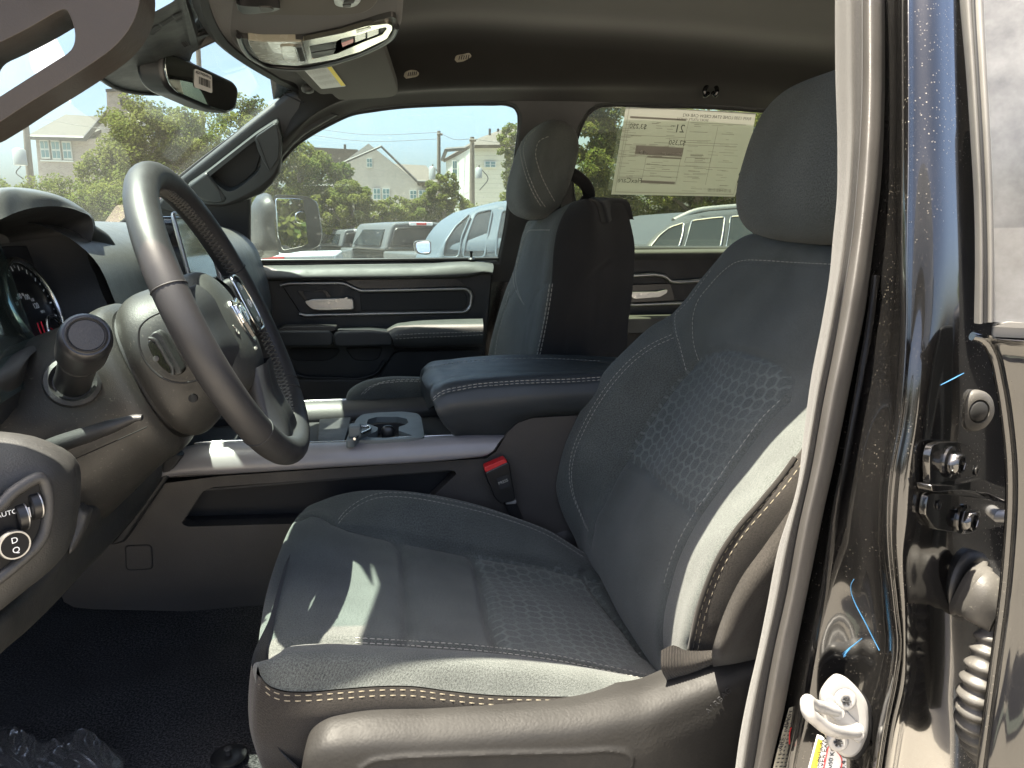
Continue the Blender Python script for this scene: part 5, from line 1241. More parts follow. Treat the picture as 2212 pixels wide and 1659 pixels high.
cl = thing('gauge_cluster', 'instrument cluster with silver ringed speedometer numbered up to 120', 'gauge cluster', (-.45, 1.05, 1.2))
def cluster():
    C = PY(72, 662, 1.055); R = .060
    gt = Vector((-.30, 0, .95)).normalized(); gn = Vector((.95, 0, .30)).normalized()
    G_ = lambda a, r, n=0: C + WY*r*math.sin(a) + gt*r*math.cos(a) + gn*n
    plate('cluster_panel', [C + WY*y + gt*t - gn*.012 for y, t in ((-.30, .085), (.10, .085), (.10, -.10), (-.30, -.10))], tuple(-gn*.02), M['soft_black'], cl, bevel=.002)
    lathe('dial_face', [(R, -.006), (R, -.002), (0, -.002)], C, tuple(gn), M['black'], cl, n=60)
    A_ = np.linspace(0, 2*math.pi, 72, endpoint=False)
    tube('dial_ring', [G_(a, R*1.03, .003) for a in A_], .0042, M['silver_bright'], cl, n=10, closed=True, k=0)
    mm = lambda a, b: PN(.2197*a, 594+.2197*b, C, gn)
    V, F = [], []
    for i in range(27):
        a = math.radians(-130 + i*10); big = i % 2 == 0
        d = G_(a, R*.88, .001)-C; u_ = (G_(a, 1)-C).normalized(); s_ = gn.cross(u_)*(.0010 if big else .0006); k = len(V)
        r0, r1 = (R*.82 if big else R*.87), R*.93
        V += [C+u_*r0+s_+gn*.0003, C+u_*r1+s_+gn*.0003, C+u_*r1-s_+gn*.0003, C+u_*r0-s_+gn*.0003]; F.append((k, k+1, k+2, k+3))
    tag(mk('tick_marks', V, F, M['white_print'], cl, smooth=False), kind='stuff')
    for bd, p, s_ in (('60', (166,285), .0062), ('70', (168,235), .0042), ('80', (190,212), .0085), ('90', (221,195), .0045), ('100', (260,220), .0088), ('110', (316,247), .0052), ('120', (352,306), .0092), ('MPH', (418,362), .0048)):
        text('number', bd, mm(*p) + gn*.0004, WY, gt, s_*1.15, M['white_print'], cl, .0001)
    for l in (((345,480),(372,560),(425,652)), ((378,465),(408,550),(445,648))): tube('needle_line', [mm(*p) + gn*.003 for p in l], .0009, M['red_line'], cl, n=6)  # red lines stand for the pointers' reflection in the dial
    c2 = PN(122, 719, C + gn*.004, gn)
    lathe('small_dial', [(.0215, -.004), (.0215, 0), (0, 0)], c2, tuple(gn), M['black'], cl, n=40)
    tube('small_ring', [c2 + WY*.0225*math.sin(a) + gt*.0225*math.cos(a) + gn*.001 for a in A_[::2]], .003, M['silver_bright'], cl, n=8, closed=True, k=0)
    tube('small_needle', [c2 + gn*.001, c2 - WY*.012 + gt*.008 + gn*.001], .0008, M['red_line'], cl, n=5, k=2)
    plate('clear_lens', [C + WY*y + gt*t + gn*n for y, t, n in ((-.30, .08, .05), (-.075, .08, .03), (-.075, -.085, .012), (-.30, -.095, .03))], tuple(-gn*.001), M['wind'], cl, bevel=0)
cluster()

# ------------------------------------------------------------------ centre console
cc = thing('center_console', 'wide centre console with silver side rails, cup holders and padded armrest lid', 'center console', (.1, 1.43, .64))
def console():
    E = lambda a, b: (486+.3418*a, 486+.3418*b)
    Y0 = 1.285
    out = [(340,1046),(480,1028),(760,1009),(1052,990),(1072,975),(1096,935),(1118,914),(1150,903),(1260,897),(1420,890),(1420,1340),(565,1325),(200,1316),(160,1312),(138,1300),(132,1285)]
    hole = rnd(P4([(391,1131),(436,1063),(456,1053),(975,1015),(988,1022),(930,1078),(900,1124),(405,1138)], Y0), .015, 5)
    plate('side_panel', P4(out, Y0), (0, .03, 0), M['console'], cc, holes=[hole], bevel=.010, seg=4)
    plate('bin_back', P4([(350,1000),(1050,970),(1050,1150),(350,1180)], Y0+.06), (0, .02, 0), M['soft_black'], cc, bevel=0)
    for l in (((385,1140),(900,1124)), ((440,1056),(980,1012)), ((388,1134),(438,1058))):
        a, b = (PY(*p, Y0+.005) for p in l); plate('bin_wall', [a, b, b+Vector((0, .07, 0)), a+Vector((0, .07, 0))], (0, 0, -.004), M['dark'], cc, bevel=0)
    plate('fuse_cover', rnd(P4([(271,1180),(326,1178),(329,1228),(274,1231)], Y0-.0015), .008, 5), (0, .004, 0), M['console'], cc, bevel=.001)
    tube('fuse_cover_gap', rnd(P4([(270,1179),(327,1177),(330,1229),(273,1232)], Y0-.0003), .008, 5), .0011, M['soft_black'], cc, n=5, closed=True, k=0)
    # silver rail along the near edge
    s1 = pts([(300,1046),(360,1031),(486,1024),(700,1010),(1020,988),(1050,984),(1064,975)], 1.266)
    s2 = pts([(350,1000),(420,985),(500,978),(700,974),(1020,956),(1066,955),(1078,955)], 1.272)
    s3 = pts([(400,965),(450,955),(520,954),(672,956),(975,940),(1060,938),(1092,939)], 1.305)
    s4 = [p + Vector((0, .012, -.004)) for p in s3]
    sr = patch('silver_rail', loft([[p+Vector((0, .02, -.004)) for p in s1], s1, s2, s3, s4], 60, 25), M['silver_paint'], cc)
    tube('bright_edge', pts([(420,958),(520,953),(672,957),(975,940),(1085,937)], 1.308), .0030, M['silver_bright'], sr, n=8)
    f1 = pts([(560,875),(665,869),(800,864),(925,857),(960,855)], 1.585); f2 = pts([(560,912),(665,906),(800,896),(930,885),(960,882)], 1.555); f0 = pts([(560,872),(665,866),(800,861),(925,854),(960,852)], 1.60)
    fr = patch('silver_rail', loft([f0, f1, f2, [p+Vector((0, .01, -.03)) for p in f2]], 30, 16), M['mid'], cc)
    tube('bright_edge', pts([(560,873),(665,867),(800,862),(925,855),(960,853)], 1.597), .0030, M['silver_bright'], fr, n=8)
    # tray with sliding cover
    z0 = PY(760, 930, 1.43).z - .012
    plate('tray_floor', [Vector((-.45, 1.30, z0)), Vector((.40, 1.30, z0)), Vector((.40, 1.57, z0)), Vector((-.45, 1.57, z0))], (0, 0, -.02), M['soft_black'], cc, bevel=0)
    plate('tray_wall', [Vector((-.45, 1.56, z0-.02)), Vector((.40, 1.56, z0-.02)), Vector((.40, 1.56, z0+.028)), Vector((-.45, 1.56, z0+.012))], (0, .02, 0), M['dark'], cc, bevel=0)
    plate('tray_wall', [Vector((-.45, 1.306, z0-.02)), Vector((.40, 1.306, z0-.02)), Vector((.40, 1.306, z0+.030)), Vector((-.45, 1.306, z0+.005))], (0, -.012, 0), M['dark'], cc, bevel=0)
    plate('sliding_cover', [PZ(u, v, z0+.012) for u, v in ((684,955),(690,905),(760,900),(745,952))], (0, 0, -.01), M['dark'], cc, bevel=.002)
    zc_ = PY(850, 905, 1.43).z
    ch = [PZ(*E(*p), zc_) for p in ((770,1360),(830,1225),(870,1195),(960,1185),(1120,1178),(1220,1190),(1240,1215),(1262,1340),(1150,1352),(950,1362))]
    def ell(c, a, b, n=36, ph=0): return [c + Vector((a*math.cos(t), b*math.sin(t), 0)) for t in np.linspace(0, 2*math.pi, n, endpoint=False)]
    c1 = PZ(*E(1025, 1280), zc_)
    hl = rnd([PZ(*E(*p), zc_) for p in ((895,1255),(905,1228),(960,1212),(1090,1212),(1150,1225),(1158,1248),(1140,1262),(1098,1275),(1098,1300),(1150,1318),(1185,1330),(1160,1338),(1000,1345),(905,1342),(900,1330),(960,1302),(968,1280),(930,1265))], .004, 3)
    plate('cup_holder', rnd(ch, .012, 4), (0, 0, -.012), M['cup'], cc, holes=[hl], bevel=.003)
    lathe('cup_well', [(.062, 0), (.058, -.06), (.0, -.06)], c1 + Vector((0, .01, -.011)), (0, 0, 1), M['soft_black'], cc, n=40, cap=False)
    G = pillow(PZ(*E(1030, 1318), zc_-.006), Vector((.013, 0, 0)), Vector((0, .009, 0)), Vector((0, 0, .016)), .8, 20, 28); patch('cup_finger', G, M['black'], cc, cv=True)
    plate('shift_surround', rnd([PZ(*E(*p), zc_+.008) for p in ((762,1362),(800,1270),(850,1262),(925,1268),(920,1290),(850,1325),(815,1358))], .006, 3), (0, 0, -.014), M['cup'], cc, bevel=.003)
    tube('silver_hook', [PZ(*E(*p), zc_+.010) for p in ((845,1278),(905,1272),(918,1285),(850,1325),(818,1352))], .0026, M['silver_bright'], cc, n=8)
    box('tray_clip', PZ(*E(822, 1300), zc_+.016), (.022, .03, .022), M['cup'], cc, .004)
    # armrest lid
    lid = [pts(l, y) for l, y in (([(985,943),(999,942),(1101,935),(1128,918),(1170,904),(1242,900),(1330,895)], 1.30), ([(960,918),(985,912),(1060,905),(1150,888),(1242,880),(1330,876)], 1.268), ([(941,882),(965,874),(1060,862),(1150,855),(1242,851),(1330,848)], 1.258),
           ([(932,862),(947,850),(999,837),(1101,826),(1242,821),(1330,817)], 1.270), ([(920,836),(934,822),(980,812),(1070,806),(1200,802),(1330,800)], 1.35), ([(911,815),(922,800),(970,790),(1068,782),(1200,780),(1330,784)], 1.48), ([(909,806),(918,793),(966,783),(1068,773),(1198,772),(1330,778)], 1.575))]
    last = [p + Vector((0, .02, -.03)) for p in lid[-1]]; l2 = [p + Vector((.01, .012, -.09)) for p in lid[-1]]
    rows = lid + [last, l2]
    cen = sum((r[0] for r in rows), Vector())/len(rows)
    rows = [[r[0]*.45+cen*.55 + Vector((.012, 0, 0)), r[0]*.85+cen*.15 + Vector((.002, 0, 0))] + r for r in rows]
    G = loft(rows, 90, 8*9+1); b = bvh_of(G)
    seam = [(936,863),(947,853),(999,838),(1101,827),(1242,821.5),(1310,817)]
    G = groove(G, [onto(b, seam, 80)[0]], .004, .003); b = bvh_of(G)
    ld = patch('armrest_lid', G, M['armrest'], cc)
    V, F = [], []
    for o in (-3, 3): stitch_geo(*onto(b, [(u, v+o) for u, v in seam], 160, .0006), length=.007, r=.0006, V=V, F=F)
    stitch_geo(*onto(b, [(918,796),(966,786),(1068,776),(1198,775),(1300,780)], 160, .0006), length=.007, r=.0006, V=V, F=F)
    tag(mk('lid_stitching', V, F, M['stitch'], ld, smooth=False), kind='stuff')
    box('lid_latch', PY(1290, 796, 1.5), (.05, .03, .006), M['silver'], ld, .002)
M['cup'] = plastic('cup holder grey', (.10, .115, .118), .5, 700, .1)
console()

# ------------------------------------------------------------------ on the floor
def floor_things():
    rt = thing('mat_anchor', 'round black floor mat anchor with a knob on the dark carpet', 'mat anchor', PZ(494, 1632, .646))
    c = PZ(494, 1634, .645)
    lathe('disc', [(.023, 0), (.0225, .002), (.020, .003), (.006, .0035)], c, (0, 0, 1), M['black'], rt, n=36)
    lathe('knob', [(.004, .003), (.004, .009), (.0055, .010), (.0055, .012), (.004, .013)], c, (0, 0, 1), M['dark'], rt, n=20)
    # crumpled clear film
    m = bpy.data.materials.new('clear plastic film'); m.use_nodes = True; t = m.node_tree; t.nodes.clear()
    o = t.nodes.new('ShaderNodeOutputMaterial'); a = nd(t, 'ShaderNodeBsdfTransparent'); b = nd(t, 'ShaderNodeBsdfGlossy'); b.inputs['Roughness'].default_value = .22; a.inputs[0].default_value = (.93, .93, .93, 1)
    x = t.nodes.new('ShaderNodeMixShader'); lw = nd(t, 'ShaderNodeLayerWeight', Blend=.35)
    t.links.new(lw.outputs['Facing'], x.inputs[0]); t.links.new(a.outputs[0], x.inputs[1]); t.links.new(b.outputs[0], x.inputs[2]); df = nd(t, 'ShaderNodeBsdfDiffuse'); df.inputs[0].default_value = (.5, .5, .5, 1); y = t.nodes.new('ShaderNodeMixShader'); y.inputs[0].default_value = .05
    t.links.new(x.outputs[0], y.inputs[1]); t.links.new(df.outputs[0], y.inputs[2]); t.links.new(y.outputs[0], o.inputs[0])
    G = np.zeros((70, 50, 3)); r = np.random.default_rng(4)
    A0, A1, B0, B1 = PZ(-30, 1560, .66), PZ(250, 1590, .66), PZ(-60, 1720, .66), PZ(300, 1720, .66)
    ph = r.uniform(0, 6, (9, 3))
    for i in range(70):
        for j in range(50):
            s, q = i/69, j/49
            p = (A0*(1-s)+A1*s)*(1-q) + (B0*(1-s)+B1*s)*q
            h = sum(abs(math.sin(s*(6+3*k)*1.3+ph[k, 0]+q*(4+2.3*k)*math.sin(ph[k, 1])))*.020/(1+k*.55) for k in range(9))*.5
            G[i, j] = (p.x + math.sin(q*9)*.008, p.y+math.sin(s*11)*.01, .648 + h*min(1, q*4)*min(1, (1-s)*6))
    pf = patch('plastic_film', G, m); tag(pf, 'crumpled clear plastic film lying on the dark carpet', 'plastic film')
floor_things()
# ------------------------------------------------------------------ near door pillar, seal, open rear door
def yb(v, o=0.0): return float(np.interp(v, [-80, 0, 300, 600, 800, 1100, 1659, 1800], [.665, .645, .590, .545, .528, .515, .505, .503])) + o
def pc(lst, o=0.0): return [PY(u, v, yb(v, o)) for u, v in lst]
seal = thing('door_seal', 'long grey flocked rubber seal along the edge of the near doorway', 'door seal', (.42, .62, .6))
def make_seal():
    L = [(1806,-70),(1806,0),(1807,161),(1811,322),(1809,430),(1800,519),(1793,594),(1777,692),(1752,822),(1735,952),(1722,1050),(1682,1152+30),(1656,1314),(1636,1412),(1618,1490),(1600,1580),(1586,1680),(1576,1760)]
    B = [(1863,-70),(1863,0),(1863,120),(1862,215),(1852,394),(1840,520),(1829,594),(1806,724),(1777,871),(1751,1017),(1724,1138),(1698,1282),(1669,1412),(1646,1542),(1630,1640),(1612,1740)]
    D = [(1827,-70),(1827,0),(1828,150),(1830,300),(1824,430),(1812,530),(1804,594),(1786,700),(1762,822),(1742,952),(1726,1040),(1690,1182),(1663,1314),(1642,1412),(1624,1490),(1606,1580),(1592,1680),(1582,1760)]
    Rr = [(1911,-70),(1911,0),(1911,215),(1903,394),(1886,537),(1879,594),(1871,659),(1852,757),(1829,871),(1806,985),(1777,1115),(1760,1200),(1737,1314),(1714,1428),(1692,1542),(1669,1640),(1650,1730)]
    mid = lambda a, b, f: [tuple(np.array(x)*(1-f)+np.array(y)*f) for x, y in zip(cr([(*p, 0) for p in a], 30)[:, :2], cr([(*p, 0) for p in b], 30)[:, :2])]
    l = pc(L, .115); d = pc(D, .085); m1 = pc(mid(D, B, .5), .064); b = pc(B, .068)
    G = loft([pc([(u+4, v) for u, v in L], .16), l, d, m1, b], 150, 33)
    n = normals(G)
    G = G + n*(np.sin(np.arange(150)*2*math.pi/2.0)*.0)[:, None, None]
    patch('flocked_lip', G, M['seal'], seal)
    b2 = pc([(u+1, v) for u, v in B], .074)
    G2 = loft([b2, pc([(u+3, v) for u, v in B], .062), pc(mid(B, Rr, .35), .050), pc(mid(B, Rr, .7), .052), pc(mid(B, Rr, .95), .066), pc(Rr, .082), pc([(u-6, v) for u, v in Rr], .11)], 150, 49)
    patch('rubber_bulb', G2, M['rubber'], seal)
    # dark stitched bead between them
    tube('seam_bead', pc(B, .0685), .0016, M['soft_black'], seal, n=6, k=150)
make_seal()

pil = thing('door_pillar', 'glossy black painted door pillar with dried water spots and blue chalk marks', 'door pillar', (.47, .55, .5))
BEAD = [(1957,-70),(1957,0),(1957,322),(1953,594),(1953,692),(1946,822),(1936,920),(1918,1017),(1911,1134),(1913,1184),(1926,1314),(1933,1396),(1923,1477),(1906,1559),(1890,1659),(1876,1760)]
def make_pillar():
    sh = lambda d: [(u+d, v) for u, v in BEAD]
    Rr = [(1905,-70),(1905,0),(1905,215),(1897,394),(1880,537),(1873,594),(1865,659),(1846,757),(1823,871),(1800,985),(1771,1115),(1754,1200),(1731,1314),(1708,1428),(1686,1542),(1663,1640),(1640,1740)]
    inner = [(u+26, v) for u, v in Rr]
    ch = [(1940,-70),(1940,0),(1942,322),(1934,594),(1926,692),(1908,822),(1880,920),(1858,1017),(1842,1134),(1842,1184),(1850,1314),(1856,1396),(1850,1477),(1836,1559),(1816,1659),(1800,1760)]
    R1 = [(2046,-70),(2047,0),(2056,300),(2062,594),(2058,692),(2040,780),(2020,920),(2008,1017),(2000,1134),(1990,1184),(1985,1314),(1985,1396),(1980,1477),(1962,1559),(1945,1659),(1930,1760)]
    R0 = [(2012,-70),(2012,0),(2016,300),(2012,594),(2000,692),(1982,800),(1966,920),(1948,1017),(1938,1134),(1936,1184),(1946,1314),(1950,1396),(1944,1477),(1926,1559),(1910,1659),(1896,1760)]
    R2 = [(2088,-70),(2090,0),(2102,300),(2112,594),(2118,700),(2124,822),(2120,920),(2110,1017),(2104,1134),(2100,1184),(2096,1314),(2094,1396),(2090,1477),(2080,1559),(2070,1659),(2060,1760)]
    R3 = [(2150,-70),(2150,0),(2160,300),(2170,594),(2180,700),(2190,822),(2190,920),(2190,1017),(2190,1134),(2190,1184),(2190,1314),(2180,1396),(2180,1477),(2170,1559),(2160,1659),(2150,1760)]
    cols = [pc(Rr, .16), pc(Rr, .10), pc(inner, .082), pc(ch, .053), pc(sh(-12), .026), pc(sh(-4), .006), pc(sh(5), .0), pc(sh(14), .008), pc(R0, .004), pc(R1, .012), pc(R2, .050), pc(R3, .105)]
    G = loft(cols, 150, 11*10+1)
    global PIL_BVH; PIL_BVH = bvh_of(G)
    patch('pillar_skin', G, M['body'], pil)
    # thin bright flange that catches the ground beside the seal
    fl = [(1884,594),(1872,690),(1855,790),(1836,900),(1818,1000),(1800,1090),(1787,1180),(1770,1290),(1752,1380),(1740,1450),(1722,1560),(1702,1659),(1690,1740)]
    patch('flange', loft([pc(fl, .080), pc([(u+5, v) for u, v in fl], .066), pc([(u+10, v) for u, v in fl], .066), pc([(u+14, v) for u, v in fl], .082)], 80, 13), M['body_clean'], pil)
    fl2 = [(1910,960),(1893,1080),(1882,1190),(1890,1300),(1880,1400),(1852,1500),(1826,1600),(1810,1700)]
    for name, pxs in (('chalk_mark', [(1845,1251),(1839,1262),(1839,1278),(1845,1297),(1856,1320),(1868,1342),(1884,1374),(1900,1405)]), ('chalk_mark', [(1824,1416),(1821,1413),(1830,1404),(1846,1392),(1862,1379)]), ('chalk_mark', [(2031,832),(2055,820),(2081,806)])):
        P_, N_ = onto(PIL_BVH, pxs, 40, .0004)
        if len(P_) > 3: tube(name, P_, [.0003, .0005, .0006, .0004], M['chalk'], pil, n=6, k=40)
    P_, N_ = onto(PIL_BVH, [(1827,1414),(1822,1418),(1829,1408),(1836,1400)], 16, .0008)
    if len(P_) > 3: tube('chalk_mark', P_, .0008, M['chalk'], pil, n=6, k=16)
    tag(bpy.data.objects['pillar_skin'])
M['chalk'] = plain('blue chalk', (.03, .12, .24), .6)
make_pillar()

def on(px, lift=0.0, Yf=None):
    h = onto(PIL_BVH, [px, (px[0]+1, px[1]+1)], 2, lift)
    return (Vector(h[0][0]), Vector(h[1][0])) if len(h[0]) else (PY(px[0], px[1], Yf or yb(px[1], .03)), Vector((0, -1, 0)))
lk = thing('door_striker', 'bright zinc door latch striker with a wire loop and two screws on the pillar', 'door striker', PY(1825, 1555, .53))
def striker():
    Y = .535
    ou = [(1812,1463),(1830,1468),(1848,1482),(1864,1500),(1878,1523),(1880,1560),(1878,1590),(1862,1626),(1844,1641),(1820,1638),(1802,1620),(1788,1600),(1782,1570),(1776,1520),(1778,1502),(1794,1478)]
    nn = Vector((-.25, -1, .15)).normalized(); c = PY(1826, 1552, Y)
    Q = lambda u, v, k=0: PN(u, v, c + nn*k, nn)
    plate('base_plate', rnd([Q(*p) for p in ou], .006, 4), tuple(-nn*.012), M['zinc'], lk, bevel=.004, seg=3)
    plate('backing_plate', rnd([Q(u+(u-1826)*.04+5, v+4, -.010) for u, v in ou], .006, 4), tuple(-nn*.006), M['black'], lk, bevel=.002)
    for px in ((1825,1510),(1808,1599)):
        p = Q(*px, .001)
        sc = lathe('screw', [(.0098, 0), (.0095, .003), (.008, .0042), (.0045, .0036), (0, .002)], p, tuple(nn), M['zinc'], lk, n=28)
        for a in range(3):
            d = Vector((math.cos(a*1.047), 0, math.sin(a*1.047))); d = (d - nn*d.dot(nn)).normalized()*.0042
            tube('screw_recess', [p+nn*.0040-d, p+nn*.0040+d], .0010, M['soft_black'], sc, n=5, k=2)
    r = .0055
    tube('wire_loop', [Q(1806,1535,.002), Q(1782,1530,.014), PY(1758,1524,Y-.040), PY(1743,1521,Y-.052), PY(1744,1532,Y-.055), PY(1764,1556,Y-.052), PY(1788,1574,Y-.046), PY(1804,1580,Y-.038), Q(1830,1582,.014), Q(1850,1580,.002)], r, M['zinc'], lk, n=16, k=70)
    for px in ((1806,1535),(1848,1580)): lathe('loop_weld', [(.0085, 0), (.0075, .003), (.006, .005)], Q(*px, .0), tuple(nn), M['zinc'], lk, n=20)
    # stamped rib
    plate('stamped_rib', rnd([Q(*p, .0015) for p in ((1778,1505),(1796,1500),(1868,1576),(1866,1600),(1856,1608),(1784,1545))], .004, 3), tuple(-nn*.003), M['zinc'], lk, bevel=.0012)
striker()

tl = thing('tyre_label', 'white tyre pressure label with a yellow stripe and red outline low on the pillar', 'label', PY(1790, 1625, .54))
def tyre_label():
    nn = Vector((-.25, -1, .12)).normalized(); c = PY(1795, 1630, .545)
    Q = lambda a, b, k=0: PN(1620+.3256*a, 1119+.3256*b, c + nn*k, nn)
    plate('paper', [Q(*p) for p in ((447,1438),(478,1448),(640,1590),(640,1700),(372,1720))], tuple(-nn*.0006), M['paper'], tl, bevel=0)
    plate('yellow_stripe', [Q(*p, .0004) for p in ((452,1462),(480,1482),(432,1720),(386,1720))], tuple(-nn*.0004), M['yellow'], tl, bevel=0)
    tube('red_outline', rnd([Q(*p, .0006) for p in ((520,1515),(545,1510),(610,1590),(612,1640),(560,1760),(470,1760))], .004, 3), .0006, M['red'], tl, n=5, closed=True, k=0)
    xd = Q(470, 1660)-Q(500, 1500)
    for bd, p, s_ in (('NEVER EXCEED', (494,1545), .0075), ('1050 KG', (540,1600), .007), ('65.4', (618,1655), .008), ('CAUTION', (462,1560), .006)):
        text('lettering', bd, Q(*p, .0006), -xd, Vector((-1, 0, .6)), s_, M['soft_black'], tl, .0001)
tyre_label()
cl2 = thing('label_reflection', 'reflection of the tyre label in the flange, built as a grey printed strip', 'label', PY(1690, 1600, .58))
def mirrored_label():  # mirror image of the label, built as print on the flange
    nn = Vector((.3, -1, .1)).normalized(); c = PY(1700, 1600, .585)
    Q = lambda a, b, k=0: PN(1620+.3256*a, 1119+.3256*b, c + nn*k, nn)
    plate('paper', [Q(*p) for p in ((262,1262),(330,1235),(345,1270),(318,1420),(285,1560),(262,1720),(140,1720),(180,1560))], tuple(-nn*.0006), M['lens'], cl2, bevel=0)
    V, F = [], []; r = random.Random(2)
    for i in range(15):
        y = 1290 + i*26; x0 = 268-(y-1262)*.25
        for j in range(3):
            a, b = Q(x0+j*26, y, .0005), Q(x0+j*26+r.uniform(8, 20), y-4, .0005); d = Vector((0, 0, .0012)); k = len(V)
            V += [a, b, b+d, a+d]; F.append((k, k+1, k+2, k+3))
    tag(mk('print', V, F, M['soft_black'], cl2, smooth=False), kind='stuff')
    tube('red_line', [Q(*p, .0006) for p in ((330,1240),(318,1330),(270,1400),(262,1500))], .0006, M['red'], cl2, n=5)
    for bd, p in (('AIRBAG', (240, 1380)), ('SPARE', (205, 1520))): text('lettering', bd, Q(*p, .0006), Vector((.2, 0, 1)), Vector((-1, 0, .2)), .008, M['soft_black'], cl2, .0001)
mirrored_label()

gr = thing('rubber_plug', 'round black rubber plug set in the door pillar', 'rubber plug', PY(2105, 885, .56))
def plug():
    p, nn = on((2100, 886), .001); nn = (nn + Vector((-.5, -.6, .05))).normalized()
    lathe('flange', [(.0192, 0), (.0190, .003), (.0160, .0065), (.0108, .007), (.0104, .0045)], p, tuple(nn), M['boot'], gr, n=36)
    lathe('core', [(.0102, .002), (.0098, .006), (.0080, .0074), (0, .0074)], p, tuple(nn), M['black_rubber'], gr, n=30)
plug()
hg = thing('bolted_bracket', 'black painted door hinge bracket with bolts on the pillar beside the open door', 'bracket', PY(2080, 1040, .55))
def hinge():
    c, nn = on((2062, 1010), .006)
    Q = lambda a, b, k=0: PN(1728+.3256*a, 594+.3256*b, c + nn*k, nn)
    plate('hinge_leaf', rnd([Q(*p) for p in ((880,1130),(940,1108),(1050,1106),(1120,1130),(1205,1210),(1210,1350),(1300,1385),(1385,1425),(1395,1470),(1330,1480),(1230,1440),(1080,1420),(900,1430),(862,1390),(860,1200))], .004, 3), tuple(-nn*.006), M['body'], hg, bevel=.002, seg=2)
    plate('hinge_lip', rnd([Q(*p, .006) for p in ((870,1392),(1010,1398),(1210,1352),(1380,1418),(1392,1450),(1360,1500),(1250,1450),(1080,1428),(880,1440))], .003, 3), tuple(-nn*.012), M['body'], hg, bevel=.002)
    plate('lower_leaf', rnd([Q(*p, -.002) for p in ((850,1460),(880,1445),(1150,1470),(1330,1500),(1390,1530),(1390,1660),(1100,1720),(900,1690),(830,1580))], .004, 3), tuple(-nn*.006), M['body'], hg, bevel=.002)
    for px, k in (((990,1240), .0), ((1080,1618), -.002)):
        p = Q(*px, k)
        lathe('washer', [(.0140, 0), (.0138, .002), (.0105, .003)], p, tuple(nn), M['body_clean'], hg, n=30)
        lathe('bolt_head', [(.0098, .002), (.0098, .0095), (.0084, .011), (.0062, .011), (.0052, .007), (0, .007)], p, tuple(nn), M['body_clean'], hg, n=6)
    for px, k in (((1170,1300), .0005), ((1178,1592), -.0012), ((920,1525), -.0012)):
        lathe('hole_rim', [(.0040, 0), (.0040, .0008), (.0026, .0009), (.0024, -.001), (0, -.001)], Q(*px, k), tuple(nn), M['black'], hg, n=20)
    lathe('hinge_pin', [(.006, -.02), (.006, .012)], Q(1362, 1600, .002), (1, -.2, 0), M['zinc'], hg, n=16)
hinge()
bt = thing('wiring_boot', 'ribbed grey rubber wiring boot running from pillar to open door', 'wiring boot', PY(2110, 1400, .52))
def boot():
    rr = [((2088,1268),(.029,.021)),((2096,1272),(.030,.022)),((2098,1274),(.0265,.019)),((2108,1280),(.0265,.019)),((2110,1282),(.0245,.018)),((2122,1292),(.0240,.018)),((2140,1306),(.022,.017)),((2165,1330),(.018,.015))]
    V, F = [], []; n = 36
    for (px, (a, b)), y in zip(rr, np.linspace(.545, .505, len(rr))):
        c = PY(*px, y); ax = Vector((.35, -.85, -.25)).normalized(); z = Vector((0, -.2, 1)); z = (z-ax*z.dot(ax)).normalized(); x = ax.cross(z)
        for j in range(n):
            t = 2*math.pi*j/n; e = lambda q: math.copysign(abs(q)**.7, q)
            V.append(c + z*a*e(math.cos(t)) + x*b*e(math.sin(t)))
    F = grid_faces(len(rr), n, False, True) + [tuple((len(rr)-1)*n+j for j in range(n))]
    mk('elbow', V, F, M['boot'], bt, ang=30)
    path = cr(pts([(2142,1345,.512),(2136,1390,.508),(2124,1440,.504),(2112,1500,.502),(2108,1550,.503),(2118,1600,.507),(2142,1640,.514)]), 121)
    rad = [.0120*np.interp(i, [0, 12, 45, 85, 120], [.75, .95, 1.25, 1.3, 1.0])*(1 + .16*math.cos(i*2*math.pi/10.0)) for i in range(121)]
    tube('bellows', path, rad, M['boot'], bt, n=26, k=0)
    lathe('pillar_grommet', [(.034, -.004), (.034, .004), (.030, .008), (.027, .008)], on((2085, 1262), .0)[0], (.3, -.9, 0), M['black_rubber'], bt, n=36)
boot()

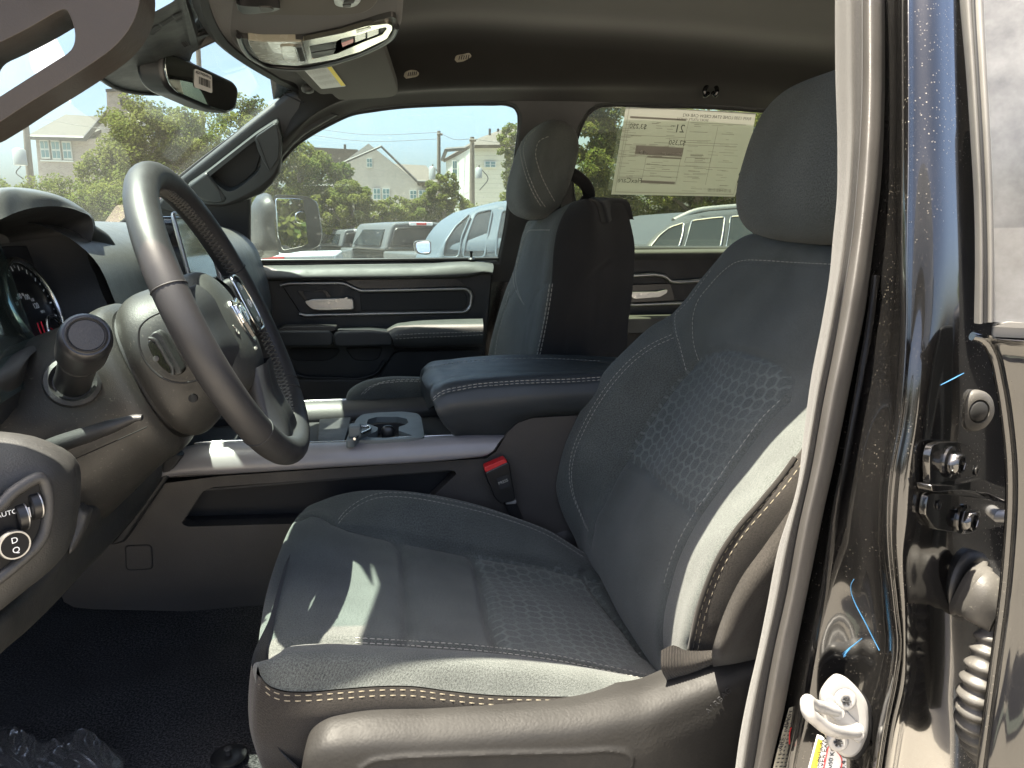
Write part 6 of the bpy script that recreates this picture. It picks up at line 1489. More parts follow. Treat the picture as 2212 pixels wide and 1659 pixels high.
rd = thing('car_door', 'open rear driver side door at the right edge, glossy black with a dusty window', 'car door', (.5, .45, .6))
def open_door():
    D = Vector((.74, -.67, 0)).normalized(); N = Vector((.67, .74, 0)).normalized()
    e = [(2110,728,.475),(2138,738,.474),(2152,760,.473),(2170,830,.470),(2183,915,.468),(2191,1000,.466),(2192,1090,.465),(2187,1180,.464),(2176,1300,.464),(2160,1420,.464),(2141,1560,.464),(2128,1659,.465),(2116,1760,.467)]
    E0 = [PY(*p) for p in e]
    o1 = [p + D*.012 - N*.004 for p in E0]; o2 = [p + D*.055 - N*.010 for p in E0]; o3 = [p + D*.35 - N*.022 for p in E0]; o4 = [p + D*.72 - N*.012 for p in E0]
    i1 = [p + N*.008 - D*.002 for p in E0]; i2 = [p + N*.016 + D*.010 for p in E0]; i3 = [p + N*.10 + D*.03 for p in E0]
    G = loft([i3, i2, i1, E0, o1, o2, o3, o4], 90, 7*8+1)
    patch('door_skin', G, M['body_clean'], rd)
    # folded front lip
    tube('front_lip', [p + N*.004 - D*.003 for p in E0], .0035, M['body'], rd, n=8, k=90)
    plate('inner_panel', [E0[0] + N*.10 + D*.03, E0[-1] + N*.10 + D*.03, E0[-1] + N*.10 + D*.72, E0[0] + N*.10 + D*.72], tuple(N*.02), M['door'], rd, bevel=.003)
    # belt moulding and window
    zt = PY(2140, 690, .472); zb = PY(2140, 742, .472)
    plate('belt_moulding', rnd([zb + D*.008, zb + D*.70, zb + D*.70 + Vector((0, 0, .021)), zt + D*.010, zt + D*.002 - Vector((0, 0, .004)), zb + D*.0 + Vector((0, 0, .004))], .003, 3), tuple(N*.016), M['gasket'], rd, bevel=.003, seg=3)
    g0 = [(2074,-70,.520),(2078,0,.512),(2090,150,.498),(2100,300,.487),(2108,450,.480),(2110,560,.476),(2108,700,.474)]
    g1 = [(2112,-70,.514),(2113,0,.507),(2120,150,.492),(2128,300,.481),(2134,450,.475),(2136,560,.472),(2136,696,.470)]
    A, B = [PY(*p) for p in g0], [PY(*p) for p in g1]
    G = loft([[p + N*.03 for p in A], [p + N*.004 for p in A], [a*.6+b*.4 - N*.004 for a, b in zip(A, B)], [a*.25+b*.75 + N*.001 for a, b in zip(A, B)], [b + D*.001 - N*.001 for b in B], [b + D*.004 + N*.006 for b in B]], 60, 31)
    patch('window_gasket', G, M['gasket'], rd)
    tube('gasket_groove', [p - N*.0008 for p in [a*.3+b*.7 for a, b in zip(A, B)]], .0012, M['soft_black'], rd, n=6)
    g = loft([[p + D*.003 + N*.004 for p in B], [p + D*.35 + N*.0 for p in B], [p + D*.66 + N*.004 for p in B]], 20, 20)
    patch('window_pane', g, M['dusty_glass'], rd)
    plate('frame_rear', [B[0] + D*.66, B[-1] + D*.66, B[-1] + D*.71, B[0] + D*.71], tuple(N*.03), M['body'], rd, bevel=.003)
M['dusty_glass'] = glass('dusty door glass', (.35, .36, .36), .42, 0, 9.0, dcol=(.55, .55, .55))
open_door()

fd = thing('car_door', 'open front driver door standing out to the left of the doorway, outside the picture', 'car door', (-.8, .45, .6))
def front_open_door():
    D = Vector((-.30, -.954, 0)).normalized(); N = Vector((.954, -.30, 0)).normalized(); o = Vector((-.86, .50, 0))
    q = lambda s, z, n=0: o + D*s + N*n + Vector((0, 0, z))
    plate('door_panel', rnd([q(0, .50), q(0, 1.22), q(1.02, 1.24), q(1.08, .9), q(1.02, .50)], .08, 4), tuple(-N*.12), M['door'], fd, bevel=.01)
    plate('armrest', rnd([q(.25, .88, .07), q(.9, .90, .07), q(.9, .98, .07), q(.25, .96, .07)], .02, 3), tuple(-N*.07), M['doorpad'], fd, bevel=.01)
    plate('outer_skin', rnd([q(0, .48, -.125), q(0, 1.22, -.125), q(1.04, 1.24, -.125), q(1.10, .9, -.125), q(1.04, .48, -.125)], .08, 4), tuple(-N*.02), M['body'], fd, bevel=.006)
    tube('window_frame', [q(.02, 1.22, -.06), q(.30, 1.48, -.02), q(.55, 1.62, .02), q(.92, 1.64, .02), q(1.02, 1.24, -.06)], .025, M['black'], fd, n=8)
    plate('window_pane', [q(.06, 1.22, -.06), q(.32, 1.46, -.02), q(.56, 1.60, .01), q(.90, 1.62, .01), q(.99, 1.22, -.06)], tuple(-N*.004), M['side'], fd, bevel=0)
front_open_door()
# ------------------------------------------------------------------ outside: trees, houses, poles, vehicles
def leafmat(name, c1, c2):
    m = bpy.data.materials.new(name); m.use_nodes = True; t = m.node_tree; t.nodes.clear()
    o = t.nodes.new('ShaderNodeOutputMaterial'); co = coords(t)
    n = noise(t, co, .9, 4, .6); c = mixc(t, ramp(t, n, [(.35, (0, 0, 0)), (.7, (1, 1, 1))]), c1, c2)
    a = nd(t, 'ShaderNodeBsdfDiffuse'); b = nd(t, 'ShaderNodeBsdfTranslucent'); t.links.new(c, a.inputs[0]); t.links.new(c, b.inputs[0])
    x = t.nodes.new('ShaderNodeMixShader'); x.inputs[0].default_value = .5
    t.links.new(a.outputs[0], x.inputs[1]); t.links.new(b.outputs[0], x.inputs[2]); t.links.new(x.outputs[0], o.inputs[0]); return m
LEAF = [leafmat('light leaves', (.095, .105, .026), (.12, .125, .036)), leafmat('mid leaves', (.075, .098, .025), (.11, .122, .035)), leafmat('deep leaves', (.042, .064, .018), (.066, .09, .026))]
BARK = plastic('bark', (.09, .075, .06), .9, 12, .6)
def leaves(name, blobs, n, size, parent, mats, seed, thin=.55):
    r = np.random.default_rng(seed); C = []
    for (c, ra) in blobs:
        k = 34
        for _ in range(k):
            d = r.normal(size=3); d /= np.linalg.norm(d); q = r.uniform(.35, 1.0)**.5
            C.append((np.array(c) + d*np.array(ra)*q, r.uniform(.22, .40)*(ra[0]*ra[1]*ra[2])**(1/3)))
    C = [c for c in C if r.random() < .9]
    w = np.array([c[1]**2 for c in C]); w /= w.sum()
    idx = r.choice(len(C), n, p=w)
    ctr = np.array([c[0] for c in C])[idx]; rad = np.array([c[1] for c in C])[idx]
    d = r.normal(size=(n, 3)); d /= np.linalg.norm(d, axis=1, keepdims=True)
    P = ctr + d*(rad*r.uniform(.2, 1, n)**.4)[:, None]*np.array((1, 1, .8))
    nrm = d*.6 + r.normal(size=(n, 3))*.6 + np.array((0, 0, .5)); nrm /= np.linalg.norm(nrm, axis=1, keepdims=True)
    a = np.cross(nrm, r.normal(size=(n, 3))); a /= np.linalg.norm(a, axis=1, keepdims=True); b = np.cross(nrm, a)
    s = size*r.uniform(.6, 1.4, n)[:, None]
    V = np.stack([P - a*s, P + b*s*thin, P + a*s, P - b*s*thin], axis=1).reshape(-1, 3)
    me = bpy.data.meshes.new(name); me.vertices.add(4*n); me.vertices.foreach_set('co', V.astype(np.float32).ravel())
    me.loops.add(4*n); me.loops.foreach_set('vertex_index', np.arange(4*n, dtype=np.int32)); me.polygons.add(n)
    me.polygons.foreach_set('loop_start', np.arange(0, 4*n, 4, dtype=np.int32)); me.polygons.foreach_set('loop_total', np.full(n, 4, dtype=np.int32))
    for m in mats: me.materials.append(m)
    cm = r.integers(0, len(mats), len(C))
    mi = np.where(r.random(n) < .7, cm[idx], r.integers(0, len(mats), n))
    me.polygons.foreach_set('material_index', mi.astype(np.int32)); me.update()
    o = bpy.data.objects.new(name, me); link(o, parent); return o
def tree(label, u, v, Y, blobs, n, size, mats, seed, trunk=.16, name='broadleaf_tree'):
    """blobs: crown lobes as seen (u, v, radius px wide, radius px high)"""
    base = PY(u, v, Y); base.z = 0
    t = thing(name, label, 'tree', base, 'trees around the lot'); n, size = int(n*2.4), size*.60
    k = Y/FPX
    B = []
    for bu, bv, ru, rv in blobs:
        p = PY(bu, bv, Y + random.Random(bu).uniform(-1, 1)*ru*k*.4); B.append(((p.x, p.y, p.z), (ru*k, ru*k*.85, rv*k)))
    leaves('crown', B, n, size, t, mats, seed)
    top = max(b[0][2] for b in B)
    V, F = [], []
    tube('x', [base, base + Vector((.1, .05, top*.35)), base + Vector((.0, 0, top*.62)), Vector(B[0][0])], [trunk, trunk*.8, trunk*.55, .03], None, n=9, add=(V, F))
    for b in B[1:]: tube('x', [base + Vector((.05, 0, top*.4)), (base + Vector((0, 0, top*.5)))*.5 + Vector(b[0])*.5, Vector(b[0])], [trunk*.5, trunk*.35, .02], None, n=6, add=(V, F))
    mk('trunk', V, F, BARK, t)
    return t
L = LEAF
tree('big yellow green tree seen through the windshield', 300, 420, 26, [(300,300,75,68),(264,340,46,50),(360,300,70,62),(280,296,28,28),(345,262,42,34),(230,390,50,55),(320,380,90,60),(400,360,60,70),(420,290,55,50)], 15000, .085, L[:2], 1)
tree('dark green tree behind the far pillar handle', 520, 430, 30, [(500,300,70,80),(560,260,40,40),(470,380,60,60),(545,360,50,70)], 8000, .10, L[:3], 2)
tree('dusty green tree beside the side mirror', 660, 440, 24, [(640,370,60,70),(664,348,32,36),(600,410,60,60),(720,400,55,50),(650,460,80,50),(745,445,50,45)], 13000, .085, L[:3], 3)
tree('shrubby pale tree in front of the gabled house', 760, 470, 23, [(765,440,42,42),(720,455,50,40),(810,465,40,28),(850,455,34,30)], 7000, .075, L[:2], 4)
tree('vine covered bush below the utility pole', 960, 450, 25, [(948,420,32,36),(965,395,22,24),(925,455,42,28),(985,440,30,36),(895,462,40,24)], 7000, .07, L[:2], 5, name='vine_bush')
tree('tall tree peeking beside the cream house', 1100, 420, 32, [(1104,315,26,45),(1120,380,30,60),(1110,450,30,40)], 4000, .10, L[:2], 6)
tree('dense green tree behind the rear window, left of the price sticker', 1290, 480, 20, [(1280,300,70,70),(1330,260,70,50),(1260,390,60,80),(1340,380,70,90),(1300,460,70,60),(1270,230,60,40)], 17000, .075, L[:3], 7)
tree('dense green tree behind the price sticker', 1500, 490, 20, [(1450,300,90,80),(1550,290,90,90),(1420,420,80,70),(1520,430,90,70),(1600,420,70,80),(1650,300,80,90),(1470,480,80,50)], 17000, .08, L[:3], 8)
tree('far tree at the end of the rear window', 1720, 480, 22, [(1720,320,90,110),(1790,300,90,120),(1750,450,110,70)], 8000, .10, L[:3], 9)
def hedge():
    t = thing('hedge', 'low leafy hedge below the brick house', 'hedge', PY(100, 430, 24))
    leaves('foliage', [((lambda p: (p.x, p.y, p.z))(PY(u, v, 24)), (.75, .6, r)) for u, v, r in ((-60,440,.6),(-10,430,.6),(40,432,.55),(90,430,.6),(140,425,.62),(190,432,.6),(240,440,.6),(60,460,.7),(0,470,.7),(140,465,.7),(220,470,.7),(280,450,.7),(250,466,.55),(285,470,.6),(225,468,.5))], 26000, .038, t, L[:2], 21)
    t2 = thing('hedge', 'long ragged hedge behind the parked trucks', 'hedge', PY(800, 480, 26))
    leaves('foliage', [((lambda p: (p.x, p.y, p.z))(PY(u, v, 26)), (.95, .7, r)) for u, v, r in ((600,470,.7),(680,480,.7),(740,478,.6),(800,478,.55),(860,476,.6),(920,474,.6),(980,470,.65),(1040,476,.6),(560,490,.9),(660,500,.9),(780,500,.9),(900,500,.9),(1010,500,.9))], 24000, .040, t2, L[:2], 22)
hedge()
# trees across the lot behind the photographer: they show in the black paint and chrome
for i, (x, y, h, lb) in enumerate(((23, 3, 4.4, 'bushy tree behind the truck, seen in the door mirror'), (24, 6.4, 4.6, 'second bushy tree behind the truck, in the middle of the three there'), (25, 9.5, 4.6, 'third bushy tree behind the truck, farthest to the passenger side'), (6, -30, 4.6, 'round tree across the lot, reflected in the black pillar'), (-14, -32, 4.8, 'spreading tree across the lot behind the photographer'), (-34, -16, 5, 'leafy tree across the lot ahead of the truck'), (22, -26, 5, 'tall tree across the lot toward the rear'), (-4, -38, 5, 'farthest tree across the lot, behind the others'))):
    t = thing('broadleaf_tree', lb, 'tree', (x, y, 0), 'trees around the lot')
    leaves('crown', [((x, y, h*.62), (2.1, 2.0, 1.7)), ((x+1.3, y+.5, h*.5), (1.5, 1.4, 1.2)), ((x-1.4, y, h*.52), (1.5, 1.4, 1.3)), ((x, y+.4, h*.85), (1.3, 1.2, 1.0))], 4200, .19, t, L[:3], 40+i)
    tube('trunk', [(x, y, 0), (x+.1, y, h*.3), (x, y, h*.6)], [.2, .15, .08], BARK, t, n=9)

def brickmat(name, c1, c2, mo, sc=1.0):
    m, t, p = mat(name); co = coords(t)
    mp = t.nodes.new('ShaderNodeMapping'); mp.inputs['Rotation'].default_value = (math.pi/2, 0, 0); t.links.new(co, mp.inputs[0])
    b = nd(t, 'ShaderNodeTexBrick', Scale=sc); b.inputs['Color1'].default_value = (*c1, 1); b.inputs['Color2'].default_value = (*c2, 1); b.inputs['Mortar'].default_value = (*mo, 1)
    b.inputs['Mortar Size'].default_value = .018; b.inputs['Brick Width'].default_value = .55; b.inputs['Row Height'].default_value = .20
    t.links.new(mp.outputs[0], b.inputs['Vector']); t.links.new(b.outputs[0], p.inputs['Base Color']); p.inputs['Roughness'].default_value = .9; return m
def shingle(name, c):
    m, t, p = mat(name); co = coords(t); n = noise(t, co, 5, 5, .7)
    t.links.new(mixc(t, n, tuple(x*.75 for x in c), tuple(x*1.2 for x in c)), p.inputs['Base Color']); p.inputs['Roughness'].default_value = .95; return m
def siding(name, c):
    m, t, p = mat(name); co = coords(t); s = nd(t, 'ShaderNodeSeparateXYZ'); t.links.new(co, s.inputs[0])
    q = nd(t, 'ShaderNodeMath', operation='MULTIPLY'); q.inputs[1].default_value = 4.2; t.links.new(s.outputs[2], q.inputs[0])
    f = nd(t, 'ShaderNodeMath', operation='FRACT'); t.links.new(q.outputs[0], f.inputs[0])
    t.links.new(mixc(t, ramp(t, f.outputs[0], [(.0, (1, 1, 1)), (.10, (0, 0, 0))]), c, tuple(x*.6 for x in c)), p.inputs['Base Color']); p.inputs['Roughness'].default_value = .8; bump(t, p, f.outputs[0], .5, .02); return m
MB = brickmat('weathered brick', (.19, .158, .138), (.25, .215, .19), (.29, .27, .245), 3.2)
MG = brickmat('limewashed brick', (.28, .265, .235), (.32, .30, .27), (.35, .33, .30), 3.2)
MR = shingle('grey shingles', (.055, .05, .044)); MR2 = shingle('tan shingles', (.06, .05, .042))
MS = siding('cream lap siding', (.42, .41, .34)); MS2 = siding('pale board siding', (.36, .38, .35))
MT = plain('dark roof trim', (.035, .033, .032), .6); MW = plain('white window frame', (.42, .43, .41), .6); MP_ = plain('window glass far', (.10, .17, .18), .05, 0, .8, coat=.5)
def win(par, q, Y, m=None):
    """far window: frame with pane and bars; q = u0, v0, u1, v1"""
    u0, v0, u1, v1 = q; f = box('window', (PY(u0, v0, Y)+PY(u1, v1, Y))/2 - Vector((0, .05, 0)), (abs((PY(u1, v0, Y)-PY(u0, v0, Y)).x), .12, abs((PY(u0, v1, Y)-PY(u0, v0, Y)).z)), m or MW, par, 0)
    c = (PY(u0, v0, Y)+PY(u1, v1, Y))/2; W_, H_ = abs((PY(u1, v0, Y)-PY(u0, v0, Y)).x), abs((PY(u0, v1, Y)-PY(u0, v0, Y)).z)
    for i in (-1, 1):
        for j in (-1, 1): box('pane', c + Vector((i*W_*.235, -.12, j*H_*.235)), (W_*.36, .03, H_*.38), MP_, f, 0)
def house(name, label, u, v, Y): b = PY(u, v, Y); b.z = 0; return thing(name, label, 'house', b, 'houses beyond the lot')
def flat(lst, Y): return [PY(u, v, Y) for u, v in lst]
def houses():
    Y = 46
    h = house('brick_house', 'weathered brick house with a tall chimney, seen left through the windshield', 150, 380, Y)
    plate('wall', flat([(77,300),(205,299),(290,299),(290,470),(92,470)], Y), (0, 9, 0), MB, h, bevel=0)
    a = flat([(66,296),(186,299),(233,237),(90,227)], Y)
    dv = Vector((0, 4.6, 0))
    plate('roof', [a[0]+Vector((0, -.5, 0)), a[1]+Vector((0, -.5, 0)), a[2]+dv*.7, a[3]+dv*.7], (0, .1, -.18), MR, h, bevel=0)
    plate('rear_roof_gable', flat([(183,300),(250,232),(262,232),(300,262),(300,300)], Y+1), (0, 3, 0), MG, h, bevel=0)
    for l in ([(183,300),(236,238)], [(66,297),(186,300)], [(258,226),(275,212),(296,228)]): tube('roof_trim', flat(l, Y-.6), .14, MT, h, n=5, k=len(l))
    plate('side_roof', flat([(258,227),(275,213),(300,232),(300,262)], Y+1.5), (0, 4, 0), MR, h, bevel=0)
    ch = plate('chimney', flat([(230,195),(257,193),(261,262),(232,262)], Y-.8), (0, 1.2, 0), MB, h, bevel=0)
    plate('chimney_cap', flat([(228,192),(259,190),(259,196),(228,198)], Y-.95), (0, 1.4, 0), MT, ch, bevel=0)
    for q in ((89,303,108,343),(113,304,132,345),(137,306,156,345)): win(h, q, Y)
    plate('window_sill', flat([(87,345),(158,347),(158,350),(87,348)], Y-.1), (0, .2, 0), MW, h, bevel=0)
    Y = 52
    h = house('gabled_house', 'pale gabled house with a small attic window, middle of the three', 800, 400, Y)
    plate('wall', flat([(796,310),(738,352),(700,380),(690,470),(960,470),(905,394),(899,391)], Y), (0, 8, 0), MG, h, bevel=0)
    plate('wing_wall', flat([(880,393),(945,394),(955,470),(870,470)], Y+.6), (0, 6, 0), MG, h, bevel=0)
    q = flat([(676,318),(772,323),(800,350),(690,352),(672,352)], Y+2.5); plate('roof', q, (0, 4, -.1), MR2, h, bevel=0)
    q = flat([(846,345),(926,349),(949,394),(905,396)], Y+.2); plate('roof', [q[0]+Vector((0,3,0)), q[1]+Vector((0,3,0)), q[2]+Vector((0,-.6,0)), q[3]+Vector((0,-.6,0))], (0, .2, -.2), MR2, h, bevel=0)
    for l in ([(734,355),(796,309),(902,393)], [(900,392),(950,394)]): tube('roof_trim', flat(l, Y-.4), .09, MT, h, n=5, k=len(l))
    for q in ((792,342,804,362),(806,407,822,432),(826,407,842,432),(885,411,900,430),(904,411,922,430)): win(h, q, Y if q[0] < 880 else Y)
    tube('roof_vent', flat([(745,322),(745,312)], Y+3), .09, MT, h, n=6, k=2)
    Y = 40
    h = house('sided_house', 'tall cream sided house with a hipped roof, rightmost of the three', 1040, 400, Y)
    plate('front_wall', flat([(1015,316),(1130,300),(1130,480),(1013,480)], Y), (0, 9, 0), MS, h, bevel=0)
    a, b, c, d = PY(1015, 318, Y), PY(1013, 480, Y), PY(966, 480, Y+7), PY(963, 343, Y+7)
    plate('side_wall', [a, b, c, d], (.1, .1, 0), MS2, h, bevel=0)
    r0, r1, r2, r3, r4 = PY(956, 345, Y+7.2), PY(1016, 313, Y-.5), PY(1130, 312, Y-.5), PY(1130, 272, Y+4), PY(1105, 271, Y+4)
    plate('roof', [r1, r2, r3, r4], (0, .15, -.15), MR2, h, bevel=0); plate('roof', [r0, r1, r4, PY(1030, 300, Y+9)], (.1, .15, -.15), MR2, h, bevel=0)
    tube('roof_trim', [r0, r1, r2], .12, MT, h, n=5, k=3)
    for q in ((1046,349,1071,362),): win(h, q, Y)
    for q in ((977,346,987,384),(998,338,1008,378)): win(h, q, Y+3.2)
    for u in (1058, 1076): tube('roof_vent', flat([(u,292),(u,278)], Y+3), .07, MT, h, n=6, k=2)
houses()
WOOD = plastic('pole wood', (.10, .085, .07), .9, 20, .4); CAN = plain('transformer grey', (.2, .21, .215), .4, .1)
def pole(label, top, bot, Y, r, cans=(), arm=None):
    b = PY(*bot, Y); t_ = PY(*top, Y)
    p = thing('utility_pole', label, 'utility pole', Vector((b.x, b.y, 0)), 'utility poles')
    tube('post', [Vector((b.x+(b.x-t_.x)*.3, b.y, 0)), b, t_], [r*1.25, r*1.1, r*.85], WOOD, p, n=12)
    for u, v0, v1, rp in cans:
        c = lathe('transformer', [(rp*Y/FPX, 0), (rp*Y/FPX*1.02, .05), (rp*Y/FPX, (v1-v0)*Y/FPX*.9), (rp*Y/FPX*.7, (v1-v0)*Y/FPX)], PY(u, v1, Y-.5), (0, 0, 1), CAN, p, n=18)
        tube('bushing', [PY(u, v0, Y-.5), PY(u+1, v0-7, Y-.5)], .04, WOOD, c, n=6, k=2)
        tube('drop_wire', [PY(u, v1+2, Y-.4), PY(u-10, v1+16, Y-.4), PY(u+6, v1+30, Y-.4)] if u < 500 else [PY(u+6, v0+2, Y-.4), PY(u+20, v0+20, Y-.4), PY(u+2, v1+26, Y-.4)], .025, MT, c, n=5)
    if arm:
        tube('crossarm', [PY(arm[0], arm[2], Y-.2), PY(arm[1], arm[2], Y-.2)], .07, WOOD, p, n=6, k=2)
    return p
pole('leaning wooden pole with a grey transformer, left of the brick house', (53, 240), (68, 410), 40, .15, ((45, 327, 357, 11),))
pole('slim dark pole standing in front of the windshield tree', (427, 90), (446, 420), 34, .11)
pole('wooden pole with a transformer left of the cream house', (948, 283), (948, 420), 44, .11, ((934, 362, 388, 7),), (944, 956, 290))
pole('wooden pole with a transformer in front of the cream house', (1020, 296), (1020, 450), 37, .12, ((1034, 364, 385, 7),), (1014, 1028, 303))
def wires():
    for lb, a, b, s in (('upper sagging power line across the side window', (640,272,46), (948,286,44), 3), ('lower sagging power line across the side window', (640,287,46), (948,300,44), 3), ('power line from the middle pole to the cream house pole', (948,286,44), (1020,300,37), 2), ('power line running right from the cream house pole', (1020,300,37), (1160,296,36), 2), ('power line left of the brick house pole', (-80,230,44), (53,248,40), 3), ('power line crossing above the brick house roof', (53,248,40), (430,262,38), 5)):
        p, q = PY(*a), PY(*b); m = (p+q)/2 - Vector((0, 0, s*.1))
        tag(tube('power_line', [p, m, q], .013, MT, None, n=5, k=14), lb, 'power line', 'power lines')
wires()

# ------------------------------------------------------------------ vehicles outside
def vpaint(n, c): return plain(n, c, .4, 0.0, .12, coat=.0)
VG, VS, VD, VW = vpaint('grey truck paint', (.055, .06, .065)), vpaint('silver blue paint', (.055, .072, .09)), vpaint('slate paint', (.035, .04, .05)), vpaint('pale silver paint', (.24, .26, .275))
def wheel_(par, x, y, axis, r=.38):
    w_ = lathe('wheel', [(r*.6, -.1), (r, -.1), (r, .1), (r*.6, .1)], (x, y, r), axis, M['soft_black'], par, n=24)
    lathe('rim', [(r*.62, -.105), (r*.55, -.11), (r*.2, -.08), (0, -.08)], (x, y, r), axis, M['silver'], w_, n=20)
def rear_truck(label, u0, u1, vt, Y, m, brake, tails, turn=0.0, grp='pickup trucks parked with their tails toward us'):
    """pickup seen from behind: cab with rear window, bed, tailgate"""
    k = Y/FPX; c = PY((u0+u1)/2, vt, Y); w_ = (u1-u0)*k; H = c.z
    X = Vector((math.cos(.0), 0, 0)); b = Vector((c.x, Y, 0))
    t = thing('pickup_truck', label, 'pickup truck', b, grp)
    ca, sa = math.cos(turn), math.sin(turn)
    V3 = lambda x, y, z: Vector((c.x + x*ca - y*sa, Y + x*sa + y*ca, z))
    dirv = lambda x, y, z: Vector((x*ca - y*sa, x*sa + y*ca, z))
    hb = H*.64
    cab = [V3(-w_*.54, 0, hb), V3(-w_*.52, 0, hb+.06), V3(-w_*.43, 0, H-.10), V3(-w_*.38, 0, H-.02), V3(0, 0, H+.02), V3(w_*.38, 0, H-.02), V3(w_*.43, 0, H-.10), V3(w_*.52, 0, hb+.06), V3(w_*.54, 0, hb)]
    plate('cab', cab, dirv(0, 2.1, 0), m, t, bevel=.05, seg=3)
    wd = rnd([V3(-w_*.45, -.012, hb+.08), V3(-w_*.37, -.012, H-.13), V3(0, -.012, H-.10), V3(w_*.37, -.012, H-.13), V3(w_*.45, -.012, hb+.08)], .06, 3)
    g = plate('rear_window', wd, dirv(0, .02, 0), M['dark_glass'], t, bevel=.004)
    tube('window_frame', wd, .018, M['black'], g, n=6, closed=True, k=0)
    for s in (-1, 1): plate('side_window', [V3(s*w_*.535, .25, hb+.08), V3(s*w_*.44, .3, H-.14), V3(s*w_*.44, 1.6, H-.14), V3(s*w_*.535, 1.9, hb+.08)], dirv(s*.01, 0, 0), M['dark_glass'], t, bevel=.0)
    plate('bed', [V3(-w_*.56, -1.75, .45), V3(-w_*.56, -1.75, hb-.02), V3(w_*.56, -1.75, hb-.02), V3(w_*.56, -1.75, .45)], dirv(0, 1.74, 0), m, t, bevel=.04, seg=3)
    plate('tailgate', rnd([V3(-w_*.42, -1.77, .6), V3(-w_*.42, -1.77, hb-.05), V3(w_*.42, -1.77, hb-.05), V3(w_*.42, -1.77, .6)], .03, 3), dirv(0, .03, 0), m, t, bevel=.008)
    plate('hood', [V3(-w_*.54, 2.05, .5), V3(-w_*.54, 2.05, hb), V3(w_*.54, 2.05, hb), V3(w_*.54, 2.05, .5)], dirv(0, 1.3, -.1), m, t, bevel=.06, seg=3)
    plate('bumper', rnd([V3(-w_*.56, -1.9, .42), V3(-w_*.56, -1.9, .6), V3(w_*.56, -1.9, .6), V3(w_*.56, -1.9, .42)], .03, 3), dirv(0, .15, 0), M['chrome'], t, bevel=.01)
    if brake:
        bl = plate('brake_light', rnd([V3(-w_*.17, -.03, H-.065), V3(-w_*.17, -.03, H-.005), V3(w_*.17, -.03, H-.005), V3(w_*.17, -.03, H-.065)], .02, 3), dirv(0, .05, 0), M['white_lens'], t, bevel=.006)
        plate('red_lens', rnd([V3(-w_*.075, -.035, H-.06), V3(-w_*.075, -.035, H-.01), V3(w_*.075, -.035, H-.01), V3(w_*.075, -.035, H-.06)], .01, 3), dirv(0, .02, 0), M['red_lens'], bl, bevel=.004)
    for s in tails: plate('tail_light', rnd([V3(s*w_*.545, -1.785, .78), V3(s*w_*.545, -1.785, hb-.08), V3(s*w_*.44, -1.785, hb-.08), V3(s*w_*.44, -1.785, .78)], .03, 3), dirv(0, .05, 0), M['red_lens'], t, bevel=.01)
    for x in (-.46, .46):
        for y in (-1.0, 2.3): q_ = V3(x*w_, y, 0); wheel_(t, q_.x, q_.y, dirv(1, 0, 0))
    return t
M['white_lens'] = plain('clear lens', (.65, .65, .64), .2, coat=.5)
rear_truck('dark pickup farthest left behind the side mirror', 672, 732, 503, 30, VD, 0, (-1, 1), .25)
rear_truck('small grey pickup with a lit red brake lamp strip, second from the mirror', 738, 818, 495, 22, VG, 1, (-1, 1), .36)
rear_truck('larger grey pickup whose wet rear window fills the middle of the side window', 832, 986, 480, 15, VG, 1, (-1, 1), .34)
rear_truck('shaded pickup between the front seat and the sticker window', 1240, 1372, 432, 13, VG, 0, (1,))
def side_vehicle(name, label, cat, prof, wins, Y, depth, m, rails=None, mirror=None, grp=None, band=None):
    """vehicle parallel to ours: body side profile and window openings as seen"""
    b = PY(prof[0][0], prof[0][1], Y); b.z = 0
    t = thing(name, label, cat, b, grp)
    lean = lambda u, v, o=0: PY(u, v, Y + max(0, (533-v))*.0022*Y/4 + o)
    body = [lean(*p) for p in prof]; lo = min(p.x for p in body), max(p.x for p in body)
    bodyp = body + [Vector((lo[1], Y, .35)), Vector((lo[0], Y, .35))]
    plate('body', bodyp, (0, depth, 0), m, t, bevel=.05, seg=3)
    for q in wins:
        w_ = plate('side_window', rnd([lean(u, v, -.012) for u, v in q], .03, 3), (0, .03, 0), M['dark_glass'], t, bevel=.004)
        tube('window_frame', rnd([lean(u, v, -.018) for u, v in q], .03, 3), .006, M['chrome'] if band else m, w_, n=6, closed=True, k=0)
    if rails: 
        tube('roof_rail', [lean(u, v, .12) for u, v in rails], .03, M['silver'], t, n=8)
    if mirror:
        q = [lean(u, v, -.28) for u, v in mirror]
        mi = plate('door_mirror', rnd(q, .03, 4), (0, .1, 0), M['black'], t, bevel=.015, seg=3)
        cc_ = sum(q, Vector())/len(q); plate('mirror_glass', rnd([cc_ + (p-cc_)*.82 + Vector((0, -.006, 0)) for p in q], .03, 4), (0, .01, 0), M['mirror'], mi, bevel=.002)
    for x in (lo[0]+.5, lo[1]-.6): wheel_(t, x, Y+.1, (0, 1, 0))
    return t
side_vehicle('pickup_truck', 'silver blue pickup parked close beside the passenger window', 'pickup truck',
    [(925,575),(944,556),(952,535),(966,510),(982,488),(1004,467),(1036,447),(1076,435),(1120,431),(1180,431),(1200,455),(1215,520),(1220,575)],
    [[(955,556),(962,522),(984,489),(1012,464),(1016,466),(997,512),(990,556)], [(999,556),(1008,512),(1022,474),(1028,460),(1064,452),(1056,493),(1046,556)], [(1070,556),(1074,505),(1084,455),(1150,452),(1170,500),(1175,556)]], 5.2, 1.9, VS, None, [(893,521),(924,518),(931,522),(932,546),(924,551),(898,548)])
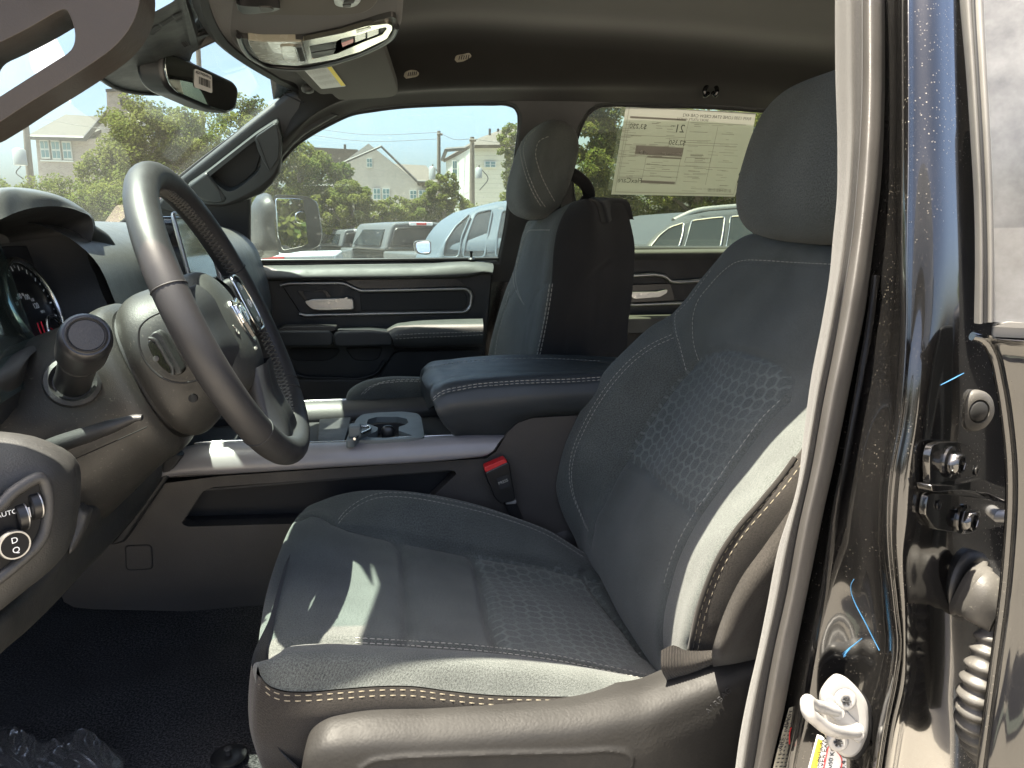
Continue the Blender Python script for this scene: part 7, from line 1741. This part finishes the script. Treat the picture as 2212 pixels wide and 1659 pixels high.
side_vehicle('sport_utility_vehicle', 'grey family utility vehicle with roof rails below the price sticker', 'SUV',
    [(1392,560),(1393,536),(1420,505),(1452,482),(1490,466),(1540,456),(1620,450),(1720,450),(1800,470),(1830,540)],
    [[(1404,534),(1425,508),(1448,490),(1478,480),(1474,508),(1466,534)], [(1478,534),(1488,500),(1494,476),(1540,470),(1566,468),(1562,500),(1556,534)], [(1568,534),(1574,500),(1578,467),(1640,464),(1680,464),(1682,500),(1676,534)]], 6.0, 1.9, VD, [(1455,478),(1500,458),(1560,450),(1640,446),(1740,448)], None, None, True)
def tailgate_truck():
    Y = 8
    t = thing('pickup_truck', 'low pale pickup bed seen under the side mirror with a red lamp strip', 'pickup truck', Vector((PY(640, 560, Y).x, Y, 0)))
    plate('bed', [PY(541, 553, Y), PY(640, 550, Y), PY(725, 549, Y), PY(732, 600, Y), PY(541, 600, Y)], (0, 1.6, 0), VW, t, bevel=.02)
    plate('red_strip', [PY(566, 555, Y-.02), PY(614, 554, Y-.02), PY(614, 560, Y-.02), PY(566, 561, Y-.02)], (0, .02, 0), M['red_lens'], t, bevel=.004)
    plate('lower_body', [PY(541, 600, Y), PY(732, 600, Y), Vector((PY(732, 600, Y).x, Y, .4)), Vector((PY(541, 600, Y).x, Y, .4))], (0, 1.6, 0), VW, t, bevel=.01)
tailgate_truck()

# ------------------------------------------------------------------ passenger side mirror
smr = thing('side_mirror', 'dusty black door mirror outside the passenger window', 'side mirror', PY(620, 490, 2.5))
def side_mirror():
    Y = 2.46
    fr = [(590,424),(600,420),(640,422),(664,424),(684,436),(690,470),(695,505),(690,530),(670,540),(620,548),(600,546)]
    bk = [(545,440),(556,424),(576,417),(600,418)]
    back = loft([pts([(586,422,Y),(572,417,Y+.06),(556,422,Y+.10),(545,438,Y+.13)]), pts([(592,440,Y-.01),(570,436,Y+.0),(550,440,Y+.04),(541,455,Y+.08)]), pts([(594,490,Y-.012),(572,490,Y-.015),(552,492,Y+.02),(541,496,Y+.06)]), pts([(600,535,Y-.012),(580,540,Y-.01),(558,544,Y+.02),(543,540,Y+.06)]), pts([(604,550,Y),(584,556,Y+.03),(560,558,Y+.06),(545,554,Y+.09)])], 24, 30)
    patch('shell', back, M['mirror_shell'], smr)
    plate('bezel', rnd([PY(u, v, Y + (u-590)*.0004) for u, v in fr], .012, 4), (.0, .05, 0), M['mirror_shell'], smr, bevel=.008, seg=3)
    g = [(596,428),(640,429),(662,432),(670,446),(672,470),(676,500),(674,522),(655,532),(612,541),(601,510)]
    nn = Vector((.78, -.62, .02)).normalized(); c = PY(636, 485, Y-.012)
    plate('mirror_glass', rnd([PN(u, v, c, nn) for u, v in g], .01, 4), tuple(-nn*.004), M['mirror'], smr, bevel=.001)
    plate('spotter_glass', rnd([PN(u, v, c + nn*.002, nn) for u, v in ((638,462),(648,456),(660,458),(662,478),(652,484),(640,480))], .01, 4), tuple(-nn*.002), M['mirror'], smr, bevel=.001)
    tube('mirror_arm', [PY(548, 545, Y+.03), PY(535, 560, 2.33)], .03, M['black'], smr, n=10)
M['mirror_shell'] = plastic('dusty mirror shell', (.028, .028, .028), .4, 300, .2, dust=.18)
side_mirror()

def added_car():
    """unseen low black car, added to darken what the black paint and chrome mirror"""
    t = thing('reflection_car', 'unseen low black car added across the lot to darken reflections', 'car', (3, -12.4, 0))
    V3 = lambda x, z, y=-2.5: Vector((x+3, y-9, z))
    side = [V3(-2.6, .32), V3(-2.65, .62), V3(-2.3, .80), V3(-1.35, .92), V3(-.55, 1.34), V3(.1, 1.42), V3(.8, 1.38), V3(1.6, 1.02), V3(2.15, .95), V3(2.25, .6), V3(2.2, .32)]
    plate('body', side, (0, -1.8, 0), M['body_clean'], t, bevel=.06, seg=3)
    for q in ([(-1.15, .95), (-.52, 1.28), (-.1, 1.32), (-.12, .95)], [(-.02, .95), (0, 1.33), (.72, 1.30), (1.25, .98)]):
        plate('side_window', rnd([V3(x, z, -2.485) for x, z in q], .04, 3), (0, -.03, 0), M['dark_glass'], t, bevel=.004)
    for x in (-.3, .95): plate('door_handle', rnd([V3(x, .80, -2.46), V3(x+.2, .80, -2.46), V3(x+.2, .83, -2.46), V3(x, .83, -2.46)], .01, 2), (0, -.03, 0), M['body'], t, bevel=.004)
    for x in (-1.65, 1.45): wheel_(t, x+3, -11.52, (0, 1, 0), .33)
added_car()
